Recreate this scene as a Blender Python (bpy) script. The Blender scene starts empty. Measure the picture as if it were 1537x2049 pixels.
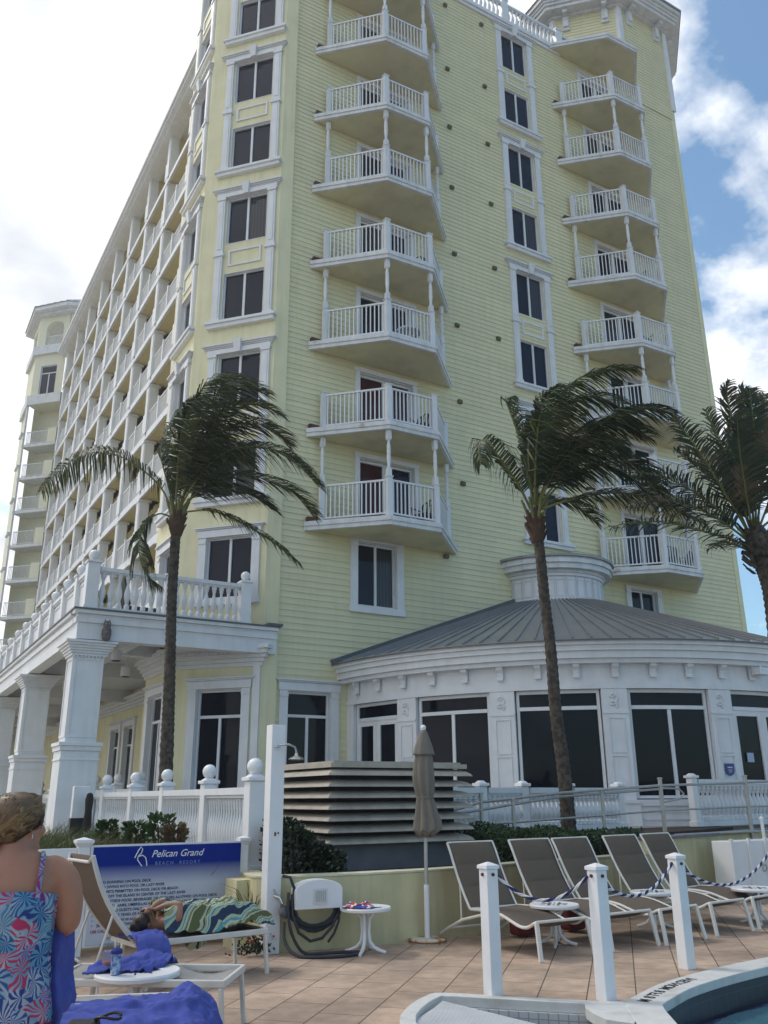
import bpy, bmesh, math, random
from mathutils import Vector, Matrix
rnd = random.Random(7)
R = math.radians
scene = bpy.context.scene
COL = scene.collection

# ---------------------------------------------------------------- camera
FPX = 1714.985
ROWS = ((0.86230626, -0.50634756, -0.0063296),
        (-0.15498758, -0.27580117, 0.94863722),
        (-0.48208585, -0.8170348, -0.31630266))       # world -> camera axes
CAMZ = 1.6
cam_d = bpy.data.cameras.new("camera")
cam_d.sensor_fit = 'VERTICAL'; cam_d.sensor_height = 36.0
cam_d.lens = 36.0 * FPX / 2049.0
cam_d.clip_start = 0.05; cam_d.clip_end = 4000
cam = bpy.data.objects.new("camera", cam_d); COL.objects.link(cam)
cam.matrix_world = Matrix.Translation((0, 0, CAMZ)) @ Matrix(ROWS).transposed().to_4x4()
scene.camera = cam

def at(u, v, d):
    """world point seen at photo pixel (u, v) at depth d"""
    c = ((u - 768.5) / FPX * d, -(v - 1024.5) / FPX * d, -d)
    return Vector([sum(ROWS[k][i] * c[k] for k in range(3)) for i in range(3)]) + Vector((0, 0, CAMZ))
def atz(u, v, z):
    p = at(u, v, 1.0) - Vector((0, 0, CAMZ)); t = (z - CAMZ) / p.z
    return p * t + Vector((0, 0, CAMZ))
def aty(u, v, y):
    p = at(u, v, 1.0) - Vector((0, 0, CAMZ)); t = y / p.y
    return p * t + Vector((0, 0, CAMZ))
def atx(u, v, x):
    p = at(u, v, 1.0) - Vector((0, 0, CAMZ)); t = x / p.x
    return p * t + Vector((0, 0, CAMZ))

# ---------------------------------------------------------------- world and sun
SUN_DIR = Vector((-0.42, 0.66, 0.95)).normalized()      # towards the sun: behind and left of the hotel
elev = math.asin(SUN_DIR.z); rotz = math.atan2(SUN_DIR.x, SUN_DIR.y)
w = bpy.data.worlds.new("World"); scene.world = w; w.use_nodes = True
nt = w.node_tree; nt.nodes.clear()
def N(tree, typ, **kw):
    n = tree.nodes.new(typ)
    for k, v in kw.items(): setattr(n, k, v)
    return n
sky = N(nt, 'ShaderNodeTexSky', sky_type='NISHITA', sun_disc=False)
sky.sun_elevation = elev; sky.sun_rotation = rotz; sky.dust_density = 1.2; sky.ozone_density = 1.5
bg = N(nt, 'ShaderNodeBackground'); bg.inputs['Strength'].default_value = 0.075
out = N(nt, 'ShaderNodeOutputWorld')
tc = N(nt, 'ShaderNodeTexCoord')
sep = N(nt, 'ShaderNodeSeparateXYZ'); nt.links.new(tc.outputs['Generated'], sep.inputs[0])
# project the direction on a cloud layer
dz = N(nt, 'ShaderNodeMath', operation='MAXIMUM'); nt.links.new(sep.outputs['Z'], dz.inputs[0]); dz.inputs[1].default_value = 0.0
dz2 = N(nt, 'ShaderNodeMath', operation='ADD'); nt.links.new(dz.outputs[0], dz2.inputs[0]); dz2.inputs[1].default_value = 0.35
div = N(nt, 'ShaderNodeVectorMath', operation='DIVIDE')
cmb = N(nt, 'ShaderNodeCombineXYZ')
for i in range(3): nt.links.new(dz2.outputs[0], cmb.inputs[i])
nt.links.new(tc.outputs['Generated'], div.inputs[0]); nt.links.new(cmb.outputs[0], div.inputs[1])
noi = N(nt, 'ShaderNodeTexNoise'); noi.inputs['Scale'].default_value = 2.3; noi.inputs['Detail'].default_value = 9
noi.inputs['Roughness'].default_value = 0.56; noi.inputs['Distortion'].default_value = 0.05
mp = N(nt, 'ShaderNodeMapping'); mp.inputs['Location'].default_value = (3.1, 1.7, 0.4)
nt.links.new(div.outputs[0], mp.inputs[0]); nt.links.new(mp.outputs[0], noi.inputs['Vector'])
# more cloud towards the sun
dot = N(nt, 'ShaderNodeVectorMath', operation='DOT_PRODUCT'); dot.inputs[1].default_value = (-0.55, 0.62, 0.45)
nt.links.new(tc.outputs['Generated'], dot.inputs[0])
bias = N(nt, 'ShaderNodeMath', operation='MULTIPLY_ADD'); nt.links.new(dot.outputs['Value'], bias.inputs[0])
bias.inputs[1].default_value = 0.36; nt.links.new(noi.outputs['Fac'], bias.inputs[2])
ramp = N(nt, 'ShaderNodeValToRGB'); ramp.color_ramp.elements[0].position = 0.515; ramp.color_ramp.elements[1].position = 0.60
nt.links.new(bias.outputs[0], ramp.inputs[0])
n2 = N(nt, 'ShaderNodeTexNoise'); n2.inputs['Scale'].default_value = 5; n2.inputs['Detail'].default_value = 6
nt.links.new(mp.outputs[0], n2.inputs['Vector'])
cr = N(nt, 'ShaderNodeValToRGB')
cr.color_ramp.elements[0].position = 0.3; cr.color_ramp.elements[0].color = (10.2, 10.8, 11.8, 1)
cr.color_ramp.elements[1].position = 0.6; cr.color_ramp.elements[1].color = (17.5, 17.7, 18.0, 1)
nt.links.new(n2.outputs['Fac'], cr.inputs[0])
sg = N(nt, 'ShaderNodeMix', data_type='RGBA', blend_type='MULTIPLY'); sg.inputs[0].default_value = 1.0
nt.links.new(sky.outputs[0], sg.inputs[6]); sg.inputs[7].default_value = (2.1, 2.55, 2.55, 1)
mx = N(nt, 'ShaderNodeMix', data_type='RGBA')
nt.links.new(ramp.outputs[0], mx.inputs[0]); nt.links.new(sg.outputs[2], mx.inputs[6]); nt.links.new(cr.outputs[0], mx.inputs[7])
nt.links.new(mx.outputs[2], bg.inputs['Color']); nt.links.new(bg.outputs[0], out.inputs[0])

sd = bpy.data.lights.new("sun", 'SUN'); sd.energy = 1.5; sd.angle = R(11); sd.color = (1.0, 0.95, 0.88)
sun = bpy.data.objects.new("sun", sd); COL.objects.link(sun)
sun.rotation_euler = (-SUN_DIR).to_track_quat('-Z', 'Y').to_euler()
vs = scene.view_settings; vs.view_transform = 'Standard'; vs.look = 'None'; vs.gamma = 1.0; vs.exposure = 0.03
scene.render.engine = 'CYCLES'
scene.cycles.max_bounces = 5

# ---------------------------------------------------------------- materials
MATS = {}
def mat(name, col, rough=0.6, noise=0.0, nscale=4.0, metal=0.0, spec=0.5, bump=0.0, bscale=40.0, streak=0.0,
        col2=None, c2scale=1.5, c2lo=0.5, c2hi=0.7, transl=0.0):
    if name in MATS: return MATS[name]
    m = bpy.data.materials.new(name); m.use_nodes = True; t = m.node_tree
    b = t.nodes['Principled BSDF']; b.inputs['Roughness'].default_value = rough
    b.inputs['Metallic'].default_value = metal; b.inputs['Specular IOR Level'].default_value = spec
    b.inputs['Base Color'].default_value = (*col, 1)
    tcn = N(t, 'ShaderNodeTexCoord')
    last = None
    def const(c):
        r = N(t, 'ShaderNodeRGB'); r.outputs[0].default_value = (*c, 1); return r.outputs[0]
    if noise or streak or col2:
        last = const(col)
        if col2:
            n = N(t, 'ShaderNodeTexNoise'); n.inputs['Scale'].default_value = c2scale; n.inputs['Detail'].default_value = 5
            t.links.new(tcn.outputs['Object'], n.inputs['Vector'])
            rp = N(t, 'ShaderNodeValToRGB'); rp.color_ramp.elements[0].position = c2lo; rp.color_ramp.elements[1].position = c2hi
            t.links.new(n.outputs['Fac'], rp.inputs[0])
            x = N(t, 'ShaderNodeMix', data_type='RGBA'); t.links.new(rp.outputs[0], x.inputs[0])
            t.links.new(last, x.inputs[6]); x.inputs[7].default_value = (*col2, 1); last = x.outputs[2]
        if noise:
            n = N(t, 'ShaderNodeTexNoise'); n.inputs['Scale'].default_value = nscale; n.inputs['Detail'].default_value = 7
            t.links.new(tcn.outputs['Object'], n.inputs['Vector'])
            mr = N(t, 'ShaderNodeMapRange'); mr.inputs['From Min'].default_value = 0.3; mr.inputs['From Max'].default_value = 0.7
            mr.inputs['To Min'].default_value = 1 - noise; mr.inputs['To Max'].default_value = 1 + noise * 0.5
            t.links.new(n.outputs['Fac'], mr.inputs[0])
            x = N(t, 'ShaderNodeMix', data_type='RGBA', blend_type='MULTIPLY'); x.inputs[0].default_value = 1
            t.links.new(last, x.inputs[6]); t.links.new(mr.outputs[0], x.inputs[7]); last = x.outputs[2]
        if streak:
            mpn = N(t, 'ShaderNodeMapping'); mpn.inputs['Scale'].default_value = (3.0, 3.0, 0.25)
            t.links.new(tcn.outputs['Object'], mpn.inputs[0])
            n = N(t, 'ShaderNodeTexNoise'); n.inputs['Scale'].default_value = 2.2; n.inputs['Detail'].default_value = 6
            t.links.new(mpn.outputs[0], n.inputs['Vector'])
            mr = N(t, 'ShaderNodeMapRange'); mr.inputs['From Min'].default_value = 0.45; mr.inputs['From Max'].default_value = 0.75
            mr.inputs['To Min'].default_value = 1.0; mr.inputs['To Max'].default_value = 1 - streak
            t.links.new(n.outputs['Fac'], mr.inputs[0])
            x = N(t, 'ShaderNodeMix', data_type='RGBA', blend_type='MULTIPLY'); x.inputs[0].default_value = 1
            t.links.new(last, x.inputs[6]); t.links.new(mr.outputs[0], x.inputs[7]); last = x.outputs[2]
        t.links.new(last, b.inputs['Base Color'])
    if bump:
        n = N(t, 'ShaderNodeTexNoise'); n.inputs['Scale'].default_value = bscale; n.inputs['Detail'].default_value = 4
        t.links.new(tcn.outputs['Object'], n.inputs['Vector'])
        bp = N(t, 'ShaderNodeBump'); bp.inputs['Strength'].default_value = bump; bp.inputs['Distance'].default_value = 0.01
        t.links.new(n.outputs['Fac'], bp.inputs['Height']); t.links.new(bp.outputs[0], b.inputs['Normal'])
    if transl:
        tr = N(t, 'ShaderNodeBsdfTranslucent')
        if last: t.links.new(last, tr.inputs[0])
        else: tr.inputs[0].default_value = (*col, 1)
        ms = N(t, 'ShaderNodeMixShader'); ms.inputs[0].default_value = transl
        o = t.nodes['Material Output']
        t.links.new(b.outputs[0], ms.inputs[1]); t.links.new(tr.outputs[0], ms.inputs[2]); t.links.new(ms.outputs[0], o.inputs[0])
    MATS[name] = m; return m

SIDING = mat('yellow_siding_paint', (.73, .69, .45), .55, noise=.05, nscale=.7, streak=.06)
# board joints and a little fading on the clapboard
_t = SIDING.node_tree; _b = _t.nodes['Principled BSDF']; _l = _b.inputs['Base Color'].links[0].from_socket
_c = N(_t,'ShaderNodeTexCoord'); _m = N(_t,'ShaderNodeMapping'); _m.inputs['Rotation'].default_value = (R(90),0,0); _m.inputs['Location'].default_value = (0,-.6,0)
_k = N(_t,'ShaderNodeTexBrick'); _k.inputs['Scale'].default_value = 1; _k.inputs['Brick Width'].default_value = 3.66; _k.inputs['Row Height'].default_value = .165; _k.offset = .37; _k.inputs['Mortar Size'].default_value = .0025
_k.inputs['Color1'].default_value = (1,1,1,1); _k.inputs['Color2'].default_value = (.93,.935,.95,1); _k.inputs['Mortar'].default_value = (.72,.72,.72,1)
_x = N(_t,'ShaderNodeMix',data_type='RGBA',blend_type='MULTIPLY'); _x.inputs[0].default_value = 1
_t.links.new(_c.outputs['Object'], _m.inputs[0]); _t.links.new(_m.outputs[0], _k.inputs['Vector']); _t.links.new(_l, _x.inputs[6]); _t.links.new(_k.outputs['Color'], _x.inputs[7]); _t.links.new(_x.outputs[2], _b.inputs['Base Color'])
STUCCO = mat('yellow_stucco', (.76, .72, .48), .8, noise=.08, nscale=1.2, streak=.12, bump=.15, bscale=60)
WALLY = mat('low_wall_yellow', (.60, .55, .33), .85, noise=.18, nscale=2.0, streak=.2, bump=.3, bscale=30)
WHITE = mat('white_trim_paint', (.72, .74, .77), .45, noise=.07, nscale=2.5, streak=.08)
WHITE2 = mat('weathered_white_paint', (.66, .68, .70), .5, noise=.12, nscale=3, streak=.16, col2=(.44,.33,.22), c2scale=2.3, c2lo=.66, c2hi=.78)
VINYL = mat('white_vinyl', (.76, .77, .79), .35, noise=.06, nscale=3)
SOFFIT = mat('soffit_yellow', (.66, .63, .42), .8, noise=.08, nscale=2, col2=(.56, .52, .33), c2scale=1.2)
GLASS = mat('tinted_window_glass', (.006, .011, .028), .03, spec=.22, noise=.4, nscale=.6)
GLASSD = mat('dark_restaurant_glass', (.003, .006, .013), .05, spec=.16)
GLASSR = mat('glass_over_red_curtain', (.045, .008, .014), .12, spec=.3)
CURT = mat('glass_over_drawn_curtain', (.035, .038, .05), .12, spec=.35)
# light and dark of curtain folds, painted as bands into the pane colour
_t = CURT.node_tree; _b = _t.nodes['Principled BSDF']; _c = N(_t,'ShaderNodeTexCoord'); _m = N(_t,'ShaderNodeMapping'); _m.inputs['Rotation'].default_value = (0,0,R(25))
_w = N(_t,'ShaderNodeTexWave'); _w.inputs['Scale'].default_value = 3.2; _w.inputs['Distortion'].default_value = 2.0; _w.inputs['Detail Scale'].default_value = .4; _t.links.new(_c.outputs['Object'], _m.inputs[0]); _t.links.new(_m.outputs[0], _w.inputs['Vector'])
_r = N(_t,'ShaderNodeValToRGB'); _r.color_ramp.elements[0].color = (.018,.020,.026,1); _r.color_ramp.elements[1].color = (.042,.045,.052,1); _t.links.new(_w.outputs['Fac'], _r.inputs[0]); _t.links.new(_r.outputs[0], _b.inputs['Base Color'])
ROOFM = mat('grey_standing_seam_metal', (.27, .28, .285), .42, noise=.10, nscale=1.2, streak=.12, metal=.25)
ROOFD = mat('dark_grey_flashing', (.10, .11, .12), .5, noise=.1)
RUST = mat('rusty_brown_metal', (.10, .035, .022), .8, noise=.3, nscale=9)
BROWNV = mat('olive_vent_metal', (.13, .12, .07), .6)
LOUV = mat('louver_beige_aluminium', (.40, .36, .30), .45, noise=.15, nscale=3, streak=.25)
CONC = mat('grey_concrete', (.17, .17, .19), .85, noise=.2, nscale=3, bump=.3)
DARKM = mat('black_metal', (.012, .012, .014), .5)
CHROME = mat('brushed_chrome', (.45, .46, .47), .25, metal=1.0)
GALV = mat('galvanised_pipe', (.42, .42, .40), .45, noise=.12, nscale=8, metal=.5)
FRAME = mat('cream_lounger_frame', (.68, .66, .62), .4, noise=.08, nscale=8)
SLING = mat('taupe_sling_fabric', (.125, .095, .070), .85, noise=.08, nscale=20, bump=.25, bscale=220)
SLINGG = mat('grey_sling_fabric', (.28, .28, .27), .8, noise=.10, nscale=12, bump=.25, bscale=220)

# ---------------------------------------------------------------- mesh builder
class MB:
    def __init__(s): s.v = []; s.f = []; s.m = []; s.mi = 0
    def add(s, vs, fs):
        o = len(s.v); s.v += [tuple(p) for p in vs]
        for f in fs: s.f.append(tuple(i + o for i in f)); s.m.append(s.mi)
        return s
    def box(s, x0, x1, y0, y1, z0, z1):
        v = [(x0,y0,z0),(x1,y0,z0),(x1,y1,z0),(x0,y1,z0),(x0,y0,z1),(x1,y0,z1),(x1,y1,z1),(x0,y1,z1)]
        return s.add(v, [(0,3,2,1),(4,5,6,7),(0,1,5,4),(1,2,6,5),(2,3,7,6),(3,0,4,7)])
    def obox(s, c, hx, hy, hz, M=None):
        v = []
        for dz_ in (-hz, hz):
            for a, b in ((-hx,-hy),(hx,-hy),(hx,hy),(-hx,hy)):
                p = Vector((a, b, dz_)); p = (M @ p if M else p) + Vector(c); v.append(p)
        return s.add(v, [(0,3,2,1),(4,5,6,7),(0,1,5,4),(1,2,6,5),(2,3,7,6),(3,0,4,7)])
    def prism(s, poly, z0, z1, taper=None):
        n = len(poly)
        t = taper if taper else poly
        v = [(p[0],p[1],z0) for p in poly] + [(p[0],p[1],z1) for p in t]
        f = [tuple(range(n))[::-1], tuple(range(n, 2*n))] + [(i,(i+1)%n,(i+1)%n+n,i+n) for i in range(n)]
        return s.add(v, f)
    def beam(s, a, b, wdt, h, up=(0,0,1)):
        a = Vector(a); b = Vector(b); d = (b - a); L = d.length
        if L < 1e-6: return s
        d /= L; u = Vector(up); sd_ = d.cross(u)
        if sd_.length < 1e-4: sd_ = d.cross(Vector((0,1,0)))
        sd_.normalize(); u = sd_.cross(d).normalized()
        v = []
        for q in (a, b):
            for i, j in ((-1,-1),(1,-1),(1,1),(-1,1)): v.append(q + sd_*(i*wdt/2) + u*(j*h/2))
        return s.add(v, [(0,3,2,1),(4,5,6,7),(0,1,5,4),(1,2,6,5),(2,3,7,6),(3,0,4,7)])
    def tube(s, path, r, n=8, caps=True, flat=1.0):
        path = [Vector(p) for p in path]; rs = r if isinstance(r, (list, tuple)) else [r]*len(path)
        rings = []; prev = None
        for i, p in enumerate(path):
            a = path[max(i-1, 0)]; b = path[min(i+1, len(path)-1)]; d = (b - a).normalized()
            if prev is None:
                u = Vector((0,0,1)) if abs(d.z) < .9 else Vector((1,0,0))
            else: u = prev
            sx = d.cross(u).normalized(); u = sx.cross(d).normalized(); prev = u
            rings.append([p + (sx*math.cos(t)*1 + u*math.sin(t)*flat)*rs[i] for t in [2*math.pi*k/n for k in range(n)]])
        v = [q for rg in rings for q in rg]; f = []
        for i in range(len(path)-1):
            for k in range(n): f.append((i*n+k, i*n+(k+1)%n, (i+1)*n+(k+1)%n, (i+1)*n+k))
        if caps: f += [tuple(range(n))[::-1], tuple((len(path)-1)*n+k for k in range(n))]
        return s.add(v, f)
    def lathe(s, prof, c=(0,0,0), n=12, ax=1.0, ay=1.0, cap=True):
        v = []; f = []; m = len(prof)
        for (r_, z_) in prof:
            for k in range(n):
                t = 2*math.pi*(k+.5)/n; v.append((c[0]+r_*ax*math.cos(t), c[1]+r_*ay*math.sin(t), c[2]+z_))
        for i in range(m-1):
            for k in range(n): f.append((i*n+k, i*n+(k+1)%n, (i+1)*n+(k+1)%n, (i+1)*n+k))
        if cap: f += [tuple(range(n))[::-1], tuple((m-1)*n+k for k in range(n))]
        return s.add(v, f)
    def sphere(s, c, r, n=12, m=8, sc=(1,1,1)):
        prof = [(math.sin(math.pi*i/m)*r, -math.cos(math.pi*i/m)*r) for i in range(m+1)]
        prof[0] = (1e-4, -r); prof[-1] = (1e-4, r)
        o = len(s.v); s.lathe(prof, (0,0,0), n)
        for i in range(o, len(s.v)):
            p = s.v[i]; s.v[i] = (c[0]+p[0]*sc[0], c[1]+p[1]*sc[1], c[2]+p[2]*sc[2])
        return s
    def loft(s, rings, cap=True, closed=True):
        n = len(rings[0]); v = [q for r_ in rings for q in r_]; f = []
        K = n if closed else n-1
        for i in range(len(rings)-1):
            for k in range(K): f.append((i*n+k, i*n+(k+1)%n, (i+1)*n+(k+1)%n, (i+1)*n+k))
        if cap and closed: f += [tuple(range(n))[::-1], tuple((len(rings)-1)*n+k for k in range(n))]
        return s.add(v, f)
    def build(s, name, mats, parent=None, smooth=False, bevel=0, solid=0, subsurf=0, fixn=False):
        if not isinstance(mats, (list, tuple)): mats = [mats]
        me = bpy.data.meshes.new(name)
        off = Vector((0,0,0)); q = parent
        while q is not None: off += q.location; q = q.parent
        me.from_pydata([(p[0]-off.x, p[1]-off.y, p[2]-off.z) for p in s.v], [], s.f)
        for m_ in mats: me.materials.append(m_)
        me.polygons.foreach_set('material_index', s.m)
        if fixn:
            bm = bmesh.new(); bm.from_mesh(me); bmesh.ops.recalc_face_normals(bm, faces=bm.faces); bm.to_mesh(me); bm.free()
        if smooth:
            me.polygons.foreach_set('use_smooth', [True]*len(me.polygons))
            if smooth != 'all':
                try: me.set_sharp_from_angle(angle=R(38))
                except Exception: pass
        me.update()
        o = bpy.data.objects.new(name, me); COL.objects.link(o)
        if parent is not None: o.parent = parent
        if solid:
            md = o.modifiers.new('solid', 'SOLIDIFY'); md.thickness = solid; md.offset = 0
        if bevel:
            md = o.modifiers.new('bevel', 'BEVEL'); md.width = bevel; md.segments = 2; md.limit_method = 'ANGLE'
        if subsurf:
            md = o.modifiers.new('sub', 'SUBSURF'); md.levels = subsurf; md.render_levels = subsurf
        return o

def tag(o, label=None, cat=None, group=None, kind=None):
    if label: o['label'] = label
    if cat: o['category'] = cat
    if group: o['group'] = group
    if kind: o['kind'] = kind
    return o
def thing(name, label, cat, loc=(0,0,0), group=None):
    o = bpy.data.objects.new(name, None); COL.objects.link(o); o.location = loc; o.empty_display_size = .2
    return tag(o, label, cat, group)
def copy_tree(o, parent=None):
    c = o.copy(); COL.objects.link(c); c.parent = parent
    for ch in [x for x in COL.objects if x.parent == o]: copy_tree(ch, c)
    return c
# ---------------------------------------------------------------- wall frames
class Fr:
    """vertical wall plane: origin, direction along the wall, outward normal"""
    def __init__(s, O, u, n): s.O = Vector((O[0], O[1], 0)); s.u = Vector((u[0], u[1], 0)).normalized(); s.n = Vector((n[0], n[1], 0)).normalized()
    def p(s, u, z, o=0.0): q = s.O + s.u*u + s.n*o; return Vector((q.x, q.y, z))
    def box(s, mb, u0, u1, z0, z1, o0, o1):
        v = [s.p(u0,z0,o0), s.p(u1,z0,o0), s.p(u1,z0,o1), s.p(u0,z0,o1), s.p(u0,z1,o0), s.p(u1,z1,o0), s.p(u1,z1,o1), s.p(u0,z1,o1)]
        return mb.add(v, [(0,1,2,3),(7,6,5,4),(0,4,5,1),(1,5,6,2),(2,6,7,3),(3,7,4,0)])
    def crown(s, mb, u0, u1, z0, z1, o0, proj, steps=4):
        """stepped crown moulding: projection grows upward, returns at the ends"""
        for i in range(steps):
            a = z0 + (z1-z0)*i/steps; b = z0 + (z1-z0)*(i+1)/steps; e = proj*((i+1)/steps)**1.3
            s.box(mb, u0-e, u1+e, a, b-(0.004 if i < steps-1 else 0), o0, o0+e+.02)

def wall(mb, fr, u0, u1, z0, z1, ops=(), pitch=None, out=0.0, phase=0.0):
    us = sorted(set([u0, u1] + [x for o in ops for x in o[:2] if u0 < x < u1]))
    zs = [z0, z1] + [x for o in ops for x in o[2:4] if z0 < x < z1]
    if pitch:
        k = math.ceil((z0-phase)/pitch)
        while phase + k*pitch < z1: zs.append(phase + k*pitch); k += 1
    zs = sorted(set(round(z, 5) for z in zs)); us = [round(x, 5) for x in us]
    def off(z, top):
        if not pitch: return 0
        t = ((z-phase)/pitch) % 1.0
        if top and t < 1e-3: t = 1.0
        if (not top) and t > 1-1e-3: t = 0.0
        return .019*(1-t)
    for i in range(len(zs)-1):
        za, zb = zs[i], zs[i+1]
        if zb-za < 1e-4: continue
        for j in range(len(us)-1):
            ua, ub = us[j], us[j+1]; uc, zc = (ua+ub)/2, (za+zb)/2
            if any(o[0] < uc < o[1] and o[2] < zc < o[3] for o in ops): continue
            a, b = off(za, False), off(zb, True)
            mb.add([fr.p(ua,za,out+a), fr.p(ub,za,out+a), fr.p(ub,zb,out+b), fr.p(ua,zb,out+b)], [(0,1,2,3)])
            if pitch and a > .015: mb.add([fr.p(ua,za,out), fr.p(ub,za,out), fr.p(ub,za,out+a), fr.p(ua,za,out+a)], [(0,1,2,3)])

def window(par, fr, ua, ub, za, zb, transom=None, nm=1, glass=None, depth=.13, name='window', fw=.05, mid=.07, label=None, doors=False):
    m = MB()
    # reveal
    for (a, b, c, d) in ((ua, ub, zb-.004, zb+.012), (ua, ub, za-.012, za+.004)): fr.box(m, a, b, c, d, -depth-.05, .012)
    for (a, b) in ((ua-.012, ua+.004), (ub-.004, ub+.012)): fr.box(m, a, b, za, zb, -depth-.05, .012)
    o0, o1 = -depth-.02, -depth+.045
    e = .005
    fr.box(m, ua+e, ua+fw, za+e, zb-e, o0, o1); fr.box(m, ub-fw, ub-e, za+e, zb-e, o0, o1)
    fr.box(m, ua+fw, ub-fw, zb-fw, zb-e, o0, o1); fr.box(m, ua+fw, ub-fw, za+e, za+fw, o0, o1)
    zt = zb-fw
    if transom: fr.box(m, ua+fw, ub-fw, transom-mid/2, transom+mid/2, o0, o1+.01); zt = transom-mid/2
    for k in range(nm):
        u = ua + (ub-ua)*(k+1)/(nm+1); fr.box(m, u-mid/2, u+mid/2, za+fw, zt, o0, o1-.003)
    if doors:
        for k in range(2):
            a = ua+fw if k == 0 else (ua+ub)/2+mid/2; b = (ua+ub)/2-mid/2 if k == 0 else ub-fw
            fr.box(m, a, a+.09, za+fw, zt, o0, o1-.008); fr.box(m, b-.09, b, za+fw, zt, o0, o1-.008)
            fr.box(m, a+.09, b-.09, zt-.12, zt, o0, o1-.008); fr.box(m, a+.09, b-.09, za+fw, za+.3, o0, o1-.008)
    wn = m.build(name, WHITE, par)
    if label: wn['label'] = label
    g = MB(); gl = glass or GLASS
    gls = gl if isinstance(gl, (list, tuple)) else [gl]
    us = [ua+.02] + [ua+(ub-ua)*(k+1)/(nm+1) for k in range(nm)] + [ub-.02]
    zz = [(za+.02, (transom or zb-.02))] + ([(transom, zb-.02)] if transom else [])
    for r_, (c, d) in enumerate(zz):
        for k in range(len(us)-1):
            if r_ == 1 and k > 0: continue
            a, b = us[k], us[k+1]
            if r_ == 1: b = us[-1]
            g.mi = k % len(gls)
            tw = rnd.uniform(-.004, .004); tz = rnd.uniform(-.004, .004)
            g.add([fr.p(a,c,-depth+tw), fr.p(b,c,-depth-tw), fr.p(b,d,-depth-tw+tz), fr.p(a,d,-depth+tw+tz)], [(0,1,2,3)])
    g.build('pane', gls, wn)
    return wn

# ---------------------------------------------------------------- hotel, main block
S0, HH = 8.41, 2.725                   # underside of the first balcony slab, storey height
def SL(k): return S0 + HH*k
D = 20.0; YC = 21.75
hotel = thing('hotel_building', 'tall yellow clapboard hotel with white balconies and a side wing of white galleries', 'building', (8.5, 20, 0))
FM = Fr((0, D), (1, 0), (0, -1))                       # main face
FST = Fr((0, D-.08), (1, 0), (0, -1))                  # smooth corner strip
FC = Fr((8.22, D-.08), (-1.72, 1.88), (-1.88, -1.72))  # chamfer, u runs away to the left
LC = math.hypot(8.22-6.5, 21.83-19.92)
FS = Fr((6.5, 21.80), (0, 1), (-1, 0))                 # side facet
LS = 2.30
TOP = 30.6
XR = 27.1
ops = []; wins = []
# bay windows in the middle column
for k in range(0, 8): wins.append((17.26, 18.44, SL(k)+.92, SL(k)+2.62))
wl = (10.95, 12.17, 6.55, 8.33); wr = (21.35, 22.55, 6.0, 8.18)
gw = (8.97, 10.15, 1.75, 4.15)
ops += wins + [wl, wr, gw]
doors = []
for X0 in (9.3, 19.68):
    for k in range(8): doors.append((X0+1.70, X0+3.52, SL(k)+.26, SL(k)+2.42, X0, k))
ops += [d[:4] for d in doors]
m = MB(); wall(m, FM, 8.6, XR-.25, .6, TOP, ops, pitch=.165, phase=.6); m.build('siding_wall', SIDING, hotel)
# smooth strip and corner boards
m = MB(); wall(m, FST, 8.22, 8.62, .6, TOP)
m.add([FST.p(8.62,.6), FST.p(8.62,.6,-.1), FST.p(8.62,TOP,-.1), FST.p(8.62,TOP)], [(0,1,2,3)])
copn = []; CB = [.90,.90,.90,.90,.84,.78,.68,.58,.52]
cw = [(.42, 1.72, SL(k)+CB[k+1]-.06, SL(k)+CB[k+1]+1.56) for k in range(-1, 8)]
# chamfer opening list (ground floor one is taller)
cgf = (.52, 1.74, 1.75, 4.18)
wall(m, FC, 0, LC, .6, 34.0, cw + [cgf])
fw_ = [(.50, 1.62, SL(k)+CB[k+1], SL(k)+CB[k+1]+1.56) for k in range(-1, 8)]; fgf = (.45, 1.70, 1.75, 4.18)
wall(m, FS, 0, LS, .6, 34.0, fw_ + [fgf])
m.box(6.62, 8.4, 24.12, 24.2, .6, 34.0); m.build('stucco_wall', STUCCO, hotel)
m = MB(); m.box(XR-.25, XR, D-.03, D+.25, .6, TOP+2); m.box(XR-.06, XR-.002, D+.25, D+9, .6, TOP+2)
m.build('corner_board', mat('pale_yellow_corner', (.72,.69,.45), .6, noise=.06), hotel)
m = MB(); m.box(10.4, 26.8, D+.35, 34, .7, 30.3); m.box(8.9, 10.4, D+.35, D+1.5, .7, 30.3); m.build('core', mat('interior_dark', (.03,.03,.03), 1), hotel)
# right end bump
m = MB(); m.box(XR+.003, XR+.35, D+1.2, D+2.2, 26.2, 27.9); m.build('side_ledge', WHITE2, hotel)

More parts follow.
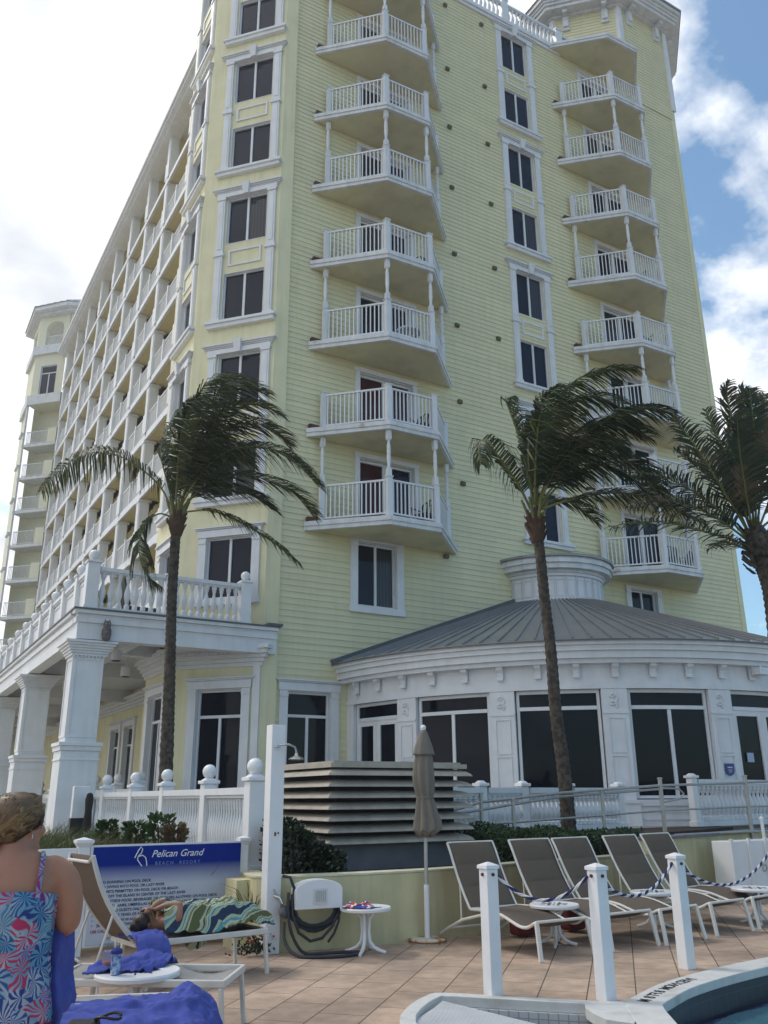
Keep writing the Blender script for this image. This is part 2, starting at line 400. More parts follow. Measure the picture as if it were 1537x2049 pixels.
def surround_pair(fr, ua, ub, lo, hi, panel=True, tag_=None):
    """white classical surround round two stacked windows"""
    m = MB(); za, zb = lo[0], hi[1]
    for s_, u in ((-1, ua), (1, ub)):
        a, b = (u-.30, u-.06) if s_ < 0 else (u+.06, u+.30)
        mid = (lo[1]+hi[0])/2 + .18
        fr.box(m, a, b, za-.02, mid-.10, .002, .075); fr.box(m, a, b, mid+.06, zb+.02, .002, .075)
        fr.box(m, a-.05, b+.05, mid-.10, mid-.02, .002, .12); fr.box(m, a-.03, b+.03, mid-.018, mid+.058, .002, .095)
        fr.box(m, a-.03, b+.03, zb-.06, zb+.02, .075, .11)
        fr.box(m, a+.05, b-.05, za+.1, mid-.2, .075, .092); fr.box(m, a+.05, b-.05, mid+.15, zb-.15, .075, .092)
        fr.box(m, a-.03, b+.03, za-.02, za+.1, .075, .10)
    fr.box(m, ua-.40, ub+.40, za-.22, za-.06, .002, .14); fr.box(m, ua-.46, ub+.46, za-.10, za-.02, .004, .19)
    fr.box(m, ua-.34, ub+.34, zb+.022, zb+.17, .002, .10); fr.crown(m, ua-.36, ub+.36, zb+.172, zb+.32, .002, .14)
    uc = (ua+ub)/2
    v = [fr.p(uc-.08,zb-.02,.003), fr.p(uc+.08,zb-.02,.003), fr.p(uc+.13,zb+.36,.003), fr.p(uc-.13,zb+.36,.003),
         fr.p(uc-.08,zb-.02,.17), fr.p(uc+.08,zb-.02,.17), fr.p(uc+.13,zb+.36,.24), fr.p(uc-.13,zb+.36,.24)]
    m.add(v, [(4,5,6,7),(0,1,5,4),(1,2,6,5),(2,3,7,6),(3,0,4,7)])
    if panel:
        a, b, c, d = ua+.12, ub-.12, lo[1]+.24, hi[0]-.26
        for (p, q, r_, t) in ((a,b,c,c+.06),(a,b,d-.06,d),(a,a+.06,c+.06,d-.06),(b-.06,b,c+.06,d-.06)): fr.box(m, p, q, r_, t, .002, .04)
    return m.build('window_surround', WHITE, hotel)
def surround_single(fr, ua, ub, za, zb, par=None, w_=.24, crown=True, key=False, sill=True):
    m = MB(); fr.box(m, ua-w_, ua-.015, za-.02, zb+.02, .002, .06); fr.box(m, ub+.015, ub+w_, za-.02, zb+.02, .002, .06)
    fr.box(m, ua-w_, ua-.015, zb-.14, zb-.06, .06, .085); fr.box(m, ub+.015, ub+w_, zb-.14, zb-.06, .06, .085)
    if crown:
        fr.box(m, ua-w_-.03, ub+w_+.03, zb+.022, zb+.2, .002, .085); fr.crown(m, ua-w_-.02, ub+w_+.02, zb+.202, zb+.30, .002, .11, 3)
    else: fr.box(m, ua-w_, ub+w_, zb+.022, zb+.12, .002, .06)
    if sill: fr.box(m, ua-w_-.03, ub+w_+.03, za-.2, za-.022, .002, .09)
    return m.build('window_surround', WHITE, par or hotel)
CM = {3: GLASS}
for k in range(8):
    a = wins[k]; window(hotel, FM, *a, depth=.09, fw=.035, glass=[GLASS, CURT] if k in (1, 3, 4) else GLASS)
for k in (0, 2, 4, 6): surround_pair(FM, 17.26, 18.44, wins[k][2:], wins[k+1][2:])
for k in range(9): window(hotel, FC, *cw[k], glass=[CURT, GLASS] if k in (1, 4) else GLASS, depth=.11, fw=.035)
for k in range(9): window(hotel, FS, *fw_[k], depth=.15)
for k in (1, 3, 5, 7):
    surround_pair(FC, .42, 1.72, cw[k][2:], cw[k+1][2:] if k < 8 else cw[k][2:])
    surround_pair(FS, .50, 1.62, fw_[k][2:], fw_[k+1][2:])
surround_single(FC, .42, 1.72, *cw[0][2:]); surround_single(FS, .50, 1.62, *fw_[0][2:])
window(hotel, FC, *cgf, transom=3.53, glass=GLASSD); surround_single(FC, .52, 1.74, 1.75, 4.18)
window(hotel, FS, *fgf, transom=3.53, glass=GLASSD); surround_single(FS, .45, 1.70, 1.75, 4.18)
window(hotel, FM, *gw, transom=3.56, glass=GLASSD); surround_single(FM, gw[0], gw[1], gw[2], gw[3])
window(hotel, FM, *wl, glass=[GLASS, CURT]); surround_single(FM, *wl, crown=False)
window(hotel, FM, *wr); surround_single(FM, *wr, crown=False)
for (a, b, c, d, X0, k) in doors:
    red = X0 < 12 and k in (0, 1)
    fr_ = window(hotel, FM, a, b, c, d, name='balcony_door', glass=[GLASSR, GLASSR if k == 1 else GLASS] if red else ([CURT, GLASS] if k in (3, 6) else GLASS), fw=.07, mid=.2,
                 label='balcony door with a dark red curtain' if red else None)
    m = MB(); FM.box(m, a-.16, a-.015, c, d+.02, .002, .06); FM.box(m, b+.015, b+.16, c, d+.02, .002, .06); FM.box(m, a-.18, b+.18, d+.022, d+.16, .002, .075)
    FM.box(m, (a+b)/2-.012, (a+b)/2+.012, c+.85, c+1.1, -.08, -.03)
    if k == 7: FM.crown(m, a-.2, b+.2, d+.162, d+.26, .002, .1, 3)
    m.build('door_casing', WHITE, fr_)
# scupper vents on the main face
for X, zs in ((14.58, [10.7, 13.46, 16.2, 18.93, 21.62, 24.22, 26.85, 29.9]), (16.27, [16.19, 18.94, 21.6, 24.22, 26.88, 29.89]), (13.87, [8.3])):
    for z_ in zs:
        m = MB(); m.box(X-.075, X+.075, D-.10, D-.022, z_-.07, z_+.06); m.box(X-.06, X+.06, D-.13, D-.102, z_-.055, z_+.03); m.build('wall_vent', BROWNV, hotel)
# roof coping, balustrade on the main roof
m = MB(); m.box(8.6, 20.3, D-.14, D+.3, TOP+.002, TOP+.16); m.box(8.6, 20.3, D-.08, D+.25, TOP-.14, TOP-.002); m.build('roof_coping', WHITE, hotel)
BAL = [(.045,0),(.06,.02),(.06,.1),(.035,.13),(.05,.2),(.075,.32),(.07,.40),(.035,.55),(.028,.62),(.045,.66),(.045,.70),(.06,.72),(.06,.80)]
def balustrade(par, fr, u0, u1, z0, h=1.0, n=10, o=0.0, solid=False, rails=True, rs=1.0):
    m = MB(); fr.box(m, u0, u1, z0, z0+.09, o-.08, o+.08); m.build('bottom_rail', WHITE, par); m = MB()
    fr.box(m, u0, u1, z0+h-.09, z0+h, o-.09, o+.09); fr.box(m, u0, u1, z0+h-.13, z0+h-.092, o-.06, o+.06)
    if solid:
        fr.box(m, u0, u1, z0+.092, z0+h-.132, o-.02, o+.02)
        for (a, b, c, d) in ((u0+.1,u1-.1,z0+.18,z0+.22),(u0+.1,u1-.1,z0+h-.25,z0+h-.21)): fr.box(m, a, b, c, d, o+.02, o+.04)
    b = m.build('handrail', WHITE, par)
    if solid: return b
    m = MB(); hh = h-.22
    for i in range(n):
        u = u0 + (u1-u0)*(i+.5)/n; p = fr.p(u, z0+.09, o); m.lathe([(r_*rs, z_*hh/.8) for r_, z_ in BAL], p, 8)
    m.build('balusters', WHITE, b, smooth=True)
    return b
def ballpost(par, c, z0, h, w_=.26, ball=.13, name='post'):
    m = MB(); x, y = c; a = w_/2
    m.box(x-a, x+a, y-a, y+a, z0, z0+h); m.box(x-a-.03, x+a+.03, y-a-.03, y+a+.03, z0+h+.001, z0+h+.05); m.box(x-a-.02, x+a+.02, y-a-.02, y+a+.02, z0, z0+.1)
    m.prism([(x-a,y-a),(x+a,y-a),(x+a,y+a),(x-a,y+a)], z0+h+.051, z0+h+.09, [(x-a*.5,y-a*.5),(x+a*.5,y-a*.5),(x+a*.5,y+a*.5),(x-a*.5,y+a*.5)])
    p = m.build(name, VINYL, par, bevel=.008)
    if ball:
        m = MB(); m.sphere((x, y, z0+h+.09+ball*.85), ball, 16, 10); m.lathe([(ball*.5,0),(ball*.35,.03),(ball*.5,.06)], (x,y,z0+h+.075), 12); m.build('ball_finial', VINYL, p, smooth=True)
    return p
for i in range(4):
    u = 9.0 + i*2.83; balustrade(hotel, FM, u+.17, u+2.66, TOP+.16, 1.0, 12, o=-.05)
for i in range(5):
    x = 9.0 + i*2.83
    if x < 20.5: ballpost(hotel, (x, D+.05), TOP+.16, 1.05, .3, .0, name='roof_post')

# ---------------------------------------------------------------- balconies
PL = [(0,0.0), (1.72,1.62), (3.28,1.66), (4.93,0.0)]
def turned(m, x, y, z0, h, w_=.12):
    a = w_/2; m.box(x-a, x+a, y-a, y+a, z0, z0+h*.16); m.box(x-a, x+a, y-a, y+a, z0+h*.80, z0+h)
    pr = [(.05,.16),(.058,.18),(.035,.22),(.05,.30),(.062,.42),(.05,.46),(.058,.48),(.058,.54),(.048,.56),(.058,.58),(.055,.66),(.04,.72),(.035,.76),(.058,.78),(.05,.80)]
    m.lathe([(r_, z_*h) for r_, z_ in pr], (x, y, z0), 10)
for X0 in (9.3, 19.68):
    for k in range(9):
        zb = SL(k); roof = (k == 8)
        if roof: zb = 30.55 if X0 > 12 else 30.5
        pts = [(X0+a, D-.03-b) for a, b in PL]
        m = MB(); m.prism([(x, y) for x, y in pts[::-1]], zb, zb+.06)
        m2 = MB()
        for i in range(3):
            a, b = Vector((*pts[i], 0)), Vector((*pts[i+1], 0)); d = (b-a).normalized(); nn = Vector((d.y, -d.x, 0))
            e0 = .0 if i == 0 else -.0
            def quadbox(mb, o0, o1, z0, z1):
                # mitred edge band
                def cor(j, o):
                    P = Vector((*pts[j], 0))
                    if j == 0: dd = (Vector((*pts[1],0))-P).normalized(); n_ = Vector((dd.y,-dd.x,0)); t = o/ max(.3, abs(n_.y)); return P + Vector((-o/abs(n_.x) if False else 0,0,0)) + n_*o + dd*0
                    if j == 3: dd = (P-Vector((*pts[2],0))).normalized(); n_ = Vector((dd.y,-dd.x,0)); return P + n_*o
                    d1 = (P-Vector((*pts[j-1],0))).normalized(); d2 = (Vector((*pts[j+1],0))-P).normalized()
                    n1 = Vector((d1.y,-d1.x,0)); n2_ = Vector((d2.y,-d2.x,0)); h_ = (n1+n2_).normalized(); return P + h_*(o/h_.dot(n1))
                A, B, C_, D_ = cor(i,o0), cor(i+1,o0), cor(i+1,o1), cor(i,o1)
                v = [Vector((q.x,q.y,z0)) for q in (A,B,C_,D_)] + [Vector((q.x,q.y,z1)) for q in (A,B,C_,D_)]
                mb.add(v, [(0,3,2,1),(4,5,6,7),(0,1,5,4),(1,2,6,5),(2,3,7,6),(3,0,4,7)])
            quadbox(m2, -.06, .03, zb-.012, zb+.10); quadbox(m2, -.06, .06, zb+.101, zb+.17); quadbox(m2, -.06, .045, zb+.171, zb+.235)
        top = MB(); top.prism([(x, y) for x, y in [(X0+.05,D-.03),(pts[1][0]+.02,pts[1][1]+.05),(pts[2][0]-.02,pts[2][1]+.05),(X0+4.88,D-.03)][::-1]], zb+.18, zb+.225)
        name = 'balcony' if not roof else 'balcony_roof'
        bal = m2.build(name, WHITE2, hotel)
        m.build('soffit', SOFFIT, bal); top.build('deck_slab', CONC, bal)
        if roof: continue
        # rust-coloured scupper box at the left end
        r_ = MB(); r_.box(X0+.03, X0+.33, D-.16, D-.03, zb+.236, zb+.36); r_.build('scupper', RUST, bal)
        # rail posts
        pp = [Vector((X0+.42, D-.20, 0)), Vector((X0+1.76, D-.03-1.50, 0)), Vector((X0+3.24, D-.03-1.54, 0)), Vector((X0+4.55, D-.22, 0))]
        zf = zb+.235
        rails = MB()
        for j, q in enumerate(pp):
            a = .065 if j in (0, 3) else .075
            posts = MB(); posts.box(q.x-a, q.x+a, q.y-a, q.y+a, zf, zf+1.12); posts.box(q.x-a-.02, q.x+a+.02, q.y-a-.02, q.y+a+.02, zf+1.121, zf+1.15); posts.build('railing_post', WHITE, bal)
        for j in range(3):
            a, b = pp[j].copy(), pp[j+1].copy(); d = (b-a).normalized(); a += d*.07; b -= d*.07
            A = lambda z_, q: Vector((q.x, q.y, z_))
            rails.beam(A(zf+1.04, a), A(zf+1.04, b), .06, .05); rails.beam(A(zf+.11, a), A(zf+.11, b), .045, .045)
            n = int((b-a).length/.118)
            for i in range(n):
                q = a + (b-a)*((i+.5)/n); rails.beam(A(zf+.13, q), A(zf+1.02, q), .032, .032, up=d)
        rails.build('railing', WHITE, bal)
        if k % 2 == 0:
            for j, q in enumerate(pp):
                t = MB(); turned(t, q.x, q.y, zf+1.151, SL(k+1)-.012-zf-1.151 if k < 7 else 1.2); t.build('turned_post', WHITE, bal, smooth=True)

# dark balcony chairs and small tables
BW = mat('black_wicker', (.015,.014,.014), .6)
def balcony_chair(label, x, y, z, rz):
    t = thing('balcony_chair', label, 'chair', (0,0,0), 'chairs on the hotel balconies')
    m = MB(); m.box(-.24,.24,-.24,.24,.38,.44); m.build('seat', BW, t)
    m = MB(); pts=[(-.24+.48*i/5, .22, .44) for i in range(6)]
    for i in range(7):
        u = -.22+.44*i/6; m.tube([(u,.22,.44),(u,.28,.7),(u,.33,.95-.12*abs(u)*2)], .018, 5)
    m.tube([(-.24,.22,.42),(-.25,.30,.82),(0,.34,.99),(.25,.30,.82),(.24,.22,.42)], .02, 6); m.build('backrest', BW, t)
    for sx, sy in ((-1,-1),(1,-1),(1,1),(-1,1)):
        m = MB(); m.tube([(sx*.22,sy*.22,.38),(sx*.25,sy*.25,0)], .018, 6); m.build('leg', BW, t)
    for sx in (-1,1):
        m = MB(); m.tube([(sx*.24,-.22,.4),(sx*.27,-.24,.64),(sx*.27,.1,.66),(sx*.25,.27,.66)], .018, 6); m.build('armrest', BW, t)
    t.location = (x,y,z); t.rotation_euler = (0,0,rz)
ORD = ['lowest', 'second', 'third', 'fourth', 'fifth', 'sixth', 'seventh', 'topmost']
for k in range(8):
    if k != 5: balcony_chair('dark chair seen through the rails of the %s balcony in the right stack' % ORD[k], 22.2, 18.98, SL(k)+.236, -1.0+.2*k)
for k in (0, 1, 3, 5, 6):
    balcony_chair('dark chair seen through the rails of the %s balcony in the left stack' % ORD[k], 12.55, 19.05, SL(k)+.236, -1.1+.15*k)
balcony_chair('second dark chair, at the right end of the lowest balcony in the right stack', 23.3, 19.35, SL(0)+.236, -1.9)
t = thing('balcony_table', 'small round white table behind the rails of the third balcony in the left stack', 'table', (12.1,19.0,SL(2)+.236))
m = MB(); m.lathe([(.36,.60),(.38,.62),(.38,.66),(.36,.68)], (12.1,19.0,SL(2)+.236), 20); m.build('tabletop', VINYL, t)
for a in range(3):
    m = MB(); c,s_ = math.cos(a*2.09), math.sin(a*2.09); m.tube([(12.1+c*.1,19+s_*.1,SL(2)+.84),(12.1+c*.3,19+s_*.3,SL(2)+.236)], .025, 6); m.build('leg', VINYL, t)

# ---------------------------------------------------------------- corner turret on the roof
TC = (25.6, 23.45); TA = 3.45; TZ = 1.4
def octo(a, rot=0): return [(TC[0]+a/math.cos(R(22.5))*math.cos(R(22.5+45*i)), TC[1]+a/math.cos(R(22.5))*math.sin(R(22.5+45*i))) for i in range(8)]
m = MB(); P8 = octo(TA)
for i in range(8):
    a, b = P8[i], P8[(i+1)%8]; u = (b[0]-a[0], b[1]-a[1]); L = math.hypot(*u); f_ = Fr(a, u, (u[1], -u[0]))
    wall(m, f_, 0, L, TOP-.3, 34.6+TZ, (), pitch=.165, phase=.6, out=.03)
m.build('turret_wall', SIDING, hotel)
for p in P8:
    m = MB(); m.box(p[0]-.12, p[0]+.12, p[1]-.12, p[1]+.12, TOP+.2, 34.1+TZ); m.build('turret_corner_board', WHITE, hotel)
def ring8(m, a0, a1, z0, z1):
    A = octo(a0); B = octo(a1)
    z0 += TZ; z1 += TZ
    v = [(x,y,z0) for x,y in A]+[(x,y,z0) for x,y in B]+[(x,y,z1) for x,y in B]+[(x,y,z1) for x,y in A]
    f = []
    for i in range(8):
        j = (i+1)%8; f += [(i,j,8+j,8+i),(8+i,8+j,16+j,16+i),(16+i,16+j,24+j,24+i),(24+i,24+j,j,i)]
    m.add(v, f)
m = MB(); ring8(m, TA-.1, TA+.70, 34.2, 34.33); ring8(m, TA+.45, TA+.76, 34.332, 34.46); ring8(m, TA+.4, TA+.86, 34.462, 34.66); ring8(m, TA+.1, TA+.62, 34.02, 34.199); ring8(m, TA+.02, TA+.2, 33.9, 34.198)
m.build('turret_cornice', WHITE2, hotel)
m = MB(); A = octo(TA+.93); m.prism(A, 34.662+TZ, 34.74+TZ); m.prism(octo(TA+.88), 34.742+TZ, 37.2+TZ, [(TC[0]+(x-TC[0])*.05, TC[1]+(y-TC[1])*.05) for x,y in A]); m.build('turret_roof', ROOFM, hotel)
for i in range(8):
    a, b = P8[i], P8[(i+1)%8]; u = (b[0]-a[0], b[1]-a[1]); L = math.hypot(*u); f_ = Fr(a, u, (u[1], -u[0]))
    for t_ in (.2, .8):
        m = MB(); c = L*t_; f_.box(m, c-.16, c+.16, 33.15+TZ, 34.19+TZ, .03, .14); f_.box(m, c-.11, c+.11, 33.3+TZ, 33.9+TZ, .14, .22); f_.box(m, c-.11, c+.11, 33.85+TZ, 34.01+TZ, .22, .5); m.build('eave_bracket', WHITE2, hotel)
# small roof step between balustrade and turret
m = MB(); m.box(20.4, 23.2, D+.02, D+.3, TOP+.3, TOP+1.0); m.build('parapet', SIDING, hotel)
m = MB(); m.box(20.3, 23.3, D-.06, D+.36, TOP+1.002, TOP+1.12); m.build('roof_coping', WHITE2, hotel)
# ---------------------------------------------------------------- side wing with white galleries (part of the hotel)
WX = 8.4; WY = [34.2 + 3.5*k for k in range(8)]
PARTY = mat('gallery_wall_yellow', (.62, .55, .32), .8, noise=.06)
WT = 32.3
def GL(j): return 13.55 + 2.66*(j-2)
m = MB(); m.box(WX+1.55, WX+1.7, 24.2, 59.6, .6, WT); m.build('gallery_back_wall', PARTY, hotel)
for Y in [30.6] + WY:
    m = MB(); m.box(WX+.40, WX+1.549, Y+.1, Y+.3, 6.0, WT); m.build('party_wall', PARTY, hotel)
for k, Y in enumerate([30.6] + WY):
    m = MB(); m.box(WX-.02, WX+.37, Y, Y+.5, 6.0, WT)
    m.box(WX-.05, WX+.0, Y+.08, Y+.42, 6.0, WT)
    for j in range(-1, 9):
        z = GL(j)
        if z < 6.5 or z > WT: continue
        # curved bracket under each slab
        pr = [(WX+.37, z-.02), (WX+.80, z-.02), (WX+.76, z-.12), (WX+.60, z-.2), (WX+.56, z-.36), (WX+.44, z-.5), (WX+.37, z-.75)]
        v = [(x, Y+.1, zz) for x, zz in pr] + [(x, Y+.4, zz) for x, zz in pr]; n = len(pr)
        m.add(v, [tuple(range(n)), tuple(range(2*n-1, n-1, -1))] + [(i, i+n, (i+1)%n+n, (i+1)%n) for i in range(n)])
        m.box(WX-.08, WX+.45, Y-.04, Y+.54, z-.16, z-.06)
        m.box(WX-.07, WX+.42, Y-.03, Y+.53, z+.3, z+1.25)
    m.build('gallery_column', WHITE, hotel)
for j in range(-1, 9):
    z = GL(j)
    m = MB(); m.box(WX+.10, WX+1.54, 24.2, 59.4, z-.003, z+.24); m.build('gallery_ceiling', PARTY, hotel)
    m = MB(); m.box(WX+.02, WX+.099, 24.2, 59.4, z, z+.24); m.box(WX-.045, WX+.019, 24.2, 59.4, z-.05, z+.12); m.box(WX-.02, WX+.018, 24.2, 59.4, z+.121, z+.28)
    m.build('gallery_slab', WHITE, hotel)
ys = [24.3, 27.4, 31.1] + [y+.5 for y in WY]
ends = [27.35, 30.6] + WY + [59.3]
for j in range(0, 8):
    z = GL(j)+.24
    for a, b in list(zip(ys, ends)):
        if b-a < .3: continue
        if a < 30 and j < 1: continue
        m = MB(); m.box(WX+.03, WX+.09, a, b, z+.98, z+1.04); m.box(WX+.04, WX+.08, a, b, z+.08, z+.13)
        n = int((b-a)/.15)
        for i in range(n): y = a+(b-a)*(i+.5)/n; m.box(WX+.045, WX+.075, y-.022, y+.022, z+.13, z+.98)
        c = (a+b)/2; m.box(WX-.03, WX+.10, c-.06, c+.06, z+.04, z+1.12)
        m.build('gallery_railing', WHITE, hotel)
m = MB(); m.box(WX-.5, WX+4, 24.2, 59.8, WT, WT+.16); m.box(WX-.6, WX+4, 24.2, 59.9, WT+.162, WT+.34); m.box(WX-.32, WX+.4, 24.2, 59.6, WT-.14, WT-.002); m.build('wing_cornice', WHITE, hotel)
m = MB()
m.box(WX+.3, WX+.9, 45, 46.5, WT+.342, WT+2.0); m.box(WX+.2, WX+1.0, 44.9, 46.6, WT+2.002, WT+2.2); m.build('chimney', WHITE2, hotel)
m = MB(); m.box(WX+1.7, WX+14, 34.0, 59.6, .6, WT-.1); m.build('wing_core', STUCCO, hotel)
# ground floor under the galleries
FG = Fr((8.4, 24.2), (0, 1), (-1, 0))
gops = [(1.4, 2.6, 1.9, 4.15), (3.4, 4.6, 1.9, 4.15), (8.0, 9.2, 1.9, 4.15), (10.0, 11.2, 1.9, 4.15), (15, 16.2, 1.9, 4.15), (17, 18.2, 1.9, 4.15)]
m = MB(); wall(m, FG, 0, 36, .6, 8.4, gops); m.build('stucco_wall', STUCCO, hotel)
for o in gops: window(hotel, FG, *o, transom=3.5, glass=GLASSD); surround_single(FG, *o)
m = MB(); FG.crown(m, 0, 35, 4.8, 5.2, .003, .3, 4); FC.crown(m, 0, LC-.02, 4.72, 5.22, .003, .28, 5); FS.crown(m, .05, LS-.05, 4.722, 5.222, .003, .28, 5)
i = 0
while i*.13 < LC-.1: FC.box(m, .05+i*.13, .12+i*.13, 5.0, 5.06, .3, .34); i += 1
m.build('crown_moulding', WHITE, hotel)
m = MB(); FST.box(m, .06, .36, .6, 4.75, .003, .06); FST.box(m, .02, .40, 4.752, 4.98, .003, .10); m.build('pilaster', WHITE, hotel)
m = MB(); FC.box(m, .03, .22, .6, 4.72, .003, .05); m.build('pilaster', WHITE, hotel)

# ---------------------------------------------------------------- porch with square columns
porch = thing('entrance_porch', 'white porch with square panelled columns and a balustraded roof terrace at the hotel corner', 'porch', (3.8, 19.8, 1.0))
PXL, PY = 3.7, 19.72
m = MB()
def fascia(m, x0, x1, y0, y1):
    m.box(x0, x1, y0, y1, 5.0, 5.36); m.box(x0-.05, x1, y0-.05, y1, 5.362, 5.48); m.box(x0-.02, x1, y0-.02, y1, 5.482, 5.56); m.box(x0-.10, x1, y0-.10, y1, 5.562, 5.64)
fascia(m, PXL, 8.5, PY, PY+.32)
m.box(PXL, PXL+.32, PY+.321, 62, 5.0, 5.36); m.box(PXL-.05, PXL+.3, PY+.271, 62, 5.362, 5.48); m.box(PXL-.02, PXL+.3, PY+.301, 62, 5.482, 5.56); m.box(PXL-.10, PXL+.3, PY+.22, 62, 5.562, 5.64)
m.build('fascia', WHITE, porch)
m = MB(); m.box(PXL-.13, 8.56, PY-.13, PY+.3, 5.643, 5.68); m.box(PXL-.13, PXL+.3, PY+.301, 62, 5.643, 5.68); m.box(8.2, 8.6, PY-.15, PY+.25, 5.681, 5.74); m.build('roof_edge', ROOFD, porch)
CEIL = mat('porch_ceiling_white', (.62,.64,.66), .6, noise=.05)
m = MB(); m.box(PXL+.33, 8.1, PY+.33, 24.2, 5.45, 5.5); m.box(PXL+.33, 8.38, 24.2, 62, 5.45, 5.5); m.build('ceiling', CEIL, porch)
for i in range(7):
    y = 26.3 + 6.5*i
    if i == 0:
        m = MB(); m.box(PXL+.33, 6.4, 22.6, 22.9, 5.15, 5.449); m.build('ceiling_beam', CEIL, porch)
        m = MB(); m.box(5.2, 5.5, PY+.33, 26.0, 5.2, 5.448); m.build('ceiling_beam', CEIL, porch)
    m = MB(); m.box(PXL+.33, 8.38, y, y+.32, 5.05, 5.447); m.build('ceiling_beam', CEIL, porch)
m = MB(); m.box(PXL+.1, 8.38, PY+.33, 62, 5.6, 5.66); m.build('terrace_floor', CONC, porch)
for i in range(6):
    y0 = 19.86 + 6.4*i; x0 = 3.72; w_ = .66
    m = MB(); m.box(x0, x0+w_, y0, y0+w_, .9, 4.66)
    # recessed-panel look: raised edge strips on both visible faces
    for (a, b) in ((0,.07),(w_-.07,w_)): m.box(x0+a, x0+b, y0-.018, y0-.001, 2.95, 4.55); m.box(x0-.018, x0-.001, y0+a, y0+b, 2.95, 4.55)
    for (a, b) in ((2.88,2.95),(4.55,4.62)): m.box(x0, x0+w_, y0-.018, y0-.001, a, b); m.box(x0-.018, x0-.001, y0, y0+w_, a, b)
    c = m.build('porch_column', WHITE, porch, bevel=.006)
    m = MB(); m.box(x0-.07, x0+w_+.07, y0-.07, y0+w_+.07, .9, 2.6); m.box(x0-.10, x0+w_+.10, y0-.10, y0+w_+.10, 2.602, 2.70); m.box(x0-.13, x0+w_+.13, y0-.13, y0+w_+.13, 2.702, 2.78); m.box(x0-.09, x0+w_+.09, y0-.09, y0+w_+.09, 2.40, 2.44)
    m.build('pedestal', WHITE, c, bevel=.006)
    m = MB()
    for j in range(6):
        e = .03 + .20*((j+1)/6)**1.2; m.box(x0-e, x0+w_+e, y0-e, y0+w_+e, 4.64+.055*j, 4.64+.055*(j+1)-.002)
    for j in range(9): m.box(x0-.02+j*.08, x0+.02+j*.08, y0-.06, y0-.02, 4.60, 4.638)
    m.build('capital', WHITE, c, bevel=.004)
# roof terrace railing
ballpost(porch, (3.95, 19.92), 5.681, 1.10, .28, .13)
ballpost(porch, (7.68, 19.92), 5.681, 1.06, .26, .12)
ballpost(porch, (5.75, 19.92), 5.681, 1.0, .2, 0)
FP = Fr((0, 19.92), (1, 0), (0, -1))
balustrade(porch, FP, 4.11, 5.64, 5.682, 1.02, 8); balustrade(porch, FP, 5.86, 7.53, 5.682, 1.02, 9)
FPS = Fr((3.95, 0), (0, 1), (-1, 0))
py = [19.92] + [21.2 + 1.63*i for i in range(24)]
for i in range(len(py)-1):
    a, b = py[i]+.13, py[i+1]-.13; balustrade(porch, FPS, a, b, 5.682, 1.0, solid=True)
    ballpost(porch, (3.95, py[i+1]), 5.681, 1.04, .24, .125)
# terrace furniture seen through the balusters
t = thing('lounge_chair', 'dark stacked furniture behind the balusters of the porch roof terrace', 'chair', (5.3, 20.9, 5.66))
m = MB(); m.box(5.0, 5.8, 20.7, 21.3, 5.95, 6.05); m.build('seat', DARKM, t)
m = MB(); m.beam((5.05,21.0,6.05),(4.9,21.1,6.7),.6,.05, up=(1,0,0)); m.build('backrest', DARKM, t)
for a in (5.05, 5.75):
    for b in (20.75, 21.25): m = MB(); m.box(a-.02, a+.02, b-.02, b+.02, 5.66, 5.95); m.build('leg', DARKM, t)
# porch lamps
for i, (x, y) in enumerate(((5.05, 21.6), (6.0, 24.4), (5.2, 28.3))):
    t = thing('ceiling_lamp', ['white cylinder lamp nearest the corner column under the porch ceiling', 'white cylinder lamp nearest the yellow corner wall under the porch', 'white cylinder lamp behind the second porch column'][i], 'lamp', (x, y, 5.2), 'cylinder lamps under the porch ceiling')
    m = MB(); m.lathe([(.13,0),(.13,.25)], (x,y,4.85), 16); m.build('lamp_body', WHITE, t, smooth=True)
    m = MB(); m.lathe([(.03,0),(.03,.35)], (x,y,5.101), 8); m.build('lamp_stem', WHITE, t)
    m = MB(); m.lathe([(.11,0),(.11,.01)], (x,y,4.835), 16); m.build('lamp_opening', DARKM, t)
# owl decoy on the fascia
ow = thing('owl_decoy', 'small grey plastic owl perched on the porch column capital', 'owl', (4.32, 19.62, 5.0))
OWL = mat('owl_grey_brown', (.10,.085,.09), .8, col2=(.22,.20,.20), c2scale=25)
m = MB(); x, y, z = 4.32, 19.60, 4.97
m.lathe([(.05,0),(.09,.04),(.105,.14),(.10,.24),(.075,.30),(.08,.34),(.085,.39),(.06,.43),(.02,.45)], (x,y,z), 14, ay=.85)
for s_ in (-1,1): m.lathe([(.025,0),(.002,.07)], (x+s_*.05, y, z+.42), 6)
m.build('body', OWL, ow, smooth=True)
for s_ in (-1,1):
    m = MB(); m.sphere((x+s_*.032, y-.068, z+.37), .016, 8, 6); m.build('eye', mat('owl_eye',(.5,.35,.05),.3), ow, smooth=True)
# red security light and dark louvre on pedestal omitted: too small to see

# ---------------------------------------------------------------- far tower at the end of the wing
ft = thing('far_tower', 'pale far tower at the wing end with stacked balconies and a hipped roof', 'tower', (8, 61, 0))
PALE = mat('pale_far_stucco', (.70,.69,.54), .8, noise=.05)
FT = Fr((8.4, 60.0), (-1, 1), (-1, -1)); LT = 2.55
FT2 = Fr((6.6, 61.8), (0, 1), (-1, 0))
m = MB()
m.prism([(8.45,60.0),(14,60.0),(14,65.2),(6.6,65.2),(6.6,61.85)], .5, .6)
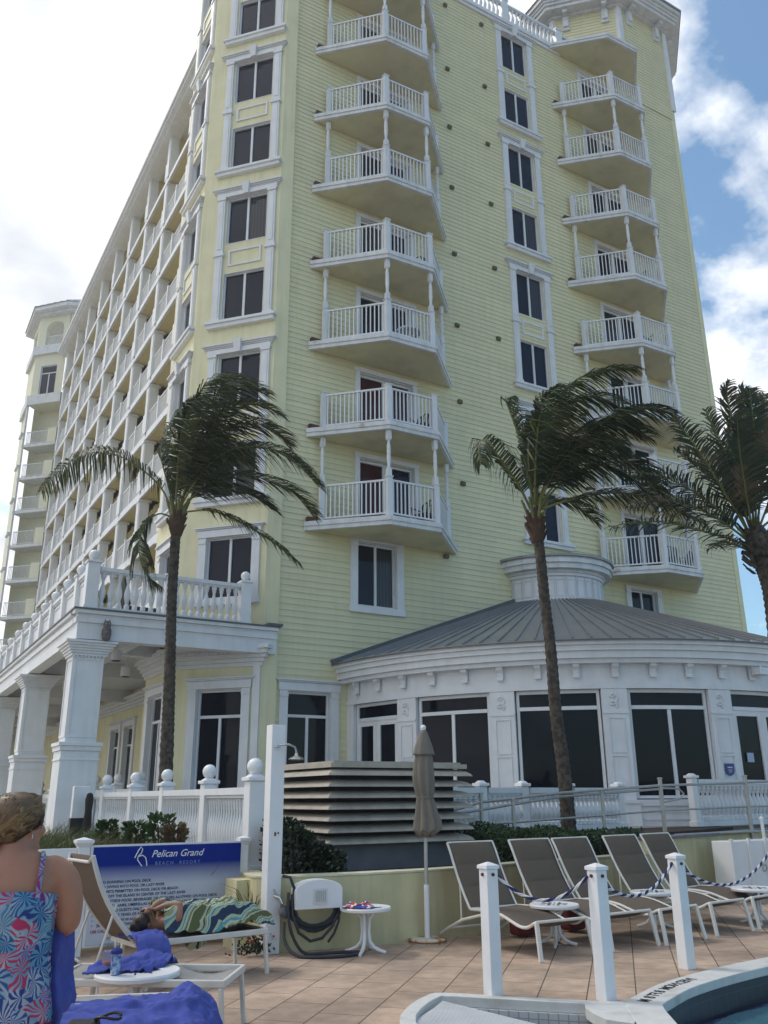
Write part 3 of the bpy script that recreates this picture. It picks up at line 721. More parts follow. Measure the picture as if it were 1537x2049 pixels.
# recessed balcony wall up to the band
Fb = Fr((8.4+.9, 60.9), (-1, 1), (-1, -1)); wall(m, Fb, -1.2, LT+.55, .6, 29.9)
wall(m, FT, 0, LT, 28.8, 33.0, [(.62, 1.95, 29.6, 31.9)]); wall(m, FT2, 0, 3.4, .6, 33.0)
m.prism([(8.4,60.0),(9.8,61.4),(8.0,63.2),(6.6,61.85)], 28.76, 28.8)
m.box(9.6, 13, 60.2, 60.3, .6, 29)
m.build('tower_wall', PALE, ft)
wn = window(ft, FT, .62, 1.95, 29.6, 31.9, transom=31.3)
for fr_, a_, b_ in ((FT, -.1, LT+.1), (FT2, .1, 3.3)):
    for z0_, z1_, o_ in ((28.75, 29.5, .2), (32.8, 33.5, .23)):
        m = MB(); fr_.box(m, a_, b_, z0_, z1_, .003, o_); m.build('band', WHITE2, ft)
for k in range(9):
    z = 25.5 - 2.49*k
    m = MB(); m.prism([(8.4,60.0),(9.5,61.1),(7.7,62.9),(6.45,61.95)], z, z+.2); b = m.build('balcony_slab', WHITE2, ft)
    m = MB(); FT.box(m, .75, LT-.1, z+1.12, z+1.18, -.08, -.02); FT.box(m, .75, LT-.1, z+.25, z+.3, -.08, -.02)
    for i in range(16): u = .78+(LT-.9)*i/15; FT.box(m, u-.012, u+.012, z+.3, z+1.12, -.065, -.035)
    m.build('railing', WHITE2, b)
    m = MB(); FT.box(m, .0, .70, z+.2, z+1.3, -.2, .02); m.build('parapet', PALE, b)
m = MB(); FT2.box(m, 0, .35, .6, 28.75, .01, .12)
for k in range(12): FT2.box(m, -.02, 1.2, 26.5-2.49*k, 26.62-2.49*k, .12, .3)
m.build('corner_trim', WHITE2, ft)
# loggia on top
m = MB(); 
for (a, b) in ((0,.45),(1.9,LT)): FT.box(m, a, b, 33.5, 36.0, -.3, 0)
ar = []
for i in range(13):
    t_ = math.pi*i/12; ar.append((1.175-.725*math.cos(t_), 35.0+.6*math.sin(t_)))
for i in range(12):
    a, b = ar[i], ar[i+1]; m.add([FT.p(a[0],a[1]),FT.p(b[0],b[1]),FT.p(b[0],36.0),FT.p(a[0],36.0),FT.p(a[0],a[1],-.3),FT.p(b[0],b[1],-.3)], [(0,1,2,3),(0,4,5,1)])
FT2.box(m, 0.01, .5, 33.5, 36.0, -.3, 0); FT2.box(m, 2.2, 2.7, 33.5, 36.0, -.3, 0); FT2.box(m, 0.01, 2.7, 35.4, 36.0, -.29, -.01)
m.box(8.45, 8.8, 59.9, 60.4, 33.5, 36.0); m.box(8.9,13,61.6,62,33.5,36)
m.build('loggia', PALE, ft)
m = MB(); FT.box(m, .46, 1.89, 34.35, 34.42, -.2, -.12)
for i in range(14): u = .5+1.36*i/13; FT.box(m, u-.012, u+.012, 33.52, 34.35, -.175, -.145)
m.build('railing', WHITE2, ft)
def pts_off(o): return [(9.2+o*.2,59.2-o),(8.3-o*.7,59.6-o*.8),(6.6-o,61.5-o*.4),(6.6-o,65+o),(9,66+o),(13,66+o),(13,59.2-o)]
m = MB(); m.prism(pts_off(.15)[::-1], 36.0, 36.2); m.prism(pts_off(.55)[::-1], 36.202, 36.5); m.build('eave', WHITE2, ft, fixn=True)
m = MB(); B_ = pts_off(.62); T_ = [(9.6+(x-9.6)*.03, 62.3+(y-62.3)*.03) for x, y in B_]; m.prism(B_[::-1], 36.502, 38.8, T_[::-1])
for i in range(7):
    a, b = Vector((*B_[i],36.52)), Vector((*B_[(i+1)%7],36.52)); c = Vector((9.6,62.3,38.83)); n = max(2, int((b-a).length/.5))
    for j in range(n): q = a+(b-a)*(j/n); m.beam(q, c+(q-c)*.05, .04, .07)
m.build('roof', ROOFM, ft)

# ---------------------------------------------------------------- rotunda restaurant
RC = (18.15, 20.3); RR = 7.5
rot = thing('rotunda_restaurant', 'round white restaurant pavilion with a conical grey metal roof in front of the hotel', 'pavilion', (18.15, 20.3, 1.0))
def rp(a, r, z): return Vector((RC[0]+r*math.cos(R(a)), RC[1]+r*math.sin(R(a)), z))
def arc(m, a0, a1, r0, r1, z0, z1, n=None):
    n = n or max(1, int(abs(a1-a0)/2.2)); v = []
    for i in range(n+1):
        a = a0+(a1-a0)*i/n
        v += [rp(a,r0,z0), rp(a,r1,z0), rp(a,r1,z1), rp(a,r0,z1)]
    f = []
    for i in range(n):
        o = i*4; f += [(o+k, o+(k+1)%4, o+4+(k+1)%4, o+4+k) for k in range(4)]
    f += [(3,2,1,0), tuple(n*4+k for k in range(4))]
    m.add(v, f)
A0, A1 = -180, 0
m = MB(); arc(m, A0, A1, RR-.05, RR, 3.96, 4.42, 90); arc(m, A0, A1, RR-.02, RR+.035, 3.86, 3.958, 90); m.build('frieze', WHITE, rot, smooth=True)
m = MB(); arc(m, A0, A1, RR-.1, 7.72, 4.40, 4.50, 90); arc(m, A0, A1, 7.4, 7.80, 4.502, 4.66, 90); arc(m, A0, A1, 7.4, 7.86, 4.662, 4.78, 90); arc(m, A0, A1, 7.4, 7.92, 4.782, 4.87, 90); m.build('eave_fascia', WHITE, rot, smooth=True)
# roof
m = MB()
def cone(m, r0, z0, r1, z1, a0=-180, a1=0, n=90):
    v = []
    for i in range(n+1): a = a0+(a1-a0)*i/n; v += [rp(a,r0,z0), rp(a,r1,z1)]
    m.add(v, [(2*i, 2*i+2, 2*i+3, 2*i+1) for i in range(n)])
cone(m, 7.97, 4.86, 7.97, 4.90); cone(m, 7.97, 4.90, 1.95, 7.12)
for i in range(61):
    a = -180+i*3.0; m.beam(rp(a,7.95,4.925), rp(a,2.0,7.12), .035, .05)
m.build('roof', ROOFM, rot)
m = MB(); cone(m, 7.99, 4.868, 7.99, 4.885)
m.beam((RC[0]-8.0,19.9,4.95),(RC[0]-1.9,19.9,7.2),.16,.12)
m.beam((RC[0]+8.0,19.9,4.95),(RC[0]+1.9,19.9,7.2),.16,.12); m.build('flashing', ROOFD, rot)
# cupola
RC_KEEP = RC; RC = (17.95, 20.25); arc_full = arc
def arc(m, a0, a1, r0, r1, z0, z1, n=None): arc_full(m, a0, a1, r0*.82, r1*.82, z0, z1, n)
m = MB(); arc(m, -180, 0, 1.9, 2.28, 6.9, 7.08, 40); arc(m, -180, 0, 1.8, 2.05, 7.082, 8.0, 40); arc(m, -180, 0, 2.03, 2.12, 7.10, 7.17, 40); arc(m, -180, 0, 2.03, 2.13, 7.86, 7.95, 40); cup = m.build('cupola', WHITE, rot, smooth=True)
m = MB()
for i in range(16):
    a = -174+i*11.2
    arc(m, a-4.2, a-3.6, 2.052, 2.075, 7.25, 7.78, 1); arc(m, a+3.6, a+4.2, 2.052, 2.075, 7.25, 7.78, 1); arc(m, a-3.6, a+3.6, 2.052, 2.075, 7.25, 7.29, 3); arc(m, a-3.6, a+3.6, 2.052, 2.075, 7.74, 7.78, 3)
    arc(m, a-5.9, a-5.2, 2.052, 2.09, 7.172, 7.858, 1)
m.build('cupola_panels', WHITE, cup)
def ngon(r, n=12, ph=0):
    r *= .82; return [(RC[0]+r*math.cos(R(-180+ph+i*180/n)), RC[1]+r*math.sin(R(-180+ph+i*180/n))) for i in range(n+1)]
m = MB(); m.prism(ngon(2.20), 7.952, 8.04); m.prism(ngon(2.42), 8.042, 8.2); m.prism(ngon(2.50), 8.202, 8.32); m.prism(ngon(2.46), 8.322, 8.38); m.build('cupola_eave', WHITE2, cup, fixn=True)
m = MB(); P_ = ngon(2.56); m.prism(P_, 8.382, 8.45); m.prism(P_, 8.452, 8.95, [(RC[0]+(x-RC[0])*.05, RC[1]+(y-RC[1])*.05) for x, y in P_]); m.build('cupola_roof', ROOFM, cup, fixn=True)
RC = RC_KEEP; arc = arc_full
# pillars, windows and doors
PC = [-160.35 + 18.87*k for k in range(9)]
for c in PC:
    if c > -10: continue
    m = MB(); h = 2.15
    arc(m, c-h, c+h, RR-.25, RR+.02, 1.0, 3.858); arc(m, c-h, c+h, RR+.02, RR+.045, 3.32, 3.37)
    for (a, b) in ((1.75,2.42),(2.52,3.22)):
        arc(m, c-1.3, c-1.15, RR+.021, RR+.04, a, b, 1); arc(m, c+1.15, c+1.3, RR+.021, RR+.04, a, b, 1); arc(m, c-1.3, c+1.3, RR+.021, RR+.04, a-.03, a, 2); arc(m, c-1.3, c+1.3, RR+.021, RR+.04, b, b+.03, 2)
    arc(m, c-h-.4, c+h+.4, RR-.2, RR+.10, 1.0, 1.45); arc(m, c-h-.5, c+h+.5, RR-.2, RR+.13, 1.452, 1.52)
    p = m.build('pillar', WHITE, rot)
    # plaster ornament: a scroll of small leaves
    m = MB(); r_ = random.Random(5)
    for i in range(26):
        t_ = i/25; rr = .03+.07*abs(math.sin(t_*6.0)); an = t_*11
        q = rp(c + math.degrees((rr*math.cos(an))/RR), RR+.02, 3.60+.17*(t_-.5)*1.6 + rr*math.sin(an)*.8)
        m.sphere(q, .022+.014*r_.random(), 6, 4, (1,1,1))
    m.build('plaster_ornament', WHITE, p, smooth=True)
a_list = [(-175.2, PC[0]-2.15, 'door')] + [(PC[i]+2.15, PC[i+1]-2.15, 'door' if i == 3 else 'win') for i in range(8)]
for a, b, kind in a_list:
    if a > -12: continue
    e = .35; a += e*.6; b -= e*.6
    sill = 1.55 if kind == 'win' else 1.0
    m = MB(); r0, r1 = RR-.16, RR-.08
    arc(m, a, a+.5, r0, r1, sill, 3.86); arc(m, b-.5, b, r0, r1, sill, 3.86); arc(m, a+.5, b-.5, r0, r1, 3.78, 3.86); arc(m, a+.5, b-.5, r0, r1+.01, 3.42, 3.50); c = (a+b)/2
    arc(m, c-.3, c+.3, r0, r1-.004, sill+.06, 3.42)
    arc(m, a+.5, b-.5, r0, r1, sill, sill+.06)
    if kind == 'door':
        for (p, q) in ((a+.5,c-.3),(c+.3,b-.5)):
            arc(m, p, p+.7, r0, r1-.01, sill+.06, 3.42); arc(m, q-.7, q, r0, r1-.01, sill+.06, 3.42); arc(m, p+.7, q-.7, r0, r1-.01, sill+.06, sill+.3); arc(m, p+.7, q-.7, r0, r1-.01, 3.3, 3.42)
    wn = m.build('door' if kind == 'door' else 'window', WHITE, rot)
    g = MB()
    for (p, q, z0, z1) in ((a+.2, c, sill, 3.46), (c, b-.2, sill, 3.46), (a+.2, b-.2, 3.46, 3.84)):
        A_, B_ = rp(p, RR-.12, 0), rp(q, RR-.12, 0); g.add([(A_.x,A_.y,z0),(B_.x,B_.y,z0),(B_.x,B_.y,z1),(A_.x,A_.y,z1)], [(0,1,2,3)])
    g.build('pane', GLASSD, wn)
    if kind == 'win':
        m = MB(); arc(m, a-.4, b+.4, RR-.2, RR+.03, 1.0, 1.40); arc(m, a-.4, b+.4, RR-.2, RR+.08, 1.402, 1.53)
        for (z0, z1) in ((1.12,1.15),(1.27,1.30)): arc(m, a+.6, b-.6, RR+.031, RR+.05, z0, z1)
        m.build('apron', WHITE, wn)
m = MB(); arc(m, -179.5, -175.3, RR-.2, RR+.01, 1.0, 3.86)
m.build('jamb', WHITE, rot)
for i in range(27):
    a = -173.6 + i*6.42
    if a > 0: continue
    m = MB()
    pr = [(RR+.036,4.10),(RR+.10,4.10),(RR+.10,4.16),(RR+.07,4.18),(RR+.10,4.27),(RR+.17,4.34),(RR+.17,4.398),(RR+.036,4.398)]
    n = len(pr); v = [rp(a-.55, r_, z_) for r_, z_ in pr] + [rp(a+.55, r_, z_) for r_, z_ in pr]
    m.add(v, [tuple(range(n)), tuple(range(2*n-1,n-1,-1))] + [(k,k+n,(k+1)%n+n,(k+1)%n) for k in range(n)]); m.build('frieze_bracket', WHITE, rot)
m = MB(); arc(m, -179, -1, 6.4, 6.5, 1.0, 4.3); m.build('interior_wall', mat('interior_dark', (.03,.03,.03), 1), rot)
# small blue shield plaque on the right pillar
sh = thing('wall_plaque', 'small blue shield plaque on the white pillar by the restaurant door', 'plaque', (16.36, 12.95, 2.1))
c = -103.9; q0 = rp(c, RR+.05, 0); fp = Fr((q0.x, q0.y), (-math.sin(R(c)), math.cos(R(c))), (math.cos(R(c)), math.sin(R(c))))
out_ = [(-.11,2.26),(.11,2.26),(.11,2.10),(.08,2.04),(0,2.0),(-.08,2.04),(-.11,2.10)]
m = MB(); n = len(out_); v = [fp.p(u,z,0) for u,z in out_]+[fp.p(u,z,.025) for u,z in out_]; m.add(v, [tuple(range(n))[::-1], tuple(range(n,2*n))]+[(i,(i+1)%n,(i+1)%n+n,i+n) for i in range(n)])
m.build('shield', mat('royal_blue_enamel',(.015,.04,.22),.3), sh)
m = MB(); fp.box(m, -.06,.06,2.17,2.19,.026,.03); fp.box(m, -.05,.05,2.12,2.13,.026,.03); fp.box(m, -.04,.04,2.08,2.09,.026,.03); m.build('lettering', VINYL, sh)
t = thing('notice_sign', 'small white paper notice behind the right restaurant door glass', 'notice', (17.3,12.9,2.2))
aa = -98.2; q0 = rp(aa, RR-.10, 0); fp2 = Fr((q0.x, q0.y), (-math.sin(R(aa)), math.cos(R(aa))), (math.cos(R(aa)), math.sin(R(aa))))
m = MB(); fp2.box(m, -.09,.09,2.3,2.5,-.01,.012); m.build('paper', mat('paper_blue_white',(.35,.45,.6),.6), t)
# floodlight box at the right end of the frieze
t = thing('security_camera', 'white box camera hanging under the restaurant eave at the right', 'camera', tuple(rp(-95.5, RR+.1, 4.2)))
q = rp(-95.5, RR+.2, 4.28); m = MB(); m.box(q.x-.18,q.x+.18,q.y-.12,q.y+.1,4.2,4.36); m.build('housing', WHITE, t); m = MB(); m.box(q.x-.03,q.x+.03,q.y-.03,q.y+.03,4.361,4.42); m.build('bracket', WHITE, t)
# ---------------------------------------------------------------- ground, pool, walls
def paver_material():
    m = bpy.data.materials.new('pink_concrete_pavers'); m.use_nodes = True; t = m.node_tree; b = t.nodes['Principled BSDF']
    tcn = N(t,'ShaderNodeTexCoord'); mpn = N(t,'ShaderNodeMapping'); mpn.inputs['Rotation'].default_value = (0,0,R(-45)); mpn.inputs['Location'].default_value = (.07,.0,0)
    br = N(t,'ShaderNodeTexBrick'); br.inputs['Scale'].default_value = 1.0; br.inputs['Brick Width'].default_value = .61; br.inputs['Row Height'].default_value = .405
    br.inputs['Mortar Size'].default_value = .006; br.inputs['Mortar Smooth'].default_value = .3; br.offset = .5
    br.inputs['Color1'].default_value = (.56,.41,.305,1); br.inputs['Color2'].default_value = (.46,.335,.25,1); br.inputs['Mortar'].default_value = (.10,.075,.055,1)
    t.links.new(tcn.outputs['Object'], mpn.inputs[0]); t.links.new(mpn.outputs[0], br.inputs['Vector'])
    last = br.outputs['Color']
    for sc, lo, hi, amt in ((1.1,.35,.7,.62),(7,.3,.7,.8),(60,.3,.7,.85)):
        n = N(t,'ShaderNodeTexNoise'); n.inputs['Scale'].default_value = sc; n.inputs['Detail'].default_value = 7; t.links.new(tcn.outputs['Object'], n.inputs['Vector'])
        mr = N(t,'ShaderNodeMapRange'); mr.inputs['From Min'].default_value = lo; mr.inputs['From Max'].default_value = hi; mr.inputs['To Min'].default_value = 1.08; mr.inputs['To Max'].default_value = amt
        t.links.new(n.outputs['Fac'], mr.inputs[0]); x = N(t,'ShaderNodeMix',data_type='RGBA',blend_type='MULTIPLY'); x.inputs[0].default_value = 1
        t.links.new(last, x.inputs[6]); t.links.new(mr.outputs[0], x.inputs[7]); last = x.outputs[2]
    t.links.new(last, b.inputs['Base Color']); b.inputs['Roughness'].default_value = .8
    bp = N(t,'ShaderNodeBump'); bp.inputs['Strength'].default_value = .5; bp.inputs['Distance'].default_value = .006; bp.invert = True
    t.links.new(br.outputs['Fac'], bp.inputs['Height']); t.links.new(bp.outputs[0], b.inputs['Normal'])
    return m
def tile_material(name, c1, c2, mortar, w_, h_, off=0, rot=0, ms=.004, axes=None):
    m = bpy.data.materials.new(name); m.use_nodes = True; t = m.node_tree; b = t.nodes['Principled BSDF']
    tcn = N(t,'ShaderNodeTexCoord'); mpn = N(t,'ShaderNodeMapping'); mpn.inputs['Rotation'].default_value = axes or (0,0,rot)
    br = N(t,'ShaderNodeTexBrick'); br.inputs['Scale'].default_value = 1.0; br.inputs['Brick Width'].default_value = w_; br.inputs['Row Height'].default_value = h_; br.offset = off
    br.inputs['Mortar Size'].default_value = ms; br.inputs['Color1'].default_value = (*c1,1); br.inputs['Color2'].default_value = (*c2,1); br.inputs['Mortar'].default_value = (*mortar,1)
    t.links.new(tcn.outputs['Object'], mpn.inputs[0]); t.links.new(mpn.outputs[0], br.inputs['Vector']); t.links.new(br.outputs['Color'], b.inputs['Base Color']); b.inputs['Roughness'].default_value = .35
    return m
PAV = paver_material()
COPING = mat('white_pool_coping', (.60,.60,.58), .75, noise=.10, nscale=7, bump=.35, bscale=90, col2=(.46,.45,.42), c2scale=3, c2lo=.55, c2hi=.75)
C_out = [(3.2,4.6),(3.45,5.35),(3.79,6.20),(4.12,6.60),(4.43,6.83),(4.60,6.84),(5.0,6.42),(5.44,5.96),(5.66,5.80)]
# smooth pool coping curve (outer edge) continuing to the right
arcp = [(5.72,5.79),(6.05,5.95),(6.40,6.10),(6.78,6.21),(7.15,6.29),(7.55,6.36),(8.0,6.42),(8.5,6.46),(9.2,6.47),(10.2,6.4),(12,6.1),(15,5.2),(19,3.5)]
hole = C_out + arcp
m = MB(); poly = [(-60,-40),(3.2,-40)] + hole + [(19,-40),(90,-40),(90,14),(-60,14)]
m.add([(x,y,0) for x,y in poly], [tuple(range(len(poly)))]); tag(m.build('pool_deck', PAV), kind='structure')
SAND = mat('pale_sand', (.42,.38,.30), .95, noise=.2, nscale=.5, bump=.3)
m = MB(); m.add([(-3000,-3000,-1.2),(3000,-3000,-1.2),(3000,3000,-1.2),(-3000,3000,-1.2)], [(0,1,2,3)]); tag(m.build('ground', SAND), kind='structure')
m = MB(); m.box(-60, 90, 14.001, 120, -1.0, -.004); tag(m.build('lower_ground', SAND), kind='structure')
def strip(m, P_, w0, w1, z0, z1):
    """closed strip following polyline between two lateral offsets (to the right of travel)"""
    L = []; Rr = []
    for i, p in enumerate(P_):
        a = Vector(P_[max(i-1,0)]); b = Vector(P_[min(i+1,len(P_)-1)]); d = (b-a).normalized(); nn = Vector((d.y,-d.x))
        L.append(Vector(p)+nn*w0); Rr.append(Vector(p)+nn*w1)
    v = []
    for l, r_ in zip(L, Rr): v += [(l.x,l.y,z0),(r_.x,r_.y,z0),(r_.x,r_.y,z1),(l.x,l.y,z1)]
    f = []
    for i in range(len(P_)-1):
        o = i*4; f += [(o+k,o+(k+1)%4,o+4+(k+1)%4,o+4+k) for k in range(4)]
    f += [(3,2,1,0), tuple((len(P_)-1)*4+k for k in range(4))]
    m.add(v, f)
def dense(P_, n=4):
    out_ = []
    for i in range(len(P_)-1):
        p0 = Vector(P_[max(i-1,0)]); p1 = Vector(P_[i]); p2 = Vector(P_[i+1]); p3 = Vector(P_[min(i+2,len(P_)-1)])
        for k in range(n):
            t_ = k/n; out_.append(tuple(.5*((2*p1)+(p2-p0)*t_+(2*p0-5*p1+4*p2-p3)*t_*t_+(3*p1-p0-3*p2+p3)*t_**3)))
    out_.append(tuple(P_[-1])); return out_
AR = dense(arcp, 4)
CR_ = dense([(4.75,4.5),(5.05,4.95),(5.32,5.32),(5.53,5.60)]+arcp, 4)
m = MB(); m.prism([(5.46,5.97),(5.60,5.86),(5.76,5.82),(5.72,5.70),(5.45,5.45),(5.20,5.25),(5.12,5.45),(5.16,5.62),(5.24,5.80),(5.34,5.92)][::-1], -.06, .014); tag(m.build('coping_corner', COPING), kind='structure')
m = MB(); strip(m, CR_, -.03, .26, -.06, .018); tag(m.build('pool_coping', COPING, bevel=.008), kind='structure')
WT1 = COPING
CO = dense(C_out, 3)
m = MB(); strip(m, CO, -.02, .10, -.06, .018); tag(m.build('river_coping', WT1, bevel=.006), kind='structure')
TW = tile_material('small_white_tiles', (.55,.57,.58), (.60,.62,.63), (.34,.36,.38), .055, .055, ms=.004, axes=(R(90),0,0))
m = MB(); strip(m, CO, .095, .13, -.30, -.061); tag(m.build('river_tile_wall', TW), kind='structure')
# ribbed white grating of the gutter
m = MB()
GR = mat('white_grating', (.60,.62,.64), .5, noise=.1)
g0, g1, g2 = atz(806,2052,-.01), atz(884,2004,-.01), atz(1078,2052,-.01)
gp = [(g0.x,g0.y),(g1.x,g1.y),(g2.x,g2.y),(5.6,4.15),(3.35,4.15),(3.45,5.2)]
m.prism(gp[::-1], -.06, -.022)
dg_ = Vector((g2.x-g1.x, g2.y-g1.y)).normalized(); ng_ = Vector((dg_.y, -dg_.x))
if ng_.dot(Vector((g0.x-g1.x, g0.y-g1.y))) < 0: ng_ = -ng_
for i in range(40):
    o_ = Vector((g1.x,g1.y)) + ng_*(.012+.026*i) + dg_*(.02+.026*i*.62); e_ = o_ + dg_*1.6
    m.beam((o_.x,o_.y,-.012), (e_.x,e_.y,-.012), .014, .020)
tag(m.build('river_grating', GR), kind='structure')
m = MB(); strip(m, CR_, .21, .24, -.32, -.061)
tag(m.build('pool_tile_band', tile_material('navy_pool_tiles', (.004,.007,.02), (.007,.011,.028), (.03,.035,.06), .15, .13, ms=.004, axes=(R(90),0,0))), kind='structure')
m = MB(); strip(m, CR_, .22, .42, -1.2, -.30); tag(m.build('pool_step_edge', tile_material('blue_step_tiles', (.02,.03,.12), (.03,.04,.16), (.3,.33,.4), .15, .15)), kind='structure')
wm = bpy.data.materials.new('pool_water'); wm.use_nodes = True; t = wm.node_tree; b = t.nodes['Principled BSDF']
b.inputs['Base Color'].default_value = (.10,.27,.34,1); b.inputs['Roughness'].default_value = .08
n = N(t,'ShaderNodeTexNoise'); n.inputs['Scale'].default_value = 3.5; n.inputs['Detail'].default_value = 3; bp = N(t,'ShaderNodeBump'); bp.inputs['Strength'].default_value = .35; bp.inputs['Distance'].default_value = .03
tcn = N(t,'ShaderNodeTexCoord'); t.links.new(tcn.outputs['Object'], n.inputs['Vector']); t.links.new(n.outputs['Fac'], bp.inputs['Height']); t.links.new(bp.outputs[0], b.inputs['Normal'])
n3 = N(t,'ShaderNodeTexNoise'); n3.inputs['Scale'].default_value = 1.2; rp_ = N(t,'ShaderNodeValToRGB'); rp_.color_ramp.elements[0].color = (.05,.14,.18,1); rp_.color_ramp.elements[1].color = (.10,.24,.30,1)
t.links.new(tcn.outputs['Object'], n3.inputs['Vector']); t.links.new(n3.outputs['Fac'], rp_.inputs[0]); t.links.new(rp_.outputs[0], b.inputs['Base Color'])
m = MB(); m.add([(3.25,-38,-.28),(18.8,-38,-.28),(18.8,3.4,-.28),(15,4.9,-.28),(12,5.8,-.28),(9.2,6.15,-.28),(7.15,6.0,-.28),(5.75,5.5,-.28),(5.3,5.2,-.28),(4.6,4.5,-.28),(3.25,4.4,-.28)], [tuple(range(11))])
tag(m.build('pool_water', wm), kind='structure')

# lettering helper
def text_mesh(body, size, name='lettering', ext=.0, shear=0.0, align='LEFT', space=1.0, bold=0.0):
    cu = bpy.data.curves.new(name, 'FONT'); cu.body = body; cu.size = size; cu.shear = shear; cu.align_x = align; cu.space_character = space; cu.extrude = ext; cu.offset = bold; cu.resolution_u = 3
    o = bpy.data.objects.new('tmp_text', cu); COL.objects.link(o); dg = bpy.context.evaluated_depsgraph_get(); dg.update()
    me = bpy.data.meshes.new_from_object(o.evaluated_get(dg)); bpy.data.objects.remove(o); bpy.data.curves.remove(cu); me.name = name; return me
def text_obj(par, body, size, M, material, name='lettering', **kw):
    me = text_mesh(body, size, name, **kw); off = Vector((0,0,0)); q = par
    while q is not None: off += q.location; q = q.parent
    me.transform(Matrix.Translation(-off) @ M); me.materials.clear(); me.materials.append(material)
    o = bpy.data.objects.new(name, me); COL.objects.link(o); o.parent = par; return o
INK = mat('black_lettering', (.02,.02,.025), .6)
# depth marking set into the coping (reads from the water side)
dm = thing('depth_marking', 'black depth markings and warning letters set in the white pool coping', 'pool marking', (6.2,6.1,.02))
chars = list('M8 FT 3M NO') ; pts_ = dense(arcp, 8)
txt = 'M 8 FT 3 M 8 NO'
tl = []; acc = 0
for ch, s_ in zip(['NO', '3', 'M', '8', 'FT', '8', 'M'], [.24, .36, .52, .62, .76, .90, 1.02]): tl.append((ch, s_))
def along(P_, s_):
    acc = 0
    for i in range(len(P_)-1):
        a, b = Vector(P_[i]), Vector(P_[i+1]); L = (b-a).length
        if acc+L >= s_: d = (b-a)/L; return a+d*(s_-acc), d
        acc += L
    return Vector(P_[-1]), Vector((1,0))
for j, (ch, s_) in enumerate([('M',.06),('8',.20),('FT',.33),('8',.47),('M',.62),('NO',.78),('D',.96),('IVE',1.10)]):
    p, d = along(AR, s_); nn = Vector((d.y,-d.x)); q = p + nn*.05
    M = Matrix(((-d.x, -nn.x*1.0, 0, q.x), (-d.y, -nn.y*1.0, 0, q.y), (0, 0, 1, .0485), (0,0,0,1)))
    M = Matrix(((-d.x, nn.x*-1, 0, q.x+nn.x*.09), (-d.y, nn.y*-1, 0, q.y+nn.y*.09), (0, 0, 1, .0205), (0,0,0,1)))
    text_obj(dm, ch, .135, M, INK, align='CENTER', bold=.003)

# low curved wall with its bed
LW = dense([(4.20,10.62),(4.06,10.0),(4.10,9.68),(4.61,9.53),(5.4,9.43),(6.38,9.42),(7.4,9.6),(8.46,9.77),(9.38,9.88),(10.64,10.12)], 4)
lw = thing('low_garden_wall', 'low curved yellow stucco wall behind the loungers holding the planting bed', 'wall', (7,9.6,0))
m = MB(); strip(m, LW, -.22, 0, -.02, .75); m.build('wall_face', WALLY, lw, bevel=.012)
m = MB(); strip(m, LW, -.225, .008, .751, .772); m.build('wall_cap', mat('pale_wall_cap',(.60,.58,.42),.85,noise=.2,nscale=5), lw)
rw = thing('ramp_retaining_wall', 'taller yellow stucco wall under the ramp behind the last lounger', 'wall', (12.5,10.4,0))
m = MB(); strip(m, dense([(10.66,10.14),(11.5,10.3),(13.3,10.75),(16,11.6),(24,14)],3), -.2, 0, -.02, .95); m.build('wall_face', WALLY, rw)
m = MB(); strip(m, dense([(10.64,10.12),(11.5,10.28),(13.3,10.73),(16,11.58),(24,14)],3), -.25, .03, .952, .995); m.build('ramp_curb', CONC, rw)
sw = thing('fence_footing_wall', 'low yellow wall under the white ball-topped fence', 'wall', (4.5,14,0))
m = MB(); m.box(4.28, 4.75, 10.66, 46, -.02, .72); m.box(3.90, 4.08, 9.95, 10.3, -.02, .72); m.build('wall_face', WALLY, sw)
SOIL = mat('dark_planting_soil', (.045,.032,.022), .95, noise=.4, nscale=6, bump=.5)
m = MB(); m.prism([(4.3,9.75),(5.4,9.66),(6.38,9.64),(8.4,9.98),(10.6,10.3),(13,10.9),(16,12),(16,12.6),(4.78,12.6),(4.78,10.7)], .3, .70); tag(m.build('planting_bed', SOIL), kind='structure')
m = MB(); m.prism([(8.0,10.7),(10.6,10.5),(13,11.2),(15,12),(15,12.6),(8.0,12.6)], .701, 1.02); tag(m.build('upper_bed', SOIL), kind='structure')
PAVT = mat('terrace_concrete', (.36,.33,.30), .85, noise=.15, nscale=2)
m = MB(); m.box(4.76, 40, 12.61, 70, .2, 1.0); tag(m.build('terrace', PAVT), kind='structure')
m = MB(); m.box(-40, 4.27, 12.4, 110, -.5, .62); tag(m.build('dune_ground', SAND), kind='structure')
m = MB(); m.prism([(-40,10.9),(4.05,10.9),(4.25,12.4),(-40,12.4)], -.01, .25, [(-40,11.4),(4.05,11.4),(4.25,12.4),(-40,12.4)]); tag(m.build('dune_slope', SAND), kind='structure')
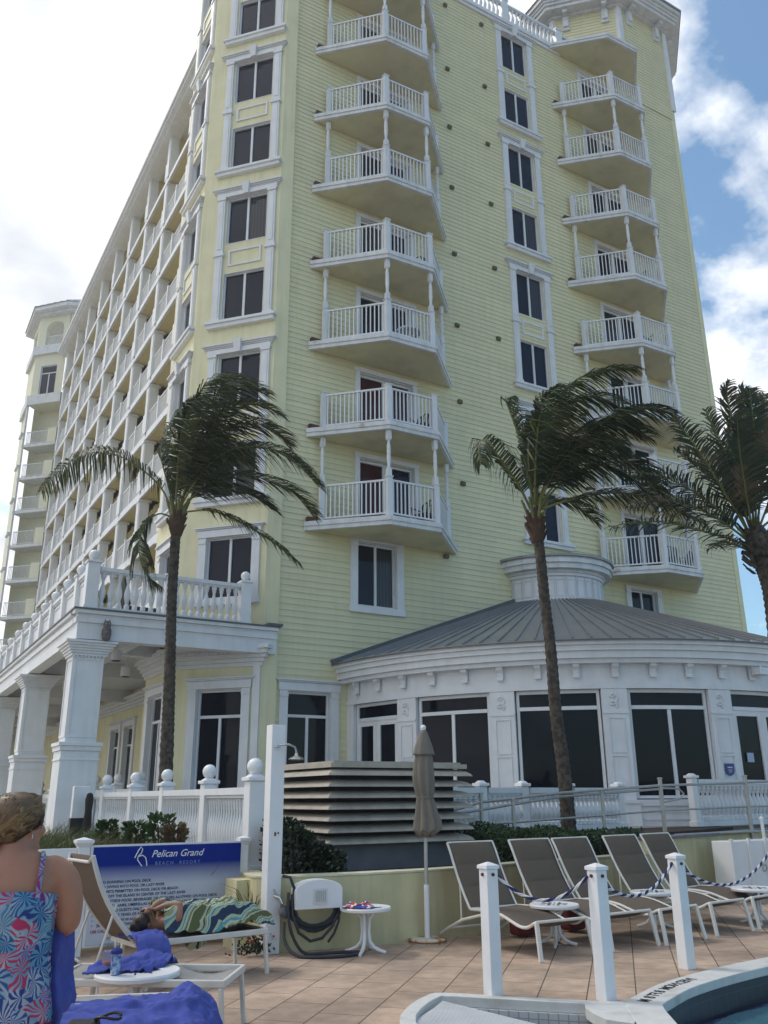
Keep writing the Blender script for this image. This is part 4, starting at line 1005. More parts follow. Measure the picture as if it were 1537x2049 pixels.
# ramp deck with railings
rm = thing('access_ramp', 'brown concrete access ramp beside the restaurant', 'ramp', (13,11.3,1.0))
m = MB(); m.add([(8.0,10.95,.70),(24,13.5,1.03),(24,14.6,1.03),(8.0,11.9,.70),(8.0,10.95,.3),(24,13.5,.3),(24,14.6,.3),(8.0,11.9,.3)], [(0,1,2,3),(4,5,1,0),(5,6,2,1),(6,7,3,2),(7,4,0,3)])
m.build('ramp_slab', mat('brown_ramp_concrete',(.11,.08,.075),.85,noise=.2), rm, fixn=True)
hr = thing('ramp_handrail', 'grey metal pipe handrail along the ramp in front of the restaurant', 'handrail', (11,11,1))
def Pp(u, v, Y=11.0): return aty(u, v, Y)
for (u, vt, vb) in ((962,1588,1650),(1026,1600,1660),(1204,1585,1660),(1320,1558,1672),(1490,1553,1680)):
    m = MB(); a = Pp(u, vt); b = a.copy(); b.z = .72; m.tube([a, b], .036 if u > 1300 else .03, 10); m.lathe([(.05,0),(.05,.01),(.02,.02)], (a.x,a.y,a.z), 10); m.build('rail_post', GALV, hr, smooth=True)
m = MB(); P1 = [Pp(905,1622), Pp(962,1605), Pp(1120,1587), Pp(1318,1572), Pp(1490,1566), Pp(1600,1560)]
m.tube(P1, .022, 8); m.build('top_rail', GALV, hr, smooth=True)
m = MB(); m.tube([Pp(905,1630), Pp(1120,1594), Pp(1318,1579)], .02, 8); m.build('top_rail', GALV, hr, smooth=True)
m = MB(); m.tube([Pp(905,1652), Pp(1026,1646), Pp(1200,1632), Pp(1322,1622), Pp(1490,1614), Pp(1600,1612)], .017, 8); m.build('mid_rail', GALV, hr, smooth=True)
m = MB(); m.tube([Pp(1325,1577), Pp(1358,1578), Pp(1368,1588), Pp(1362,1598), Pp(1328,1605)], .018, 8); m.build('rail_return', GALV, hr, smooth=True)
m = MB(); m.tube([Pp(1350,1671,10.6), Pp(1490,1664,10.6), Pp(1600,1662,10.6)], .02, 8); m.build('low_rail', GALV, hr, smooth=True)
# terrace balustrade on the right
tb = thing('restaurant_balustrade', 'low white balustrade in front of the round restaurant behind the pipe handrail', 'balustrade', (10.5,12.1,1.03))
TP = [(8.02,11.9),(8.9,12.0),(9.86,12.1),(11.0,12.25),(12.5,12.5)]
for i in range(4):
    a, b = TP[i], TP[i+1]; u = (b[0]-a[0], b[1]-a[1]); L = math.hypot(*u); f_ = Fr(a, u, (u[1], -u[0])); balustrade(tb, f_, .1, L-.1, 1.03, .72, int(L/.13))
for x, y in TP: ballpost(tb, (x,y), 1.03, .74, .15, 0)
f_ = Fr((14.2,12.2),(1,.15),(.15,-1)); balustrade(tb, f_, .1, 3.0, 1.03, .88, 18); ballpost(tb, (14.2,12.2), 1.03, .9, .15, 0)

# ball-topped fence on the left
bf = thing('ball_topped_fence', 'white balustrade fence with ball finials on its posts along the left terrace edge', 'fence', (4.5,12,.72))
FPp = [(4.38,10.72),(4.58,13.0),(4.62,15.25),(4.60,17.2),(4.52,19.1),(4.5,20.9),(4.5,22.8),(4.5,24.8),(4.5,26.8),(4.5,29),(4.5,31.2),(4.5,33.5),(4.5,36),(4.5,38.5)]
for i, (x, y) in enumerate(FPp):
    ballpost(bf, (x,y), .722, 1.09, .20, .105)
    if i < len(FPp)-1:
        b = FPp[i+1]; u = (b[0]-x, b[1]-y); L = math.hypot(*u); f_ = Fr((x,y), u, (-u[1], u[0])); balustrade(bf, f_, .1, L-.1, .76, .98, int(L/.14), rs=.5)
b2 = thing('inner_ball_fence', 'second white ball-topped fence seen behind the first beside the corner column', 'fence', (3.7,15,.7))
for i, y in enumerate((21.6, 23.8, 26.2, 28.6, 31.0)): ballpost(b2, (5.9, y), 1.0, .95, .2, .11)
m = MB(); m.box(5.85,5.95,21.7,31.0,1.75,1.85); m.build('handrail', VINYL, b2)

# meter box and dark bag hung on the fence
t = thing('electric_box', 'white electrical box strapped to the ball-topped fence above the dune grass', 'box', (4.3,17.5,1.2))
p = aty(160,1602,17.0); m = MB(); m.box(p.x-.14,p.x+.14,16.9,17.05,p.z-.3,p.z+.25); m.build('case', VINYL, t, bevel=.01); m = MB(); m.box(p.x-.15,p.x+.1,16.9,17.05,p.z-.62,p.z-.302); m.build('conduit', DARKM, t)
t = thing('coiled_cover', 'rolled black cover hanging on the white fence beside the electrical box', 'cover', (4.5,17,1.1))
p = aty(178,1612,16.7); m = MB(); m.lathe([(.03,-.45),(.08,-.35),(.06,-.1),(.075,.1),(.05,.2),(.02,.22)], (p.x,16.7,p.z), 10); m.build('bundle', mat('black_cloth',(.02,.02,.02),.9), t, smooth=True)

# louvred plant enclosure
le = thing('louvred_enclosure', 'beige louvred metal enclosure on a grey plinth beside the closed umbrella', 'enclosure', (5.44,10.6,.7))
LXA, LXB, LYA, LYB = 5.44, 7.52, 10.6, 12.45
m = MB(); m.box(LXA+.05, LXB-.05, LYA+.06, LYB, .70, 1.0); m.build('plinth', CONC, le)
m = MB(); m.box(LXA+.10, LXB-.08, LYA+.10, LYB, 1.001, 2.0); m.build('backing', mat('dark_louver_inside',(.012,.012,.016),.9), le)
def louver(m, z, drop=.135, o=.13, top=False):
    pr = [(-.07, .0), (.0, -.012), (.06, -.034), (.105, -.062), (.125, -.092), (.117, -.096), (.095, -.070), (.055, -.044), (.0, -.022), (-.07, -.010)]
    ex = {'a': 0}
    P_ = []
    for (d, dz_) in pr:
        P_.append([Vector((LXB+d*.9, LYA-d, z+dz_)), Vector((LXA-d, LYA-d, z+dz_)), Vector((LXA-d, LYB, z+dz_))])
    n = len(pr); v = [q for row in P_ for q in row]; f = []
    for i in range(n):
        j = (i+1)%n
        for k in range(2): f.append((i*3+k, i*3+k+1, j*3+k+1, j*3+k))
    f += [tuple(i*3 for i in range(n)), tuple(i*3+2 for i in range(n))[::-1]]
    m.add(v, f)
for i in range(7):
    m = MB(); louver(m, 2.0-.02-.143*i); m.build('louver_blade', LOUV, le, fixn=True)
m = MB(); m.box(LXA-.06, LXB+.06, LYA-.06, LYB, 1.99, 2.05); m.box(LXA+.01, LXB, LYA+.01, LYB, 2.051, 2.075); m.build('top_cap', LOUV, le)
for i in range(2):
    m = MB()
    if i == 0: m.box(LXA+.0, LXB, LYA+.02, LYA+.08, .985, 1.015)
    else: m.box(LXA+.02, LXA+.08, LYA+.081, LYB, .985, 1.015)
    m.build('base_rail', ROOFD, le)

# closed umbrella
um = thing('closed_umbrella', 'closed taupe patio umbrella on a rust-edged round base by the low wall', 'umbrella', (6.02,9.27,0))
m = MB(); m.lathe([(.215,0),(.22,.01),(.22,.045),(.20,.05)], (6.02,9.27,.0), 28); m.build('base_plate', mat('cream_enamel_rust',(.62,.57,.48),.5,col2=(.30,.12,.03),c2scale=9,c2lo=.52,c2hi=.62), um)
m = MB(); m.lathe([(.222,0),(.222,.018)], (6.02,9.27,.012), 28, cap=False); m.build('rust_ring', mat('orange_rust',(.28,.11,.03),.9,noise=.4,nscale=30), um)
m = MB(); m.tube([(6.02,9.27,.05),(6.02,9.27,.62)], .032, 14); m.build('lower_pole', VINYL, um, smooth=True)
m = MB(); m.tube([(6.02,9.27,.62),(6.02,9.27,2.40)], .022, 12); m.build('pole', GALV, um, smooth=True)
m = MB(); m.sphere((6.02,9.27,2.43), .035, 12, 8); m.tube([(6.02,9.27,2.37),(6.02,9.27,2.41)], .03, 10); m.build('finial', VINYL, um, smooth=True)
UF = mat('taupe_umbrella_canvas', (.185,.165,.138), .9, noise=.12, nscale=6, bump=.3, bscale=150)
def folded(prof, nf, amp, seed, c=(6.02,9.27)):
    r_ = random.Random(seed); n = nf*8; ph = [r_.uniform(-.25,.25) for _ in range(nf)]; am = [r_.uniform(.7,1.2) for _ in range(nf)]
    rings = []
    for (rad, z, ox, oy) in prof:
        ring = []
        for k in range(n):
            t_ = 2*math.pi*k/n; j = int(k/8); w_ = math.cos(nf*t_ + ph[j]*math.sin(t_*3))
            rr = rad*(1 + amp*am[j]*w_*min(1, (2.4-z)*1.3)); ring.append((c[0]+rr*math.cos(t_)+ox, c[1]+rr*math.sin(t_)*.85+oy, z + (.018*w_ if z < 1.35 else 0)))
        rings.append(ring)
    mb = MB(); mb.loft(rings, cap=False); return mb
folded([(.035,2.40,0,0),(.055,2.36,0,0),(.085,2.28,0,0),(.115,2.2,0,0),(.135,2.12,0,0),(.14,2.10,0,0)], 8, .10, 3).build('vent_flap', UF, um, smooth=True, solid=.004)
folded([(.05,2.32,0,0),(.10,2.14,0,0),(.12,2.0,-.01,0),(.13,1.85,-.015,0),(.125,1.75,-.01,0),(.11,1.66,0,0),(.095,1.60,0,0),(.11,1.54,.01,0),(.13,1.42,.02,0),(.155,1.32,.03,0),(.165,1.22,.025,0),(.10,1.16,.0,0)], 8, .17, 4).build('canopy', UF, um, smooth=True, solid=.004)
m = MB(); m.lathe([(.100,0),(.104,.012),(.100,.024)], (6.02,9.27,1.59), 20, cap=False); m.build('tie_strap', UF, um)

# sun loungers (local frame: feet towards -y, x across, origin under the foot end)
def make_lounger(name, label, fm, sm, back=62, arms=False, group=None, blen=.78, slen=1.18, legs_low=True):
    t = thing(name, label, 'sun lounger', (0,0,0), group)
    hw = .34; zf = .37
    def side(s_):
        return s_*hw
    seat = [(0.0,.365),(.06,.345),(.16,.300),(.28,.292),(.42,.325),(.60,.372),(.80,.392),(1.0,.388),(slen,.380)]
    ca, sa = math.cos(R(back)), math.sin(R(back))
    bk = []
    for i in range(9):
        s_ = blen*i/8; bow = .05*math.sin(math.pi*min(1, i/8*1.05))
        bk.append((slen + .01 + s_*ca + bow*sa*.8 + (.06*(i/8)**3), .385 + s_*sa - bow*ca*.8))
    def sheet(pts, off, w_=hw-.02, bulge=.0, pil=False):
        rings = []
        for i, (y, z) in enumerate(pts):
            row = []
            for j in range(9):
                u = -1+2*j/8; sag = -.012*(1-u*u); row.append((u*w_, y, z+off+sag))
            rings.append(row)
        mb = MB(); mb.loft(rings, cap=False, closed=False); return mb
    def fine(pts, n=6):
        return [ (p[0], p[1]) for p in dense(pts, n)]
    st = sheet(fine(seat), .004).build('seat_sling', sm, t, smooth='all', solid=.006)
    # padded back with two stitched rolls
    fb = fine(bk, 6); N_ = len(fb)
    rings = []
    for i, (y, z) in enumerate(fb):
        u0 = i/(N_-1); ph = (u0*3) % 1.0; puff = .022*math.sqrt(abs(math.sin(math.pi*min(ph, 1))))*1.0
        nx, nz = -sa, ca
        row = [( (-1+2*j/10)*(hw-.015), y + nx*puff*(1-abs(-1+2*j/10)**4) - .0, z + nz*puff*(1-abs(-1+2*j/10)**4) - .02*(1-(-1+2*j/10)**2)*(1 if 0 < i < N_-1 else .3)*0) for j in range(11)]
        rings.append(row)
    mb = MB(); mb.loft(rings, cap=False, closed=False); mb.build('back_sling', sm, t, smooth='all', solid=.012)
    for s_ in (-1, 1):
        m = MB(); m.tube([(s_*hw, y, z) for y, z in fine(seat, 3)], .017, 8); m.build('seat_rail', fm, t, smooth=True)
        m = MB(); m.tube([(s_*hw, y, z) for y, z in fine(bk, 2)], .015, 8); m.build('back_rail', fm, t, smooth=True)
        m = MB(); m.beam((s_*(hw+.005), .01, .36), (s_*(hw+.03), -.06, 0), .028, .05, up=(1,0,0)); m.build('front_leg', fm, t, bevel=.006)
        m = MB(); m.tube([(s_*hw, .62, .36), (s_*hw, 1.0, .33), (s_*hw, 1.35, .25), (s_*hw, 1.65, .13), (s_*hw, 1.88, .015)], .018, 8); m.build('rear_leg', fm, t, smooth=True)
        m = MB(); m.tube([(s_*hw, slen+.01+.3*ca+.04, .385+.3*sa), (s_*hw, slen+.18, .28), (s_*hw, slen+.2, .22)], .011, 6); m.build('back_strut', fm, t, smooth=True)
    for (y, z) in (seat[0], seat[-1], (1.66,.13)):
        m = MB(); m.tube([(-hw, y, z), (hw, y, z)], .015, 8); m.build('crossbar', fm, t, smooth=True)
    y, z = bk[-1]; m = MB(); m.tube([(-hw, y, z), (hw, y, z)], .014, 8); m.build('top_rail', fm, t, smooth=True)
    return t
G5 = 'taupe padded loungers in the row by the low wall'
L0 = make_lounger('sun_lounger', 'taupe padded lounger standing next to the umbrella base', FRAME, SLING, group=G5)
lo = [(6.65,7.62,0,'x'),(7.70,7.70,2,'taupe padded lounger second in the row, behind the small white table'),(8.50,7.70,6,'taupe padded lounger third in the row, in the middle of the five'),
      (9.50,7.82,5,'taupe padded lounger fourth in the row, behind the right rope bollard'),(10.42,7.95,8,'taupe padded lounger last in the row, nearest the white cabinet')]
for i, (x, y, a, lb) in enumerate(lo):
    o = L0 if i == 0 else copy_tree(L0)
    if i: o['label'] = lb
    o.location = (x, y, 0); o.rotation_euler = (0,0,R(a))

def make_table(name, label, x, y, rr=.28, h=.43, group=None, slots=True, rz=0):
    t = thing(name, label, 'side table', (0,0,0), group)
    m = MB(); m.lathe([(rr*.9,h-.045),(rr,h-.035),(rr+.004,h-.012),(rr-.004,h),(rr-.02,h-.004),(.001,h-.002)], (0,0,0), 36); m.build('tabletop', VINYL, t, smooth=True)
    if slots:
        m = MB()
        for i in range(8):
            a = 2*math.pi*i/8
            for rad in (.05, .11):
                c, s_ = math.cos(a+(.39 if rad > .1 else 0)), math.sin(a+(.39 if rad > .1 else 0)); m.beam((c*rad, s_*rad, h+.0005), (c*(rad+.05), s_*(rad+.05), h+.0005), .010, .003)
        m.build('drain_slots', DARKM, t)
    for i in range(4):
        a = math.pi/4 + i*math.pi/2 + rz; c, s_ = math.cos(a), math.sin(a)
        m = MB(); pth = [(c*.10,s_*.10,h-.05),(c*.045,s_*.045,h-.12),(c*.035,s_*.035,.20),(c*.05,s_*.05,.11),(c*.10,s_*.10,.055),(c*.17,s_*.17,.025),(c*.23,s_*.23,.012)]
        m.tube([(p[0],p[1],p[2]) for p in [tuple(q) for q in dense([(p[0],p[2]) for p in pth],3)] ] if False else pth, [.018,.018,.02,.02,.02,.019,.017], 8); m.build('leg', VINYL, t, smooth=True)
    t.location = (x, y, 0); return t
GT = 'small round white resin tables'
make_table('side_table', 'small white table by the hose holder with a colourful swimsuit on it', 5.07, 9.05, .28, .46, GT)
make_table('side_table', 'small white table between the first two taupe loungers', 7.15, 8.32, .28, .43, GT)
p = atz(1305,1783,.43); make_table('side_table', 'small white table seen behind the right rope bollard', p.x, p.y, .28, .43, GT)
p = atz(1510,1776,.43); make_table('side_table', 'small white table at the right edge below the white cabinet', p.x, p.y, .30, .43, GT)
make_table('side_table', 'round white table in the foreground holding the drinks', 1.96, 6.86, .30, .43, GT)

# swimsuit on the hose table
sw_ = thing('swimsuit', 'crumpled red, white and blue patterned swimsuit on the small white table', 'swimsuit', (4.95,9.0,.46))
m = MB(); r_ = random.Random(3); rings = []
def cloth(cx, cy, z0, lx, ly, amp, nx=26, ny=18, seed=1, ang=0, edge=.02, f=9):
    r_ = random.Random(seed); ph = [r_.uniform(0,6.28) for _ in range(12)]; mb = MB(); v = []
    ca, sa = math.cos(ang), math.sin(ang)
    for j in range(ny+1):
        for i in range(nx+1):
            u = i/nx-.5; w_ = j/ny-.5; x = u*lx*(1+.12*math.sin(5*w_+ph[0])); y = w_*ly*(1+.15*math.sin(6*u+ph[1]))
            h = sum(abs(math.sin(f*(.6+.25*k)*(u*math.cos(ph[k])+w_*math.sin(ph[k])*ly/lx)+ph[k+4])) for k in range(4))/4
            rad = min(1, 2.2*(.5-max(abs(u),abs(w_)))*2); z = z0 + amp*h*rad + edge*.15
            v.append((cx+x*ca-y*sa, cy+x*sa+y*ca, z))
    fcs = [(j*(nx+1)+i, j*(nx+1)+i+1, (j+1)*(nx+1)+i+1, (j+1)*(nx+1)+i) for j in range(ny) for i in range(nx)]
    mb.add(v, fcs); return mb
def pattern_mat(name, cols, scale):
    m_ = bpy.data.materials.new(name); m_.use_nodes = True; t = m_.node_tree; b = t.nodes['Principled BSDF']; b.inputs['Roughness'].default_value = .75
    tcn = N(t,'ShaderNodeTexCoord'); vo = N(t,'ShaderNodeTexVoronoi'); vo.inputs['Scale'].default_value = scale
    t.links.new(tcn.outputs['Object'], vo.inputs['Vector']); sp = N(t,'ShaderNodeSeparateColor'); t.links.new(vo.outputs['Color'], sp.inputs[0])
    rp_ = N(t,'ShaderNodeValToRGB'); rp_.color_ramp.interpolation = 'CONSTANT'; e = rp_.color_ramp.elements
    e[0].position = 0; e[0].color = (*cols[0],1); e[1].position = 1/len(cols); e[1].color = (*cols[1],1)
    for i in range(2, len(cols)): x = e.new(i/len(cols)); x.color = (*cols[i],1)
    t.links.new(sp.outputs[0], rp_.inputs[0]); t.links.new(rp_.outputs[0], b.inputs['Base Color']); return m_
cloth(4.95,9.0,.462,.34,.20,.055,seed=4,ang=-.5).build('fabric', pattern_mat('swimsuit_print', [(.6,.05,.03),(.03,.06,.35),(.7,.7,.72),(.5,.12,.05),(.02,.03,.12)], 38), sw_, smooth='all', solid=.004)
t = thing('folded_napkin', 'folded white towel beside the swimsuit on the small white table', 'napkin', (5.12,8.98,.46)); cloth(5.12,8.95,.462,.14,.10,.02,seed=8).build('fabric', VINYL, t, smooth='all', solid=.006)

# rope bollards
bl = [((4.94,6.60),'white square bollard on the left, nearest the grated gutter'),((5.61,5.95),'white square bollard standing on the pool coping in the middle'),((7.26,6.55),'white square bollard on the right, in front of the loungers')]
tops = []
for (x, y), lb in bl:
    t = thing('rope_bollard', lb, 'bollard', (x,y,0), 'white bollards with a rope between them')
    a = .060; m = MB(); m.box(x-a,x+a,y-a,y+a,0,1.0); m.build('shaft', VINYL, t, bevel=.006)
    m = MB(); m.box(x-a-.012,x+a+.012,y-a-.012,y+a+.012,1.0,1.028); a2 = a+.012; m.prism([(x-a2,y-a2),(x+a2,y-a2),(x+a2,y+a2),(x-a2,y+a2)], 1.0285, 1.055, [(x-.01,y-.01),(x+.01,y-.01),(x+.01,y+.01),(x-.01,y+.01)]); m.build('cap', VINYL, t, bevel=.003)
    for dx, dy in ((a,0),(-a,0),(0,-a)):
        m = MB(); m.tube([(x+dx*1.0,y+dy*1.0,.955),(x+dx*1.25,y+dy*1.25,.955)], .014, 8); m.build('eye_bolt', RUST, t)
    tops.append((x,y))
NAVY = mat('navy_rope', (.02,.02,.11), .8); WROPE = mat('white_rope', (.62,.62,.62), .8)
def rope(a, b, sag, label):
    t = thing('barrier_rope', label, 'rope', tuple(a), 'blue and white ropes between the bollards')
    n = 120; P_ = []
    for i in range(n+1): t_ = i/n; p = Vector(a).lerp(Vector(b), t_); p.z -= sag*4*t_*(1-t_); P_.append(p)
    m = MB(); rr = .0105
    for st in range(4):
        pts2 = []
        for i, p in enumerate(P_):
            d = (P_[min(i+1,n)]-P_[max(i-1,0)]).normalized(); s1 = d.cross(Vector((0,0,1))).normalized(); s2 = s1.cross(d); L = (Vector(b)-Vector(a)).length
            an = 2*math.pi*(i/n*L/.16 + st/4); pts2.append(p + s1*math.cos(an)*rr*.8 + s2*math.sin(an)*rr*.8)
        m.mi = st//2; m.tube(pts2, rr*.72, 6)
    m.build('strands', [NAVY, WROPE], t, smooth=True)
z = .95
rope((tops[0][0]+.07,tops[0][1]-.02,z), (tops[1][0]-.06,tops[1][1]+.05,z), .20, 'blue and white rope sagging between the left and middle bollards')
rope((tops[1][0]+.06,tops[1][1]+.05,z-.04), (tops[2][0]-.07,tops[2][1]-.0,z), .20, 'blue and white rope sagging between the middle and right bollards')
rope((tops[2][0]+.07,tops[2][1]+.05,z-.02), (9.45,7.1,z), .26, 'blue and white rope running from the right bollard out of the picture')

# white cabinet at the right
cb = thing('pool_cabinet', 'white vinyl cabinet numbered 6 standing against the yellow wall at the right', 'cabinet', (12.2,9.85,0))
m = MB(); m.box(12.17,13.9,9.85,10.2,0,.90); m.build('body', VINYL, cb, bevel=.01)
for i in range(4):
    m = MB(); x = 12.2+.42*i; m.box(x-.03,x+.03,9.815,9.849,0,.94); m.build('corner_strip', VINYL, cb)
text_obj(cb, '6', .30, Matrix(((1,0,0,12.86),(0,0,-1,9.842),(0,1,0,.42),(0,0,0,1))), mat('faded_grey_numeral',(.42,.43,.44),.6), name='numeral', shear=.2)
t = thing('white_post', 'thin white post sticking up behind the white cabinet at the right edge', 'post', (13.2,10.3,0)); p = aty(1524,1640,10.3)
m = MB(); m.tube([(p.x,10.3,.5),(p.x,10.3,p.z)], .028, 10); m.build('shaft', VINYL, t); m = MB(); m.lathe([(.04,0),(.04,.03),(.02,.05)], (p.x,10.3,p.z), 10); m.build('cap', VINYL, t)

# shower post
sp = thing('shower_post', 'tall square white shower post with a chrome shower head beside the louvred enclosure', 'shower', (4.19,9.6,0))
X, Y = 4.17, 9.60; m = MB(); m.box(X-.085,X+.085,Y-.085,Y+.085,0,2.42); m.build('shaft', VINYL, sp, bevel=.006)
m = MB(); m.tube([(X-.02,Y-.09,2.17),(X-.02,Y-.15,2.185),(X+.06,Y-.24,2.19),(X+.12,Y-.28,2.16),(X+.135,Y-.29,2.10)], .012, 8); m.lathe([(.035,0),(.035,.012)], (X-.02,Y-.1,2.165), 12); m.build('shower_arm', CHROME, sp, smooth=True)
m = MB(); m.lathe([(.085,0),(.09,.008),(.075,.022),(.03,.04),(.018,.055),(.018,.075)], (X+.135,Y-.29,2.02), 24); m.build('shower_head', CHROME, sp, smooth=True)
m = MB(); m.tube([(X+.0,Y-.087,.64),(X-.01,Y-.14,.62),(X+.03,Y-.18,.60)], .01, 8); m.tube([(X+.0,Y-.087,.58),(X+.05,Y-.14,.56),(X+.07,Y-.17,.50)], .014, 8); m.build('foot_tap', CHROME, sp, smooth=True)
m = MB(); c_ = Vector((X+.08,Y-.2,.42)); Mx = Matrix.Rotation(R(65),3,'X'); o_ = MB(); o_.lathe([(.068,0),(.072,.01),(.05,.03),(.02,.05)], (0,0,0), 22)
m.add([Mx @ Vector(p) + c_ for p in o_.v], o_.f); m.build('foot_shower', mat('dark_metal',(.10,.10,.11),.4,metal=.6), sp, smooth=True)
m = MB(); m.box(X-.02,X+.0,Y-.092,Y-.087,1.20,1.24); m.box(X+.02,X+.035,Y-.092,Y-.087,1.22,1.24); m.build('screw_holes', RUST, sp)

# hose holder
hh = thing('hose_holder', 'white hose hanger with an arched top fixed to the low yellow wall', 'hose holder', (4.63,9.40,.4))
pf = Fr((4.35,9.46),(1,-.10),(-.10,-1)); out_ = [(0,.445),(.55,.445),(.55,.64)]+[(.275+.275*math.cos(t_*math.pi/10),.64+.105*math.sin(t_*math.pi/10)) for t_ in range(1,10)]+[(0,.64)]
n = len(out_); m = MB(); v = [pf.p(u,z,.0) for u,z in out_]+[pf.p(u,z,.17) for u,z in out_]; m.add(v, [tuple(range(n))[::-1], tuple(range(n,2*n))]+[(i,(i+1)%n,(i+1)%n+n,i+n) for i in range(n)]); m.build('hanger_plate', VINYL, hh, fixn=True, bevel=.008)
m = MB(); pf.box(m,.20,.36,.50,.65,.171,.19); m.build('label_plate', WHITE2, hh); m = MB(); 
for i in range(6): pf.box(m,.22+.022*i,.232+.022*i,.52,.63,.1905,.194)
m.build('plate_relief', mat('grey_relief',(.42,.43,.42),.6), hh)
HOSE = mat('dark_rubber_hose', (.028,.032,.042), .55, noise=.2)
ho = thing('garden_hose', 'dark coiled garden hose hanging from the white holder and trailing on the deck', 'hose', (4.6,9.3,0))
m = MB(); P_ = []; r_ = random.Random(2)
P_.append(pf.p(-.09,.78,-.02)); P_ += [pf.p(-.04,.77,.08), pf.p(.0,.66,.11)]
loops = 7
for i in range(loops*16):
    a = math.pi*.9 + 2*math.pi*i/16; k = i/16; rx = .27+.035*math.sin(k*2.1); rz = .20+.028*math.sin(k*1.3+1)
    P_.append(pf.p(.26+rx*math.cos(a), .46+rz*math.sin(a) - (.03*k/7 if math.sin(a) < 0 else 0), .05+.012*(k%4)+.01*r_.random()))
m.tube(P_, .017, 7)
lo2 = [pf.p(-.02,.6,.1), pf.p(-.02,.40,.13), pf.p(.05,.22,.15), pf.p(.18,.13,.16), pf.p(.32,.15,.15), pf.p(.45,.26,.13), pf.p(.52,.38,.1)]
m.tube([q for q in lo2], .017, 7)
gz = .018
g = [pf.p(-.06,.62,.1), pf.p(-.07,.45,.12), pf.p(-.03,.22,.14), pf.p(.10,.06,.20)]
G_ = [Vector((4.42,9.26,.03)), Vector((4.60,9.18,gz)), Vector((4.85,9.12,gz)), Vector((4.98,9.02,gz)), Vector((4.92,8.93,gz)), Vector((4.7,8.90,gz)), Vector((4.45,8.99,gz)), Vector((4.28,9.15,.03)), Vector((4.22,9.30,.15)), Vector((4.24,9.37,.35))]
allp = [Vector(q) for q in g[:3]]+G_
sm_ = []
for i in range(len(allp)-1):
    p0,p1,p2,p3 = allp[max(i-1,0)],allp[i],allp[i+1],allp[min(i+2,len(allp)-1)]
    for k in range(6): t_ = k/6; sm_.append(.5*((2*p1)+(p2-p0)*t_+(2*p0-5*p1+4*p2-p3)*t_*t_+(3*p1-p0-3*p2+p3)*t_**3))
m.tube(sm_, .017, 7); m.tube([pf.p(.54,.44,.1), pf.p(.53,.3,.11), pf.p(.47,.18,.12), pf.p(.40,.10,.12)], .014, 7); m.build('hose_coil', HOSE, ho, smooth=True)

# white picket fence with the pool-rules sign
wf = thing('picket_fence', 'low white vinyl picket fence behind the woman, left of the rules sign', 'fence', (1.5,10.55,0))
def flatpost(par, x, y, z0, z1, w_=.13):
    m = MB(); a = w_/2; m.box(x-a,x+a,y-a,y+a,z0,z1-.09); p = m.build('post', VINYL, par, bevel=.006)
    m = MB(); m.prism([(x-a,y-a),(x+a,y-a),(x+a,y+a),(x-a,y+a)], z1-.0895, z1-.045, [(x-a*1.45,y-a*1.45),(x+a*1.45,y-a*1.45),(x+a*1.45,y+a*1.45),(x-a*1.45,y+a*1.45)]); m.box(x-a*1.45,x+a*1.45,y-a*1.45,y+a*1.45,z1-.0445,z1-.015); m.prism([(x-a*1.3,y-a*1.3),(x+a*1.3,y-a*1.3),(x+a*1.3,y+a*1.3),(x-a*1.3,y+a*1.3)], z1-.0145, z1+.01, [(x-.01,y-.01),(x+.01,y-.01),(x+.01,y+.01),(x-.01,y+.01)]); m.build('post_cap', VINYL, p)
flatpost(wf, 2.30, 10.55, 0, 1.19); flatpost(wf, .2, 10.55, 0, 1.19); flatpost(wf, -2.0, 10.55, 0, 1.19)
m = MB(); m.box(-4,2.23,10.53,10.58,1.0,1.09); m.build('top_rail', VINYL, wf); m = MB(); m.box(-4,2.23,10.53,10.58,.10,.18); m.build('bottom_rail', VINYL, wf)
for i in range(44):
    m = MB(); x = 2.13-.14*i; m.box(x-.03,x+.03,10.54,10.57,.181,.999); m.build('picket', VINYL, wf)
sg = thing('rules_sign', 'blue and white pool rules sign board between two white posts behind the sleeper', 'sign', (3.25,10.5,0))
flatpost(sg, 4.20, 10.55, 0, 1.16, .10)
m = MB(); m.box(2.37,4.17,10.49,10.53,.08,1.115); m.build('frame', VINYL, sg)
sm2 = bpy.data.materials.new('sign_face_print'); sm2.use_nodes = True; t = sm2.node_tree; b = t.nodes['Principled BSDF']; b.inputs['Roughness'].default_value = .55; b.inputs['Specular IOR Level'].default_value = .15
tcn = N(t,'ShaderNodeTexCoord'); se = N(t,'ShaderNodeSeparateXYZ'); t.links.new(tcn.outputs['Object'], se.inputs[0])
mr = N(t,'ShaderNodeMapRange'); mr.inputs['From Min'].default_value = .68; mr.inputs['From Max'].default_value = .90; t.links.new(se.outputs['Z'], mr.inputs[0])
rp_ = N(t,'ShaderNodeValToRGB'); rp_.color_ramp.elements[0].color = (.52,.56,.64,1); rp_.color_ramp.elements[1].color = (.004,.022,.24,1); t.links.new(mr.outputs[0], rp_.inputs[0]); t.links.new(rp_.outputs[0], b.inputs['Base Color'])
m = MB(); m.box(2.40,4.14,10.478,10.489,.10,1.095); m.build('sign_face', sm2, sg)
WINK = mat('white_sign_ink', (.75,.77,.82), .5); BINK = mat('navy_sign_ink', (.03,.04,.12), .6); RINK = mat('red_sign_ink', (.35,.03,.05), .6); GINK = mat('grey_sign_ink', (.16,.18,.22), .6)
def stext(body, x, z, size, ink, **kw):
    return text_obj(sg, body, size, Matrix(((1,0,0,x),(0,0,-1,10.474),(0,1,0,z),(0,0,0,1))), ink, **kw)
stext('Pelican Grand', 3.05, .97, .108, WINK, shear=.35, bold=.0005)
